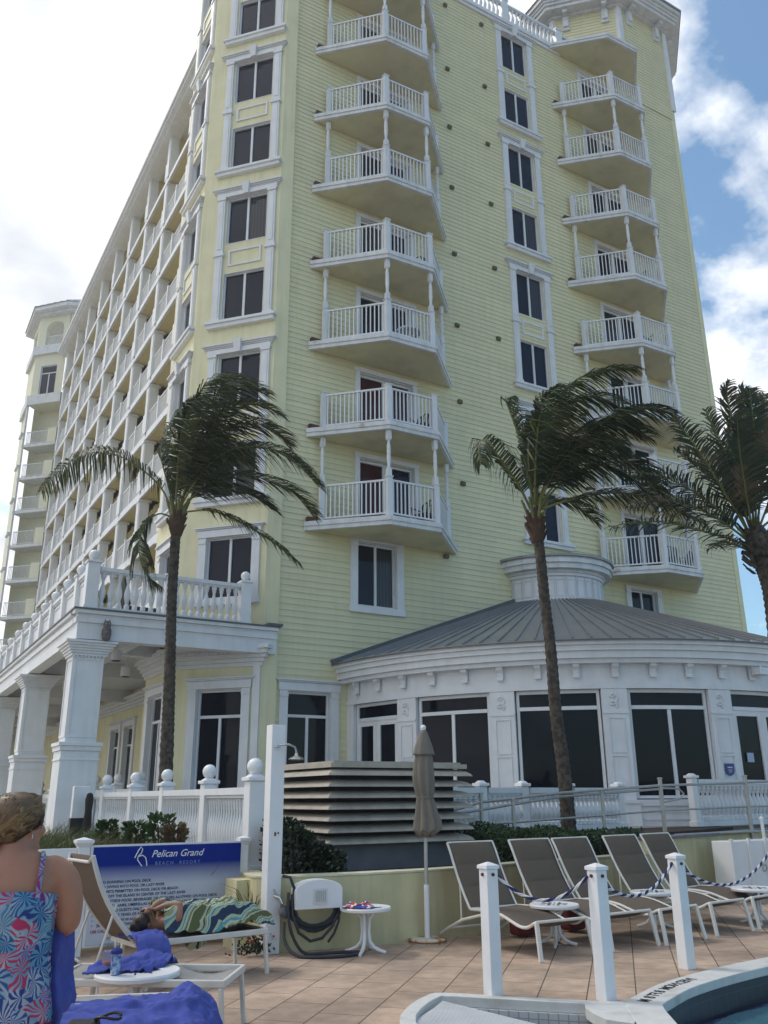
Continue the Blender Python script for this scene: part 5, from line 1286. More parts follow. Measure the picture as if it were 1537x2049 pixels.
stext('BEACH  RESORT', 3.10, .885, .052, mat('light_blue_sign_ink',(.20,.28,.55),.5), space=1.5)
m = MB(); bp_ = lambda x,z: (x,10.472,z)
m.tube([bp_(2.86,.97),bp_(2.90,1.05),bp_(2.925,1.085),bp_(2.945,1.06),bp_(2.935,1.02),bp_(2.90,.985),bp_(2.895,.95),bp_(2.92,.915),bp_(2.95,.88)], .006, 5, flat=1)
m.tube([bp_(2.91,.985),bp_(2.95,.995),bp_(2.985,.97),bp_(3.0,.92),bp_(3.005,.88)], .006, 5); m.build('bird_emblem', WINK, sg)
rows = ['NO RUNNING ON POOL DECK','NO DIVING INTO POOL OR LAZY RIVER','NO PETS PERMITTED ON POOL DECK OR BEACH','KEEP OFF THE ISLAND IN CENTER OF THE LAZY RIVER','NO OUTSIDE FOOD, BEVERAGES, OR COOLERS ALLOWED ON POOL DECK',
 'LOUNGE CHAIRS, UMBRELLAS AND USE OF POOL, LAZY RIVER AND BEACH ARE FOR','#REGISTERED GUESTS ONLY','CHILDREN 12 YEARS OF AGE OR YOUNGER MUST BE ACCOMPANIED BY AN ADULT','CHILDREN 3 YEARS OF AGE OR YOUNGER MUST HAVE SWIM DIAPERS (AVAILABLE IN GIFT SHOP)','SWIM AT YOUR OWN RISK']
z = .715
for r0 in rows:
    b_ = r0.startswith('#'); s_ = r0.lstrip('#')
    stext(s_, 2.50, z, .040 if len(s_) < 78 else .034, BINK, bold=.0009)
    if not b_: stext('•', 2.44, z, .05, BINK, name='bullet')
    z -= .0485
stext('USE CAUTION WHEN WALKING IN THE LAZY RIVER DUE TO CURRENT AND DRAIN GRATES', 2.44, z-.008, .040, RINK, bold=.0009)
stext('POOL HOURS', 2.62, z-.09, .05, GINK); stext('SUNRISE TO SUNSET', 2.55, z-.15, .05, GINK)
# ---------------------------------------------------------------- vegetation
LEAF = mat('coconut_leaf_green', (.030,.055,.016), .45, noise=.35, nscale=3, col2=(.10,.085,.035), c2scale=2.2, c2lo=.55, c2hi=.70, transl=.35)
LEAF2 = mat('date_palm_leaf', (.040,.065,.038), .5, noise=.35, nscale=3, col2=(.14,.105,.065), c2scale=2.5, c2lo=.52, c2hi=.66, transl=.2)
LEAFY = mat('yellowing_leaf', (.12,.13,.03), .5, noise=.4, nscale=4, transl=.3)
SPINE = mat('frond_spine_green', (.16,.17,.04), .45, noise=.2)
BARK = mat('palm_bark', (.095,.078,.062), .9, col2=(.04,.032,.026), c2scale=14, c2lo=.45, c2hi=.6, noise=.35, nscale=9, bump=.7, bscale=35, streak=.3)
FIBRE = mat('brown_palm_fibre', (.085,.048,.03), .95, noise=.4, nscale=12, bump=.6)
WIND = Vector((.862,-.506,-.06)).normalized()
def spline(P_, n):
    P_ = [Vector(p) for p in P_]; out_ = []
    for i in range(len(P_)-1):
        p0,p1,p2,p3 = P_[max(i-1,0)],P_[i],P_[i+1],P_[min(i+2,len(P_)-1)]
        for k in range(n): t_ = k/n; out_.append(.5*((2*p1)+(p2-p0)*t_+(2*p0-5*p1+4*p2-p3)*t_*t_+(3*p1-p0-3*p2+p3)*t_**3))
    out_.append(P_[-1]); return out_
def frond(par, P_, seed, leaf=.75, n=85, wdt=.032, wind=1.0, mats=None, drop=.5, start=.16, spine=.022, stiff=False, side=1.0):
    r_ = random.Random(seed); C = spline(P_, 14); L = [0]
    for i in range(1, len(C)): L.append(L[-1]+(C[i]-C[i-1]).length)
    tot = L[-1]
    def pos(s_):
        s_ *= tot
        for i in range(1, len(C)):
            if L[i] >= s_: t_ = (s_-L[i-1])/max(1e-6, L[i]-L[i-1]); return C[i-1].lerp(C[i], t_), (C[i]-C[i-1]).normalized()
        return C[-1], (C[-1]-C[-2]).normalized()
    m = MB(); m.tube([C[i] for i in range(0, len(C), 3)]+[C[-1]], [spine*(1-.85*i/(len(C)/3+1)) for i in range(len(range(0,len(C),3))+1)], 5); 
    m.mi = 1
    up = Vector((0,0,1)); G = Vector((0,0,-1))
    for j in range(n):
        t_ = start + (1-start)*(j+r_.random()*.6)/n; p, T = pos(min(t_, .999))
        S = T.cross(up)
        if S.length < .2: S = Vector((.5,-.8,0))
        S.normalize(); nrm = S.cross(T).normalized()
        prof = math.sin(math.pi*min(1, (t_-start)/(1-start)*.80+.16))**.7
        for sd_ in (-1, 1):
            if r_.random() < .06: continue
            ln = leaf*prof*r_.uniform(.8,1.12)*(side if sd_ < 0 else 1)
            if stiff:
                d0 = (S*sd_*r_.uniform(.5,.8) + T*.75 + nrm*r_.uniform(-.35,.35) + WIND*wind*.3).normalized(); d1 = (d0 + WIND*wind*.25 + G*.12).normalized()
            else:
                d0 = (S*sd_*.75 + T*.55 + nrm*.12 + WIND*wind*r_.uniform(.35,.75)).normalized()
                d1 = (d0*.6 + WIND*wind*r_.uniform(.4,.8) + G*drop*r_.uniform(.7,1.3)).normalized()
            d2 = (d1*.8 + WIND*wind*.35 + G*drop*r_.uniform(.7,1.5)).normalized()
            q = [p, p+d0*ln*.34, p+d0*ln*.34+d1*ln*.34, p+d0*ln*.34+d1*ln*.34+d2*ln*.34]
            wv = d0.cross(nrm + Vector((r_.uniform(-.5,.5), r_.uniform(-.5,.5), r_.uniform(-.3,.3)))).normalized()
            ww = [wdt*.55, wdt, wdt*.75, .003]
            v = []
            for a, b in zip(q, ww): v += [a - wv*b*.5, a + wv*b*.5]
            m.mi = 1 if r_.random() < .86 else 2
            m.add(v, [(0,1,3,2),(2,3,5,4),(4,5,7,6)])
    m.build('frond', mats or [SPINE, LEAF, LEAFY], par)
def trunk(par, P_, r0, r1, name='trunk', mt=None, rings=46):
    C = spline(P_, 16); n = len(C); m = MB(); pts = []; rs = []; r_ = random.Random(4)
    for i, p in enumerate(C):
        t_ = i/(n-1); rr = r0 + (r1-r0)*min(1, t_*1.5)**.5; pts.append(p); rs.append(rr*(1.0 + (.075 if i % 2 else -.04) + r_.uniform(-.025,.025)))
    m.tube(pts, rs, 16); m.build(name, mt or BARK, par, smooth='all')
def palm(name, label, base, tp, top, fr, r0, r1, dref, mats=None, stiff=False, leaf=.75, n=85, wdt=.032, seed=1, drop=.5, heart=True):
    t = thing(name, label, 'palm tree', tuple(base))
    trunk(t, tp, r0, r1)
    for i, f_ in enumerate(fr):
        pts = f_['p']; dd = f_.get('d', 0); k = len(pts)-1
        P_ = [at(u, v, dref + dd*(j/k)) for j, (u, v) in enumerate(pts)]
        kw = dict(leaf=leaf, n=n, wdt=wdt, drop=drop, mats=mats, stiff=stiff); kw.update(f_.get('kw', {})); kw['n'] = int(kw['n']*(.86 if not stiff else .85)); frond(t, P_, seed*100+i, **kw)
    if heart:
        c = Vector(top); m = MB(); r_ = random.Random(seed)
        m.lathe([(r1*1.0,-.35),(r1*1.5,-.2),(r1*1.7,-.02),(r1*1.35,.15),(r1*.7,.3)], c, 12)
        for i in range(16):
            a = r_.uniform(0,6.28); h = r_.uniform(-.35,.05); q = c + Vector((math.cos(a)*r1*1.35, math.sin(a)*r1*1.35, h)); m.beam(q, q + Vector((math.cos(a)*.08, math.sin(a)*.08, r_.uniform(.08,.22))), r_.uniform(.05,.10), .015, up=(math.cos(a),math.sin(a),0))
        m.build('fibre_sheath', FIBRE, t, smooth=True)
        for i in range(7):
            a = i*.9; m = MB(); q = c + Vector((math.cos(a)*r1*.7, math.sin(a)*r1*.7, -.05)); m.tube([q, q+Vector((math.cos(a)*.10, math.sin(a)*.10, .28)), q+Vector((math.cos(a)*.18, math.sin(a)*.18, .5))], [.04,.028,.018], 6); m.build('leaf_base', SPINE, t, smooth=True)
    return t
# left coconut palm
Yp = 17.0
tp = [aty(333,1600,Yp), aty(334,1500,Yp), aty(338,1400,Yp), aty(341,1300,Yp), aty(344,1200,Yp), aty(349,1110,Yp), aty(353,1045,Yp)]
tp[0].z = .7; top = aty(354,1040,Yp)
fr = [
 dict(p=[(347,1030),(325,980),(285,940),(240,913),(190,905),(145,922),(105,955),(78,985)], d=-.4, kw=dict(leaf=.85,wind=.42,drop=.9,n=95)),
 dict(p=[(352,1025),(356,950),(366,880),(385,815),(412,770),(450,752),(500,762)], d=.6, kw=dict(leaf=1.15,n=110)),
 dict(p=[(356,1022),(385,940),(420,860),(465,815),(515,808),(562,832)], d=-.5, kw=dict(leaf=1.0,n=110)),
 dict(p=[(358,1020),(400,950),(445,908),(500,893),(560,905),(605,940),(638,975)], d=-.9, kw=dict(leaf=1.1,n=110,drop=.85)),
 dict(p=[(360,1022),(415,970),(475,950),(540,962),(590,990),(628,1035)], d=.4, kw=dict(leaf=.95,n=90)),
 dict(p=[(362,1026),(420,1022),(480,1045),(545,1085),(598,1128)], d=-.7, kw=dict(leaf=.75,wind=.5,drop=.7)),
 dict(p=[(346,1036),(318,1028),(290,1050),(278,1100),(292,1150),(322,1175)], d=-.6, kw=dict(leaf=.8,wind=.25,drop=1.1,mats=[SPINE,LEAF,LEAFY])),
 dict(p=[(350,1022),(340,950),(332,900),(335,860),(352,820)], d=.9, kw=dict(leaf=1.0,n=95)),
 dict(p=[(354,1022),(372,930),(400,850),(440,790),(490,770),(535,790)], d=.1, kw=dict(leaf=1.15,n=110)),
 dict(p=[(357,1022),(395,925),(440,870),(495,845),(548,862),(575,890)], d=.8, kw=dict(leaf=1.1,n=110)),
 dict(p=[(352,1022),(355,940),(362,870),(378,820),(400,790)], d=-.8, kw=dict(leaf=1.15,n=110)),
 dict(p=[(358,1024),(395,985),(445,975),(500,990),(545,1020)], d=-.2, kw=dict(leaf=.95,n=90)),
 dict(p=[(350,1024),(335,965),(322,915),(325,880)], d=.3, kw=dict(leaf=.7,n=70,wind=.8)),
 dict(p=[(356,1024),(385,960),(420,920),(460,905),(500,925)], d=1.1, kw=dict(leaf=1.1,n=100)),
]
d1 = (Vector(top)-Vector((0,0,CAMZ))).dot(Vector([-ROWS[2][i] for i in range(3)]))
palm('coconut_palm', 'wind-blown coconut palm in front of the porch, its fronds streaming to the right', (tp[0].x, Yp, .7), tp, top, fr, .155, .10, d1, seed=1, wdt=.034)
# middle coconut palm
Yp = 11.3
tp = [aty(1140,1690,Yp), aty(1137,1640,Yp), aty(1128,1540,Yp), aty(1112,1420,Yp), aty(1102,1300,Yp), aty(1090,1200,Yp), aty(1081,1110,Yp), aty(1074,1060,Yp)]
tp[0].z = .6; top = aty(1073,1048,Yp)
d2 = (Vector(top)-Vector((0,0,CAMZ))).dot(Vector([-ROWS[2][i] for i in range(3)]))
fr = [
 dict(p=[(1062,1020),(1040,975),(1010,930),(982,895),(965,880),(958,900),(962,930)], d=-.7, kw=dict(leaf=.72,wind=.5,drop=1.0,spine=.026)),
 dict(p=[(1068,1010),(1052,930),(1035,865),(1018,818),(1012,800),(1030,792)], d=.5, kw=dict(leaf=.6,wind=.9,n=80)),
 dict(p=[(1071,1010),(1080,920),(1098,840),(1130,780),(1180,748),(1240,735),(1275,738)], d=.4, kw=dict(leaf=.85,n=110)),
 dict(p=[(1078,1010),(1110,940),(1160,880),(1220,835),(1290,815),(1350,828)], d=-.6, kw=dict(leaf=.9,n=110,spine=.026)),
 dict(p=[(1073,1010),(1086,900),(1115,830),(1160,795),(1215,800),(1260,830)], d=.8, kw=dict(leaf=.95,n=110)),
 dict(p=[(1078,1012),(1120,960),(1180,915),(1240,915),(1290,955),(1325,1000)], d=-.3, kw=dict(leaf=.9,n=110)),
 dict(p=[(1082,1020),(1140,1000),(1210,985),(1285,992),(1350,1015),(1410,1045)], d=-.9, kw=dict(leaf=.7,wind=.6,drop=.75,n=100)),
 dict(p=[(1075,1010),(1120,900),(1175,850),(1240,845),(1300,875)], d=.1, kw=dict(leaf=.95,n=110)),
 dict(p=[(1070,1010),(1072,920),(1078,850),(1090,800),(1120,770)], d=-.7, kw=dict(leaf=.95,n=110)),
 dict(p=[(1080,1015),(1130,960),(1190,930),(1250,945),(1300,990)], d=.8, kw=dict(leaf=.9,n=100)),
 dict(p=[(1068,1010),(1058,930),(1060,860),(1075,820)], d=.1, kw=dict(leaf=.85,n=90)),
 dict(p=[(1078,1012),(1105,950),(1140,905),(1190,880),(1245,890)], d=-1.0, kw=dict(leaf=.95,n=100)),
 dict(p=[(1080,1018),(1110,1000),(1150,1010),(1195,1045)], d=.3, kw=dict(leaf=.6,n=60)),
]
palm('coconut_palm', 'wind-blown coconut palm standing in the hedge in front of the round restaurant', (tp[0].x, Yp, .7), tp, top, fr, .145, .092, d2, seed=2, wdt=.030, drop=.6)
# right palm, trunk beyond the edge
d3 = 14.0
tp = [at(1585,1700,d3-1.3), at(1575,1500,d3-.9), at(1560,1300,d3-.4), at(1545,1180,d3-.1), at(1525,1120,d3), at(1515,1075,d3)]
fr = [
 dict(p=[(1505,1095),(1450,1075),(1390,1058),(1330,1045),(1270,1045),(1215,1055)], d=-.8, kw=dict(leaf=.42)),
 dict(p=[(1502,1085),(1450,1030),(1390,985),(1330,955),(1275,945)], d=.3, kw=dict(leaf=.55)),
 dict(p=[(1500,1085),(1440,1040),(1375,1010),(1310,1000),(1255,1010)], d=-.2, kw=dict(leaf=.5)),
 dict(p=[(1500,1070),(1450,985),(1410,920),(1375,870),(1345,835)], d=-.4, kw=dict(leaf=.5)),
 dict(p=[(1500,1070),(1460,990),(1400,940),(1350,900)], d=.6, kw=dict(leaf=.5)),
 dict(p=[(1502,1060),(1470,950),(1440,880),(1412,820)], d=.1, kw=dict(leaf=.5)),
 dict(p=[(1505,1055),(1482,930),(1468,850),(1455,790),(1460,762)], d=-.6, kw=dict(leaf=.45)),
 dict(p=[(1508,1055),(1500,930),(1492,850),(1488,775)], d=.2, kw=dict(leaf=.6)),
 dict(p=[(1512,1055),(1512,930),(1508,850),(1500,780)], d=-.3, kw=dict(leaf=.6)),
 dict(p=[(1515,1055),(1528,930),(1532,850),(1530,790)], d=.4, kw=dict(leaf=.6)),
 dict(p=[(1518,1060),(1560,950),(1590,880)], d=.0, kw=dict(leaf=.6)),
 dict(p=[(1518,1060),(1600,1000),(1680,980)], d=.4, kw=dict(leaf=.6)),
 dict(p=[(1505,1105),(1470,1090),(1440,1085),(1420,1098)], d=-.4, kw=dict(leaf=.35,n=45)),
 dict(p=[(1504,1065),(1480,1000),(1462,940),(1450,900)], d=.8, kw=dict(leaf=.6)),
 dict(p=[(1506,1060),(1492,980),(1480,900),(1475,840)], d=-.9, kw=dict(leaf=.55)),
]
dp_ = palm('date_palm', 'shaggy brownish-green date palm at the right edge with its trunk cut off', tuple(tp[0]), tp, tp[-1], fr, .17, .15, d3, mats=[SPINE, LEAF2, LEAF2], stiff=True, leaf=.5, n=100, wdt=.028, seed=3, heart=False)

c = at(1517,1085,d3); m = MB(); m.lathe([(.15,-.25),(.20,-.05),(.19,.12),(.10,.28),(.02,.36)], c, 14); r_ = random.Random(8)
for i in range(60):
    a = r_.uniform(0,6.28); h = r_.uniform(-.5,.2); q = c + Vector((math.cos(a)*.16, math.sin(a)*.16, h)); m.beam(q, q+Vector((math.cos(a)*.12, math.sin(a)*.12, r_.uniform(.08,.2))), .06, .02, up=(math.cos(a),math.sin(a),0))
m.build('leaf_stubs', BARK, dp_)

# hedges and dune plants
HEDGE = mat('hedge_leaf', (.035,.075,.022), .5, noise=.5, nscale=2.5, col2=(.06,.11,.03), c2scale=6, transl=.15)
HEDGED = mat('dark_shrub_leaf', (.010,.028,.010), .45, noise=.5, nscale=4)
def leafmass(name, label, cat, region, zf, n, size, material, seed, kind=None, stem=True):
    r_ = random.Random(seed); t = thing(name, label, cat, (region[0][0], region[0][1], .7)); m = MB()
    def inside(x, y):
        c = False; j = len(region)-1
        for i in range(len(region)):
            xi, yi = region[i]; xj, yj = region[j]
            if (yi > y) != (yj > y) and x < (xj-xi)*(y-yi)/(yj-yi)+xi: c = not c
            j = i
        return c
    xs = [p[0] for p in region]; ys = [p[1] for p in region]; k = 0
    ph = [r_.uniform(0,6) for _ in range(6)]
    while k < n:
        x = r_.uniform(min(xs), max(xs)); y = r_.uniform(min(ys), max(ys))
        if not inside(x, y): continue
        k += 1; zt = zf(x, y) + .07*math.sin(5*x+ph[0])*math.sin(6*y+ph[1]) + .04*math.sin(13*x+ph[2]+7*y)
        z = zt - (zt-.68)*r_.random()**2.2; s_ = size*r_.uniform(.6,1.3)
        d = Vector((r_.gauss(0,1), r_.gauss(0,1), abs(r_.gauss(.5,.6)))).normalized(); a = d.cross(Vector((r_.gauss(0,1), r_.gauss(0,1), r_.gauss(0,1)))).normalized()
        p = Vector((x, y, z)); m.add([p, p + d*s_*.5 + a*s_*.28, p + d*s_, p + d*s_*.5 - a*s_*.28], [(0,1,2,3)])
    m.build('foliage', material, t)
    m = MB()
    for i in range(14):
        while True:
            x = r_.uniform(min(xs), max(xs)); y = r_.uniform(min(ys), max(ys))
            if inside(x, y): break
        m.tube([(x,y,.6),(x+.03,y,.85),(x+.05*r_.uniform(-1,1),y,zf(x,y)-.05)], .01, 5)
    m.build('stems', BARK, t)
    return t
leafmass('hedge', 'clipped green hedge behind the loungers around the palm trunk', 'hedge', [(7.7,10.0),(9.3,10.2),(10.3,10.45),(10.4,10.9),(9.9,11.4),(9.2,11.5),(7.7,11.4)], lambda x, y: 1.14 - .05*(x-8) , 15000, .05, HEDGE, 11)
leafmass('shrub', 'dark shrub squeezed between the shower post and the louvred enclosure', 'shrub', [(4.34,9.85),(5.2,9.75),(5.35,10.2),(5.25,10.5),(4.45,10.6)], lambda x, y: 1.30 - .62*max(0, x-4.55), 5500, .06, HEDGED, 12)
leafmass('shrub', 'low green shrub at the right end of the bed below the ramp', 'shrub', [(10.4,10.35),(11.2,10.55),(11.4,10.9),(10.5,10.9)], lambda x, y: 1.02, 1500, .05, HEDGE, 13)
# dune grass: uncountable
GRASS = mat('dune_grass', (.075,.11,.03), .7, noise=.5, nscale=2, col2=(.22,.17,.085), c2scale=1.6, c2lo=.5, c2hi=.62, transl=.2)
m = MB(); r_ = random.Random(21)
for i in range(17000):
    x = r_.uniform(.3, 4.2); y = 10.75 + 8*r_.random()**1.7; h = r_.uniform(.22,.60)*(.8+.35*math.sin(2.2*x+1.7*y)); z0 = .05 + .62*min(1, max(0, (y-10.7)/1.4))
    if y < 11.6: z0 += .25*(1-min(1,(y-10.7)))
    ln = Vector((.25+r_.gauss(0,.35), -.1+r_.gauss(0,.3), 0)); p = Vector((x, y, z0)); q = p + Vector((0,0,h*.6)) + ln*h*.3; e = q + Vector((0,0,h*.32)) + ln*h*.8
    wv = Vector((r_.gauss(0,1), r_.gauss(0,1), 0)).normalized()*.007
    m.add([p-wv, p+wv, q+wv*.8, q-wv*.8, e], [(0,1,2,3),(3,2,4)])
tag(m.build('dune_grass', GRASS), 'green and straw-coloured dune grass behind the picket fence and sign', 'grass', kind='stuff')
SHL = mat('sea_grape_leaf', (.035,.08,.02), .45, noise=.4, nscale=5, transl=.15)
for j, (u, v, Y, s_, lb) in enumerate(((322,1650,11.6,.36,'leafy sprig rising above the dune grass nearest the tall fence post'),(270,1665,12.2,.30,'small leafy shrub in the middle of the dune grass above the sign'),(215,1662,13.0,.28,'small leafy shrub at the left of the dune grass above the picket fence'),(350,1672,11.4,.30,'reddish low shrub beside the fence above the sign'))):
    p = aty(u, v, Y); t = thing('dune_shrub', lb, 'shrub', (p.x, Y, .7), 'small shrubs in the dune grass'); m = MB(); r_ = random.Random(40+j)
    for i in range(230):
        a = r_.uniform(0,6.28); rr = s_*.42*math.sqrt(r_.random()); z = p.z + .12 - .9*r_.random()**1.2*s_ ; q = Vector((p.x+rr*math.cos(a), Y+rr*math.sin(a)*.7, z-.15*rr)); d = Vector((math.cos(a),math.sin(a),r_.uniform(.3,1.4))).normalized(); b = d.cross(Vector((r_.gauss(0,1),r_.gauss(0,1),.3))).normalized(); L_ = r_.uniform(.05,.10)
        m.add([q, q+d*L_*.5+b*L_*.3, q+d*L_, q+d*L_*.5-b*L_*.3], [(0,1,2,3)])
    m.build('foliage', SHL if j < 3 else mat('reddish_leaf',(.11,.07,.03),.6,noise=.4), t)
    m = MB()
    for i in range(6): a = i*1.05; m.tube([(p.x,Y,.6),(p.x+.05*math.cos(a),Y+.05*math.sin(a),p.z-.3),(p.x+.14*math.cos(a),Y+.14*math.sin(a),p.z)], .008, 5)
    m.build('stems', BARK, t)
# spiky grass beside the sign and weeds at the shower foot
t = thing('spiky_plant', 'thin spiky grass plant by the yellow wall between the sign and the shower post', 'plant', (4.0,10.0,0)); m = MB(); r_ = random.Random(9)
for i in range(26):
    a = r_.uniform(0,6.28); l = r_.uniform(.25,.6); b = Vector((4.0+r_.uniform(-.05,.05), 9.75, .35)); d = Vector((math.cos(a)*.6, math.sin(a)*.3, 1)).normalized(); q = b + d*l*.6; e = q + Vector((math.cos(a)*l*.4, math.sin(a)*.1, l*.15)); wv = Vector((.007,0,0)); m.add([b-wv, b+wv, q+wv*.7, q-wv*.7, e], [(0,1,2,3),(3,2,4)])
m.build('blades', GRASS, t)
t = thing('weed_clump', 'small dark weeds with red flowers at the foot of the shower post', 'plant', (3.95,9.5,0)); m = MB(); r_ = random.Random(10)
for i in range(260):
    q = Vector((3.95+r_.gauss(0,.09), 9.5+r_.gauss(0,.06), .02+abs(r_.gauss(0,.09)))); d = Vector((r_.gauss(0,1),r_.gauss(0,1),.8)).normalized(); b = d.cross(Vector((r_.gauss(0,1),1,0))).normalized(); m.add([q, q+d*.02+b*.012, q+d*.045, q+d*.02-b*.012], [(0,1,2,3)])
m.build('leaves', HEDGED, t); m = MB()
for i in range(9): m.sphere((3.95+r_.gauss(0,.08), 9.48+r_.gauss(0,.04), .12+r_.uniform(0,.1)), .012, 6, 4)
m.build('flowers', mat('red_flower',(.4,.03,.02),.6), t)
# ---------------------------------------------------------------- left loungers, towels and drinks
FR2 = mat('ivory_flat_frame', (.62,.60,.56), .4, noise=.08, nscale=8)
def flat_lounger(label, foot, ang, back, sm, slen=1.30, w_=.60):
    t = thing('sun_lounger', label, 'sun lounger', (0,0,0), 'ivory-framed loungers on the left side of the deck'); hw = w_/2
    for s_ in (-1, 1):
        m = MB(); m.beam((s_*hw, -.01, .375), (s_*hw, slen, .375), .03, .05); m.build('seat_rail', FR2, t, bevel=.008)
        for y in (.02, slen-.12):
            m = MB(); m.beam((s_*hw, y, .349), (s_*(hw+.01), y-.03 if y < .1 else y+.03, 0), .03, .045, up=(1,0,0)); m.build('leg', FR2, t, bevel=.006)
    for y in (.0, slen): m = MB(); m.beam((-hw+.016, y+.005, .375), (hw-.016, y+.005, .375), .03, .045); m.build('crossbar', FR2, t, bevel=.006)
    rings = []
    for i in range(19):
        y = .02 + (slen-.04)*i/18; z = .392 - .055*math.sin(math.pi*min(1, i/7))*(1 if i < 7 else 0)
        rings.append([((-1+2*j/8)*(hw-.016), y, z - .014*(1-(-1+2*j/8)**2)) for j in range(9)])
    mb = MB(); mb.loft(rings, cap=False, closed=False); mb.build('seat_sling', SLINGG, t, smooth='all', solid=.006)
    ca, sa = math.cos(R(back)), math.sin(R(back)); bl_ = .86; bk = []
    for i in range(11):
        s_ = bl_*i/10; bow = .06*math.sin(math.pi*i/10); bk.append((slen+.02+s_*ca-bow*sa*-1, .40+s_*sa-bow*ca))
    rings = [[((-1+2*j/8)*(hw-.03), y, z) for j in range(9)] for y, z in bk]
    mb = MB(); mb.loft(rings, cap=False, closed=False); mb.build('back_sling', sm, t, smooth='all', solid=.012)
    for s_ in (-1, 1):
        m = MB(); m.tube([(s_*(hw-.02), y, z) for y, z in bk], .016, 8, flat=1.4); m.build('back_rail', FR2, t, smooth=True)
        m = MB(); m.tube([(s_*(hw-.02), slen+.02+.38*ca, .40+.38*sa), (s_*(hw-.02), slen+.16+.38*ca, .26), (s_*(hw-.02), slen+.12+.38*ca, .03)], .012, 6); m.build('back_strut', FR2, t, smooth=True)
    m = MB(); y, z = bk[-1]; m.tube([(-hw+.02, y, z), (-hw+.05, y+.02, z-.05), (hw-.05, y+.02, z-.05), (hw-.02, y, z)], .014, 8); m.build('top_rail', FR2, t, smooth=True)
    t.location = (foot[0], foot[1], 0); t.rotation_euler = (0,0,R(ang)); return t
A = flat_lounger('ivory lounger with raised back in front of the rules sign, carrying the sleeper', (3.64,8.84), 98, 58, SLING, slen=1.32)
B = flat_lounger('ivory lounger with grey seat sling behind the round drinks table', (2.60,6.60), 55, 42, SLING, slen=1.28)
C = flat_lounger('nearest ivory lounger, covered with a blue towel, at the bottom of the photo', (2.0,5.84), 68, 40, SLING, slen=1.2)
BLUE = mat('periwinkle_blue_towel', (.060,.085,.36), .95, noise=.25, nscale=14, bump=.6, bscale=170)
DBLUE = mat('deep_blue_towel', (.025,.04,.20), .95, noise=.25, nscale=14, bump=.6, bscale=170)
from mathutils import noise
def drape(name, label, cat, rowsP, seed, material, amp=.02, n=10, thick=.014, group=None, parent=None):
    """cloth through a grid of world points, with folds"""
    r_ = random.Random(seed); rows_ = [spline(r, n) for r in rowsP]; thick = min(thick, .009); cols = list(zip(*rows_)); G_ = [spline(list(c), n) for c in cols]
    ph = [r_.uniform(0,6.28) for _ in range(8)]
    v = []; W = len(G_); Hh = len(G_[0]); of_ = Vector((seed*3.7, seed*1.3, 0))
    rg_ = lambda q: 1-min(1, abs(noise.noise(q))*3.2)
    for i in range(W):
        for j in range(Hh):
            a, b = i/(W-1), j/(Hh-1); f_ = (1-abs(math.sin(8*a+5*b+1.2*math.sin(4*b+ph[5])+ph[0])))*1.0+(1-abs(math.sin(9*b-6*a+1.5*math.sin(5*a+ph[6])+ph[1])))*.9+(1-abs(math.sin(17*a-9*b+2*math.sin(6*b+ph[7])+ph[2])))*.55+(1-abs(math.sin(24*b+12*a+2*math.sin(7*a+ph[3])+ph[4])))*.35-1.3
            q_ = Vector((G_[i][j].x, G_[i][j].y, G_[i][j].z)) + of_; f_ = f_*.45 + rg_(Vector((q_.x*4.5,q_.y*7,q_.z*5)))*.75 + rg_(q_*12)*.32 - .35; p = G_[i][j] + Vector((0,0,amp*(f_*.75+.35))) + Vector((math.sin(7*b+ph[4])*amp*.7, math.cos(8*a+ph[5])*amp*.7, 0)); v.append(p)
    fcs = [(i*Hh+j, (i+1)*Hh+j, (i+1)*Hh+j+1, i*Hh+j+1) for i in range(W-1) for j in range(Hh-1)]
    m = MB(); m.add(v, fcs); o = m.build(name, material, parent, smooth='all', solid=thick)
    if parent is None: tag(o, label, cat, group)
    return o
V = Vector
GTW = 'blue towels on the left loungers'
# towel across lounger B
drape('beach_towel', 'blue towel spread over the head half of the lounger behind the drinks table', 'towel',
 [[V((1.62,6.90,.42)),V((1.75,7.10,.45)),V((1.9,7.32,.43)),V((2.0,7.55,.36))],[V((1.85,6.78,.43)),V((1.98,6.98,.46)),V((2.12,7.2,.47)),V((2.2,7.42,.36))],[V((2.05,6.72,.42)),V((2.2,6.92,.43)),V((2.32,7.1,.44)),V((2.42,7.25,.34))]], 5, BLUE, .05, n=16, group=GTW)
# towel over lounger C, hanging over its foot
drape('beach_towel', 'large rumpled blue towel covering the nearest lounger and hanging over its foot end', 'towel',
 [[V((.95,5.60,.39)),V((1.0,5.85,.40)),V((1.1,6.08,.40)),V((1.18,6.30,.36))],
  [V((1.35,5.48,.37)),V((1.42,5.72,.40)),V((1.5,5.95,.40)),V((1.58,6.18,.37))],
  [V((1.70,5.40,.36)),V((1.75,5.62,.41)),V((1.84,5.85,.42)),V((1.90,6.10,.38))],
  [V((1.95,5.40,.32)),V((1.99,5.62,.41)),V((2.06,5.84,.44)),V((2.12,6.10,.43))],
  [V((2.06,5.42,.18)),V((2.12,5.64,.33)),V((2.18,5.86,.36)),V((2.23,6.10,.36))],
  [V((2.10,5.42,.06)),V((2.16,5.64,.20)),V((2.23,5.86,.18)),V((2.28,6.06,.20))]], 6, BLUE, .045, n=16, group=GTW)
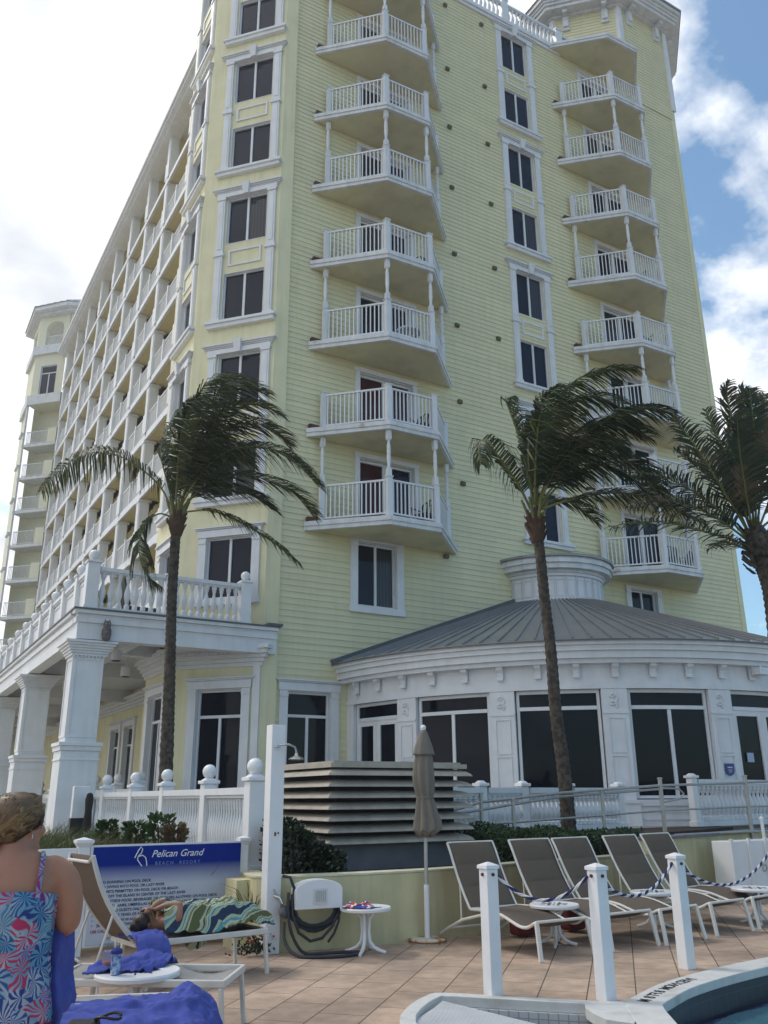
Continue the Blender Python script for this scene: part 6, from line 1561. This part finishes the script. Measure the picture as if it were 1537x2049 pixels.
# blue towel end hanging from lounger A by the sleeper's head
drape('beach_towel', 'blue towel under the head of the sleeper, one end hanging over the lounger rail', 'towel',
 [[V((2.28,8.03,.26)),V((2.30,8.12,.42)),V((2.28,8.35,.44)),V((2.25,8.6,.43))],[V((2.45,8.05,.22)),V((2.45,8.16,.43)),V((2.44,8.4,.46)),V((2.42,8.65,.43))],[V((2.62,8.12,.30)),V((2.62,8.24,.42)),V((2.60,8.48,.45)),V((2.58,8.7,.43))]], 7, BLUE, .035, n=12, group=GTW)
# black bag on the nearest lounger
t = thing('black_bag', 'black bag lying on the blue towel at the bottom edge', 'bag', (1.35,5.5,.46)); p = at(162,2044,4.62)
m = MB(); M_ = Matrix.Rotation(R(-28),3,'Z'); m.obox(p-V((0,0,.05)), .085, .10, .045, M_); m.build('bag_body', mat('black_fabric',(.01,.011,.013),.7), t, bevel=.02)
m = MB(); q = p + V((.14,-.02,-.02)); m.tube([q+V((.07*math.cos(a),.05*math.sin(a),.03+.01*math.sin(2*a))) for a in [i*.45 for i in range(14)]], .008, 6); m.build('strap', DARKM, t, smooth=True)
# drinks
TBX, TBY, TBZ = 1.96, 6.86, .43
p = atz(212,1942,.43); cupm = bpy.data.materials.new('clear_plastic_cup'); cupm.use_nodes = True; b = cupm.node_tree.nodes['Principled BSDF']; b.inputs['Base Color'].default_value = (.85,.8,.8,1); b.inputs['Roughness'].default_value = .05; b.inputs['Transmission Weight'].default_value = .85; b.inputs['IOR'].default_value = 1.15
t = thing('plastic_cup', 'clear plastic cup half full of pink drink on the round table', 'cup', (p.x,p.y,.43))
m = MB(); m.lathe([(.030,0),(.034,.05),(.042,.125)], (p.x,p.y,.434), 20, cap=False); m.build('cup_wall', cupm, t, smooth=True, solid=.002)
m = MB(); m.lathe([(.028,.003),(.033,.055),(.001,.056)], (p.x,p.y,.434), 20); m.build('drink', mat('pink_drink',(.65,.13,.10),.2), t, smooth=True)
q = atz(230,1950,.43); t = thing('drink_tumbler', 'blue and white tumbler with a straw beside the pink drink', 'tumbler', (q.x,q.y,.43))
m = MB(); m.lathe([(.032,0),(.034,.07),(.036,.13)], (q.x,q.y,.432), 20); m.build('tumbler_body', mat('pale_blue_print',(.30,.42,.55),.3,col2=(.05,.10,.35),c2scale=30,c2lo=.45,c2hi=.6), t, smooth=True)
m = MB(); m.lathe([(.040,.131),(.041,.15),(.030,.165),(.015,.17)], (q.x,q.y,.432), 20); m.build('lid', DBLUE, t, smooth=True)
m = MB(); m.tube([(q.x,q.y,.5),(q.x-.02,q.y,.66)], .004, 6); m.build('straw', VINYL, t)
t = thing('maroon_bag', 'maroon bag on the deck behind the second taupe lounger', 'bag', (7.1,8.75,0)); p = aty(1045,1790,9.0)
m = MB(); m.obox((p.x,9.0,.17), .16,.10,.15); m.build('bag_body', mat('maroon_fabric',(.12,.012,.02),.8), t, bevel=.04)
t = thing('maroon_bag', 'maroon bag between the third and fourth taupe loungers', 'bag', (8.1,9,0)); p = aty(1142,1785,9.0)
m = MB(); m.obox((p.x,9.0,.17), .14,.10,.15); m.build('bag_body', MATS['maroon_fabric'], t, bevel=.04)

# ---------------------------------------------------------------- people
SKIN = mat('tanned_skin', (.40,.19,.12), .5, noise=.12, nscale=7, bump=.1, bscale=90)
def ring(c, rx, ry, X, Y, n=20, egg=0):
    return [c + X*(rx*math.cos(2*math.pi*k/n)) + Y*(ry*math.sin(2*math.pi*k/n)) for k in range(n)]
def limb(mb, pts, rs, n=14, flat=1.0):
    mb.tube(spline(pts, 5), [rs[min(int(i/5), len(rs)-1)] + (rs[min(int(i/5)+1, len(rs)-1)]-rs[min(int(i/5), len(rs)-1)])*((i % 5)/5) for i in range((len(pts)-1)*5+1)], n)
    mb.sphere(pts[0], rs[0]*.99, 12, 8); mb.sphere(pts[-1], rs[-1]*.98, 12, 8)
def fuse(o, vox=.007, sm=6):
    r_ = o.modifiers.new('remesh', 'REMESH'); r_.mode = 'VOXEL'; r_.voxel_size = vox; r_.use_smooth_shade = True
    s_ = o.modifiers.new('smooth', 'SMOOTH'); s_.factor = .6; s_.iterations = sm
    dg = bpy.context.evaluated_depsgraph_get(); dg.update(); me = bpy.data.meshes.new_from_object(o.evaluated_get(dg)); o.modifiers.clear(); me.materials.clear()
    for mm in o.data.materials: me.materials.append(mm)
    old = o.data; o.data = me; bpy.data.meshes.remove(old); me.polygons.foreach_set('use_smooth', [True]*len(me.polygons))
def hand(mb, wrist, d, side, nrm, s_=1.0, curl=.5):
    """palm with four fingers and a thumb; d points to the fingertips, side to the thumb"""
    d = d.normalized(); side = side.normalized(); nrm = nrm.normalized()
    for i in range(4):
        o_ = side*(.032-.021*i)*s_; L = [.072,.080,.074,.058][i]*s_; k = wrist + d*.085*s_ + o_
        limb(mb, [wrist + o_*.55 + d*.01*s_, wrist + o_*.9 + d*.05*s_, k], [.013*s_,.0125*s_,.011*s_], 8)
        a = k; dd = d.copy()
        for j in range(3): dd = (dd + nrm*curl*.55).normalized(); b_ = a + dd*L*[.45,.32,.25][j]; mb.tube([a,b_], [.0095*s_,.0085*s_], 8); mb.sphere(b_, .0086*s_, 8, 6); a = b_
    k = wrist + side*.03*s_ + d*.02*s_; b_ = k + (side*.8+d*.6).normalized()*.04*s_; c_ = b_ + (d*.9+side*.15+nrm*.4).normalized()*.03*s_; mb.tube([wrist+side*.01,k,b_,c_], [.013*s_,.013*s_,.011*s_,.009*s_], 8); mb.sphere(c_, .009*s_, 8, 6)
# --- standing woman
W0 = at(14,1800,3.30); BX, BY = W0.x, W0.y
Fw = V((BX, BY, 0)).normalized(); Rt = V((Fw.y, -Fw.x, 0)); Up = V((0,0,1))
def WP(r_, f_, z): return V((BX,BY,0)) + Rt*r_ + Fw*f_ + Up*z
woman = thing('person', 'blonde person seen from behind in a colourful palm-print top holding a blue towel', 'person', (BX,BY,0))
mb = MB()
TORSO = [(.74,.190,.135,0),(.84,.195,.14,0),(.93,.172,.125,.0),(1.02,.158,.115,.0),(1.12,.166,.118,0),(1.22,.178,.118,0),(1.30,.186,.108,0),(1.355,.172,.088,0),(1.395,.120,.072,.005),(1.42,.072,.062,.012),(1.45,.058,.058,.018),(1.50,.054,.056,.025)]
rings = [ring(WP(0,f_,z), rx, ry, Rt, Fw, 24) for z, rx, ry, f_ in TORSO]; mb.loft(rings)
yaw = R(-52); HF = (Fw*math.cos(yaw) - Rt*math.sin(yaw)).normalized(); HR = V((HF.y,-HF.x,0))     # face turned to the right
HC = WP(.010,.035,1.515); HS = 1.05
def HP(r_, f_, z): return HC + (HR*r_ + HF*f_ + Up*z)*HS
hd = [(-.115,.030,.035,.030),(-.10,.045,.055,.028),(-.075,.058,.072,.018),(-.04,.066,.086,.008),(0,.072,.094,.0),(.035,.073,.095,-.004),(.065,.066,.086,-.006),(.085,.050,.066,-.006),(.10,.022,.03,-.006)]
mb.loft([ring(HP(0,f_,z), rx*HS, ry*HS, HR, HF, 20) for z, rx, ry, f_ in hd])
mb.tube([HP(0,.085,.012),HP(0,.098,-.008),HP(0,.112,-.028),HP(0,.098,-.036)], [.008,.010,.013,.010], 8)       # nose
mb.sphere(HP(0,.090,-.062), .016, 10, 6, (1.2,.8,.55)); mb.sphere(HP(0,.083,-.092), .024, 10, 6, (1,1,.8))          # lips, chin
mb.tube([HP(-.035,.080,.022),HP(0,.090,.022),HP(.035,.080,.022)], .010, 8)                                           # brow
for s_ in (-1,1):
    mb.sphere(HP(s_*.045,.068,-.03), .022, 10, 6)
    mb.tube([HP(s_*.070,.0,.020),HP(s_*.080,-.010,.018),HP(s_*.083,-.014,-.002),HP(s_*.078,-.006,-.022),HP(s_*.072,.004,-.034)], [.008,.009,.009,.008,.007], 8)   # ear rim
    mb.sphere(HP(s_*.074,-.002,-.006), .016, 8, 6, (.6,1,1.4))
# arms
limb(mb, [WP(.155,0,1.34),WP(.205,-.005,1.30),WP(.228,-.005,1.22),WP(.232,.005,1.15)], [.055,.056,.054,.048])
limb(mb, [WP(.232,.005,1.15),WP(.215,.10,1.12),WP(.155,.19,1.13),WP(.13,.23,1.15)], [.046,.042,.034,.026])
hand(mb, WP(.13,.23,1.15), (-Rt*.8+Fw*.3+Up*.1), Up, -Fw)
limb(mb, [WP(-.160,0,1.345),WP(-.215,-.005,1.30),WP(-.245,-.005,1.20),WP(-.255,.005,1.08)], [.055,.056,.050,.042])
limb(mb, [WP(-.255,.005,1.08),WP(-.23,.10,1.09),WP(-.16,.19,1.13),WP(-.12,.23,1.16)], [.042,.038,.032,.026])
hand(mb, WP(-.12,.23,1.16), (Rt*.8+Fw*.3+Up*.1), Up, -Fw)
for s_ in (-1,1):
    limb(mb, [WP(s_*.095,0,.78),WP(s_*.10,.01,.62),WP(s_*.10,.01,.46),WP(s_*.095,.0,.30),WP(s_*.09,-.005,.12),WP(s_*.09,-.005,.06)], [.098,.085,.062,.058,.042,.040])
    limb(mb, [WP(s_*.09,-.03,.045),WP(s_*.10,.06,.04),WP(s_*.11,.16,.022)], [.035,.036,.022])
    for j in range(5): mb.sphere(WP(s_*(.078+.016*j), .185-.006*j, .016), .012, 8, 5, (1,1.4,1))
body = mb.build('body', SKIN, woman); fuse(body, .0085, 5)
m = MB(); m.sphere(HP(.028,.078,.002), .0115, 10, 8); m.sphere(HP(-.028,.078,.002), .0115, 10, 8); m.build('eyes', mat('eye_dark',(.05,.035,.03),.2), woman, smooth=True)
# printed tank top
def print_mat():
    m_ = bpy.data.materials.new('palm_leaf_print'); m_.use_nodes = True; t = m_.node_tree; b = t.nodes['Principled BSDF']; b.inputs['Roughness'].default_value = .8
    tcn = N(t,'ShaderNodeTexCoord')
    # leaf fans: cells with rays around each cell centre
    wn_ = N(t,'ShaderNodeTexNoise'); wn_.inputs['Scale'].default_value = 5.5; wn_.inputs['Detail'].default_value = 2; t.links.new(tcn.outputs['Object'], wn_.inputs['Vector'])
    wa = N(t,'ShaderNodeVectorMath',operation='MULTIPLY_ADD'); wa.inputs[1].default_value = (.20,.20,.20); t.links.new(wn_.outputs['Color'], wa.inputs[0]); t.links.new(tcn.outputs['Object'], wa.inputs[2])
    class _T: outputs = {'Object': wa.outputs[0]}
    tcn = _T
    vo = N(t,'ShaderNodeTexVoronoi'); vo.inputs['Scale'].default_value = 14; t.links.new(tcn.outputs['Object'], vo.inputs['Vector'])
    sb = N(t,'ShaderNodeVectorMath',operation='SUBTRACT'); sc_ = N(t,'ShaderNodeVectorMath',operation='SCALE'); sc_.inputs['Scale'].default_value = 1.0
    t.links.new(tcn.outputs['Object'], sb.inputs[0]); t.links.new(vo.outputs['Position'], sb.inputs[1])
    sx = N(t,'ShaderNodeSeparateXYZ'); t.links.new(sb.outputs[0], sx.inputs[0])
    at2 = N(t,'ShaderNodeMath',operation='ARCTAN2'); t.links.new(sx.outputs['Z'], at2.inputs[0]); t.links.new(sx.outputs['X'], at2.inputs[1])
    nz = N(t,'ShaderNodeTexNoise'); nz.inputs['Scale'].default_value = 14; t.links.new(tcn.outputs['Object'], nz.inputs['Vector'])
    ad = N(t,'ShaderNodeMath',operation='MULTIPLY_ADD'); t.links.new(at2.outputs[0], ad.inputs[0]); ad.inputs[1].default_value = 11
    nm_ = N(t,'ShaderNodeMath',operation='MULTIPLY'); t.links.new(nz.outputs['Fac'], nm_.inputs[0]); nm_.inputs[1].default_value = 5; t.links.new(nm_.outputs[0], ad.inputs[2])
    si = N(t,'ShaderNodeMath',operation='SINE'); t.links.new(ad.outputs[0], si.inputs[0])
    rp1 = N(t,'ShaderNodeValToRGB'); rp1.color_ramp.elements[0].position = .30; rp1.color_ramp.elements[1].position = .62
    mr_ = N(t,'ShaderNodeMapRange'); mr_.inputs['From Min'].default_value = -1; t.links.new(si.outputs[0], mr_.inputs[0]); t.links.new(mr_.outputs[0], rp1.inputs[0])
    sp_ = N(t,'ShaderNodeSeparateColor'); t.links.new(vo.outputs['Color'], sp_.inputs[0])
    cr_ = N(t,'ShaderNodeValToRGB'); cr_.color_ramp.interpolation = 'CONSTANT'; e = cr_.color_ramp.elements
    e[0].position = 0; e[0].color = (.015,.08,.24,1); e[1].position = .3; e[1].color = (.42,.03,.10,1)
    for pz, c_ in ((.46,(.04,.20,.32)),(.60,(.22,.02,.20)),(.74,(.015,.04,.20)),(.86,(.48,.06,.10))): x = e.new(pz); x.color = (*c_,1)
    t.links.new(sp_.outputs[0], cr_.inputs[0])
    mx_ = N(t,'ShaderNodeMix',data_type='RGBA'); t.links.new(rp1.outputs[0], mx_.inputs[0]); t.links.new(cr_.outputs[0], mx_.inputs[6]); 
    n5 = N(t,'ShaderNodeTexNoise'); n5.inputs['Scale'].default_value = 9; t.links.new(tcn.outputs['Object'], n5.inputs['Vector']); r5 = N(t,'ShaderNodeValToRGB'); r5.color_ramp.elements[0].position = .42; r5.color_ramp.elements[1].position = .58; r5.color_ramp.elements[0].color = (.36,.38,.46,1); r5.color_ramp.elements[1].color = (.10,.27,.40,1)
    t.links.new(n5.outputs['Fac'], r5.inputs[0]); t.links.new(r5.outputs[0], mx_.inputs[7]); t.links.new(mx_.outputs[2], b.inputs['Base Color']); return m_
PRINT = print_mat()
mb = MB(); prof = [(.825,.214,.158),(.845,.211,.156),(.88,.205,.151),(.94,.190,.140),(1.02,.176,.130),(1.12,.180,.131),(1.20,.188,.130),(1.262,.190,.122)]
rings = []
for i, (z, rx, ry) in enumerate(prof):
    rg = ring(WP(0,0,z), rx, ry, Rt, Fw, 96)
    for k in range(96):
        a = 2*math.pi*k/96; f_ = (1-i/7)*.010*math.sin(a*9)+.004*math.sin(a*17+z*20); rg[k] = rg[k] + (Rt*math.cos(a)+Fw*math.sin(a))*f_ + Up*(.012*math.sin(a*2.0+1)*(i == 0) + (.03*math.cos(a*2)*-.4 if i == 7 else 0))
    rings.append(rg)
mb.loft(rings, cap=False); mb.build('tank_top', PRINT, woman, smooth='all', solid=.004)
for s_ in (-1,1):
    m = MB(); m.tube(spline([WP(s_*.105,-.112,1.25),WP(s_*.108,-.104,1.31),WP(s_*.112,-.075,1.378),WP(s_*.112,-.01,1.402),WP(s_*.105,.06,1.37),WP(s_*.09,.11,1.26)],5), .009, 8); m.build('shoulder_strap', PRINT, woman, smooth=True)
mb = MB(); mb.loft([ring(WP(0,0,z), rx, ry, Rt, Fw, 40) for z, rx, ry in ((.50,.225,.15),(.62,.222,.155),(.74,.208,.152),(.84,.201,.148))], cap=False); mb.build('shorts', mat('magenta_cotton',(.30,.006,.05),.8,noise=.15), woman, smooth='all', solid=.005)
m = MB(); m.sphere(HP(.078,.004,-.040), .0035, 8, 6); m.tube([HP(.079,.004,-.042),HP(.080,.006,-.052),HP(.079,.003,-.058)], .0016, 6); m.build('earring', CHROME, woman, smooth=True)
# hair: shell swept back into a low knot plus strands
HAIR = mat('dark_blonde_hair', (.13,.08,.042), .45, noise=.3, nscale=30)
HAIR2 = mat('light_hair_strand', (.30,.20,.10), .35)
HAIR3 = mat('dark_hair_strand', (.05,.03,.018), .5)
mb = MB(); rings = []
for z, rx, ry, f_ in [(-.070,.050,.028,-.062),(-.05,.062,.040,-.060),(-.02,.074,.050,-.054),(.01,.082,.066,-.042),(.04,.086,.090,-.024),(.068,.081,.086,-.022),(.092,.064,.070,-.020),(.112,.028,.03,-.018)]:
    rings.append(ring(HP(0,f_,z), rx*HS, ry*HS, HR, HF, 28))
mb.loft(rings); mb.sphere(HP(-.01,-.105,-.045), .042, 14, 10, (1,1,1.1)); mb.sphere(HP(-.01,-.118,-.085), .034, 12, 8, (1,.9,1.3))
r_ = random.Random(17)
hair = mb.build('hair', HAIR, woman); fuse(hair, .007, 3)
m = MB(); knot = HP(-.01,-.105,-.05)
for i in range(1500):
    th = r_.uniform(-1.25,1.25); z0 = r_.uniform(-.03,.085)
    # start at hairline and sweep back over the shell to the knot
    s0 = HP(.086*math.sin(th)*1.0, .068*math.cos(th)*.9+.0, .03+.07*r_.random()) if r_.random() < .6 else HP(r_.choice((-1,1))*.080, .0+.05*r_.random(), r_.uniform(.028,.07))
    up_ = r_.uniform(0,1)
    P_ = [s0]
    for k in range(1, 7):
        q = s0.lerp(knot, k/6); c0 = HP(0,-.016,.015); dd = q - c0; e = V((dd.dot(HR)/.086, dd.dot(HF)/.094, dd.z/.102))/HS; L = e.length
        if L < 1.09 and k < 6: e = e*(1.10/max(L,1e-3)); q = c0 + (HR*e.x*.086 + HF*e.y*.094 + Up*e.z*.102)*HS
        P_.append(q + V((r_.gauss(0,.001),r_.gauss(0,.001),r_.gauss(0,.001))))
    q_ = (P_[0]-HC).z; rr_ = r_.random(); m.mi = (1 if rr_ < .5 else 0) if q_ > .045 else (0 if rr_ < .45 else (1 if rr_ < .6 else 2)); m.tube(P_, [.0016]*6+[.0006], 3, caps=False)
for i in range(60):
    a = r_.uniform(0,6.28); q = HP(-.01,-.115,-.09); m.mi = r_.choice((0,2)); m.tube([q+V((math.cos(a)*.025,math.sin(a)*.025,.03)), q+V((math.cos(a)*.034,math.sin(a)*.034,-.03)), q+V((math.cos(a)*.015+.01,math.sin(a)*.015,-.085))], [.0025,.002,.0005], 3, caps=False)
m.build('hair_strands', [HAIR, HAIR2, HAIR3], woman)
# the blue towel over her arm: a thing of its own
drape('beach_towel', 'blue towel hanging folded from the arm of the standing person', 'towel',
 [[WP(.150,.10,1.20),WP(.145,.04,1.12),WP(.145,.03,1.02),WP(.16,.03,.90),WP(.18,.03,.80),WP(.20,.03,.70)],
  [WP(.190,.07,1.19),WP(.205,.0,1.09),WP(.195,-.01,1.0),WP(.205,-.01,.90),WP(.215,-.01,.84),WP(.225,-.01,.80)],
  [WP(.235,.12,1.15),WP(.245,.05,1.04),WP(.240,.04,.96),WP(.255,.04,.90),WP(.265,.04,.86),WP(.27,.04,.82)],
  [WP(.245,.16,1.13),WP(.262,.12,1.02),WP(.268,.10,.94),WP(.276,.10,.90),WP(.28,.10,.87),WP(.28,.10,.84)]], 9, BLUE, .022, n=12, thick=.010, group=GTW)

# --- person asleep on lounger A
ax = V((-math.sin(R(98)), math.cos(R(98)), 0)); sx_ = V((math.cos(R(98)), math.sin(R(98)), 0)); F0 = V((3.64,8.84,0))
def LP(s_, y, z): return F0 + ax*y + sx_*s_ + Up*z
sl = thing('person', 'dark-haired person asleep on a lounger, arms over the face, under a striped towel', 'person', tuple(LP(0,.8,.4)))
mb = MB()
mb.loft([ring(LP(0,y,z), rx, rz, sx_, Up, 18) for y, z, rx, rz in ((.42,.46,.13,.07),(.55,.485,.145,.085),(.68,.49,.13,.085),(.82,.50,.145,.09),(.92,.50,.15,.08),(.98,.49,.09,.06),(1.02,.485,.05,.045),(1.06,.485,.045,.045))])
hc = LP(.02,1.13,.50)
mb.loft([ring(hc + ax*a + Up*.0, rx, rz, sx_, Up, 16) for a, rx, rz in ((-.10,.03,.035),(-.08,.048,.06),(-.04,.064,.078),(0,.072,.086),(.04,.066,.078),(.07,.045,.055),(.085,.02,.02))])
mb.sphere(hc+Up*.085-ax*.03, .015, 8, 6, (1,1,1)); 
for s_ in (-1,1): mb.sphere(hc+sx_*s_*.072-ax*.005, .018, 8, 6)
for s_ in (-1,1):
    limb(mb, [LP(s_*.15,.92,.50),LP(s_*.20,.90,.56),LP(s_*.17,.88,.66)], [.042,.038,.032]); limb(mb, [LP(s_*.17,.88,.66),LP(s_*.10,.98,.655),LP(s_*.05,1.06,.625)], [.033,.028,.021])
    hand(mb, LP(s_*.05,1.06,.625), (ax*.6 - sx_*s_*.7), Up*.2+ax*.8, -Up, .85, .4)
    limb(mb, [LP(s_*.08,.45,.47),LP(s_*.09,.26,.53),LP(s_*.085,.16,.565)], [.075,.062,.05]) if s_ > 0 else limb(mb, [LP(s_*.08,.45,.47),LP(s_*.09,.28,.53),LP(s_*.085,.18,.56)], [.075,.062,.05])
    limb(mb, [LP(s_*.085,.17,.56),LP(s_*.08,.05,.50),LP(s_*.08,-.05,.45)], [.05,.045,.034]); limb(mb, [LP(s_*.08,-.05,.435),LP(s_*.085,-.10,.43)], [.03,.022])
bd = mb.build('body', mat('dark_tan_skin',(.34,.16,.10),.5,noise=.1,nscale=8), sl); fuse(bd, .008, 4)  # even skin tone, a little darker than the standing woman's
m = MB(); m.sphere(hc+ax*.03+Up*.012, .088, 14, 10, (1,1,.95)); m.sphere(hc+ax*.07-Up*.02, .07, 12, 8); hr2 = m.build('hair', mat('dark_brown_hair',(.035,.018,.012),.5,noise=.4,nscale=40), sl); fuse(hr2, .007, 2)
# striped towel over the sleeper
ST = bpy.data.materials.new('green_blue_striped_terry'); ST.use_nodes = True; t = ST.node_tree; b = t.nodes['Principled BSDF']; b.inputs['Roughness'].default_value = .95
tcn = N(t,'ShaderNodeTexCoord'); mpn = N(t,'ShaderNodeMapping'); mpn.inputs['Rotation'].default_value = (0,0,R(-25)); t.links.new(tcn.outputs['Object'], mpn.inputs[0])
wv_ = N(t,'ShaderNodeTexWave'); wv_.inputs['Scale'].default_value = 1.9; wv_.inputs['Distortion'].default_value = 4.5; wv_.bands_direction = 'Y'; t.links.new(mpn.outputs[0], wv_.inputs['Vector'])
rp_ = N(t,'ShaderNodeValToRGB'); rp_.color_ramp.interpolation = 'CONSTANT'; e = rp_.color_ramp.elements; e[0].position = 0; e[0].color = (.10,.12,.05,1); e[1].position = .16; e[1].color = (.42,.44,.30,1)
for pz, c_ in ((.32,(.02,.05,.10)),(.40,(.30,.34,.16)),(.56,(.50,.52,.40)),(.68,(.10,.30,.36)),(.80,(.40,.46,.30)),(.92,(.02,.04,.09))): x = e.new(pz); x.color = (*c_,1)
t.links.new(wv_.outputs['Fac'], rp_.inputs[0]); t.links.new(rp_.outputs[0], b.inputs['Base Color'])
drape('striped_towel', 'green, cream and blue striped towel thrown over the sleeper on the lounger', 'towel',
 [[LP(-.28,1.04,.42),LP(-.16,1.03,.60),LP(0,.99,.60),LP(.16,1.0,.63),LP(.29,.98,.43)],
  [LP(-.31,.72,.41),LP(-.18,.70,.60),LP(0,.68,.62),LP(.18,.68,.60),LP(.32,.68,.30)],
  [LP(-.30,.45,.42),LP(-.17,.42,.58),LP(0,.40,.60),LP(.17,.42,.58),LP(.36,.50,.16)],
  [LP(-.29,.22,.44),LP(-.15,.20,.62),LP(0,.19,.62),LP(.15,.20,.63),LP(.35,.30,.20)],
  [LP(-.29,.02,.43),LP(-.15,.02,.53),LP(0,.02,.54),LP(.15,.02,.53),LP(.30,.08,.42)],
  [LP(-.24,-.12,.42),LP(-.1,-.13,.46),LP(0,-.13,.46),LP(.1,-.13,.46),LP(.24,-.10,.42)]], 15, ST, .06, n=13, thick=.010)
# ---------------------------------------------------------------- thin sea haze, added to veil the far wing like lens glare
hz = bpy.data.materials.new('haze_air'); hz.use_nodes = True; t = hz.node_tree
t.nodes.remove(t.nodes['Principled BSDF']); pv = N(t,'ShaderNodeVolumePrincipled'); pv.inputs['Density'].default_value = 0.0013; pv.inputs['Color'].default_value = (.93,.96,1,1); pv.inputs['Anisotropy'].default_value = .55
t.links.new(pv.outputs[0], t.nodes['Material Output'].inputs['Volume'])
m = MB(); m.box(-90, 120, -60, 130, -2.4, 45); tag(m.build('haze', hz), kind='stuff')
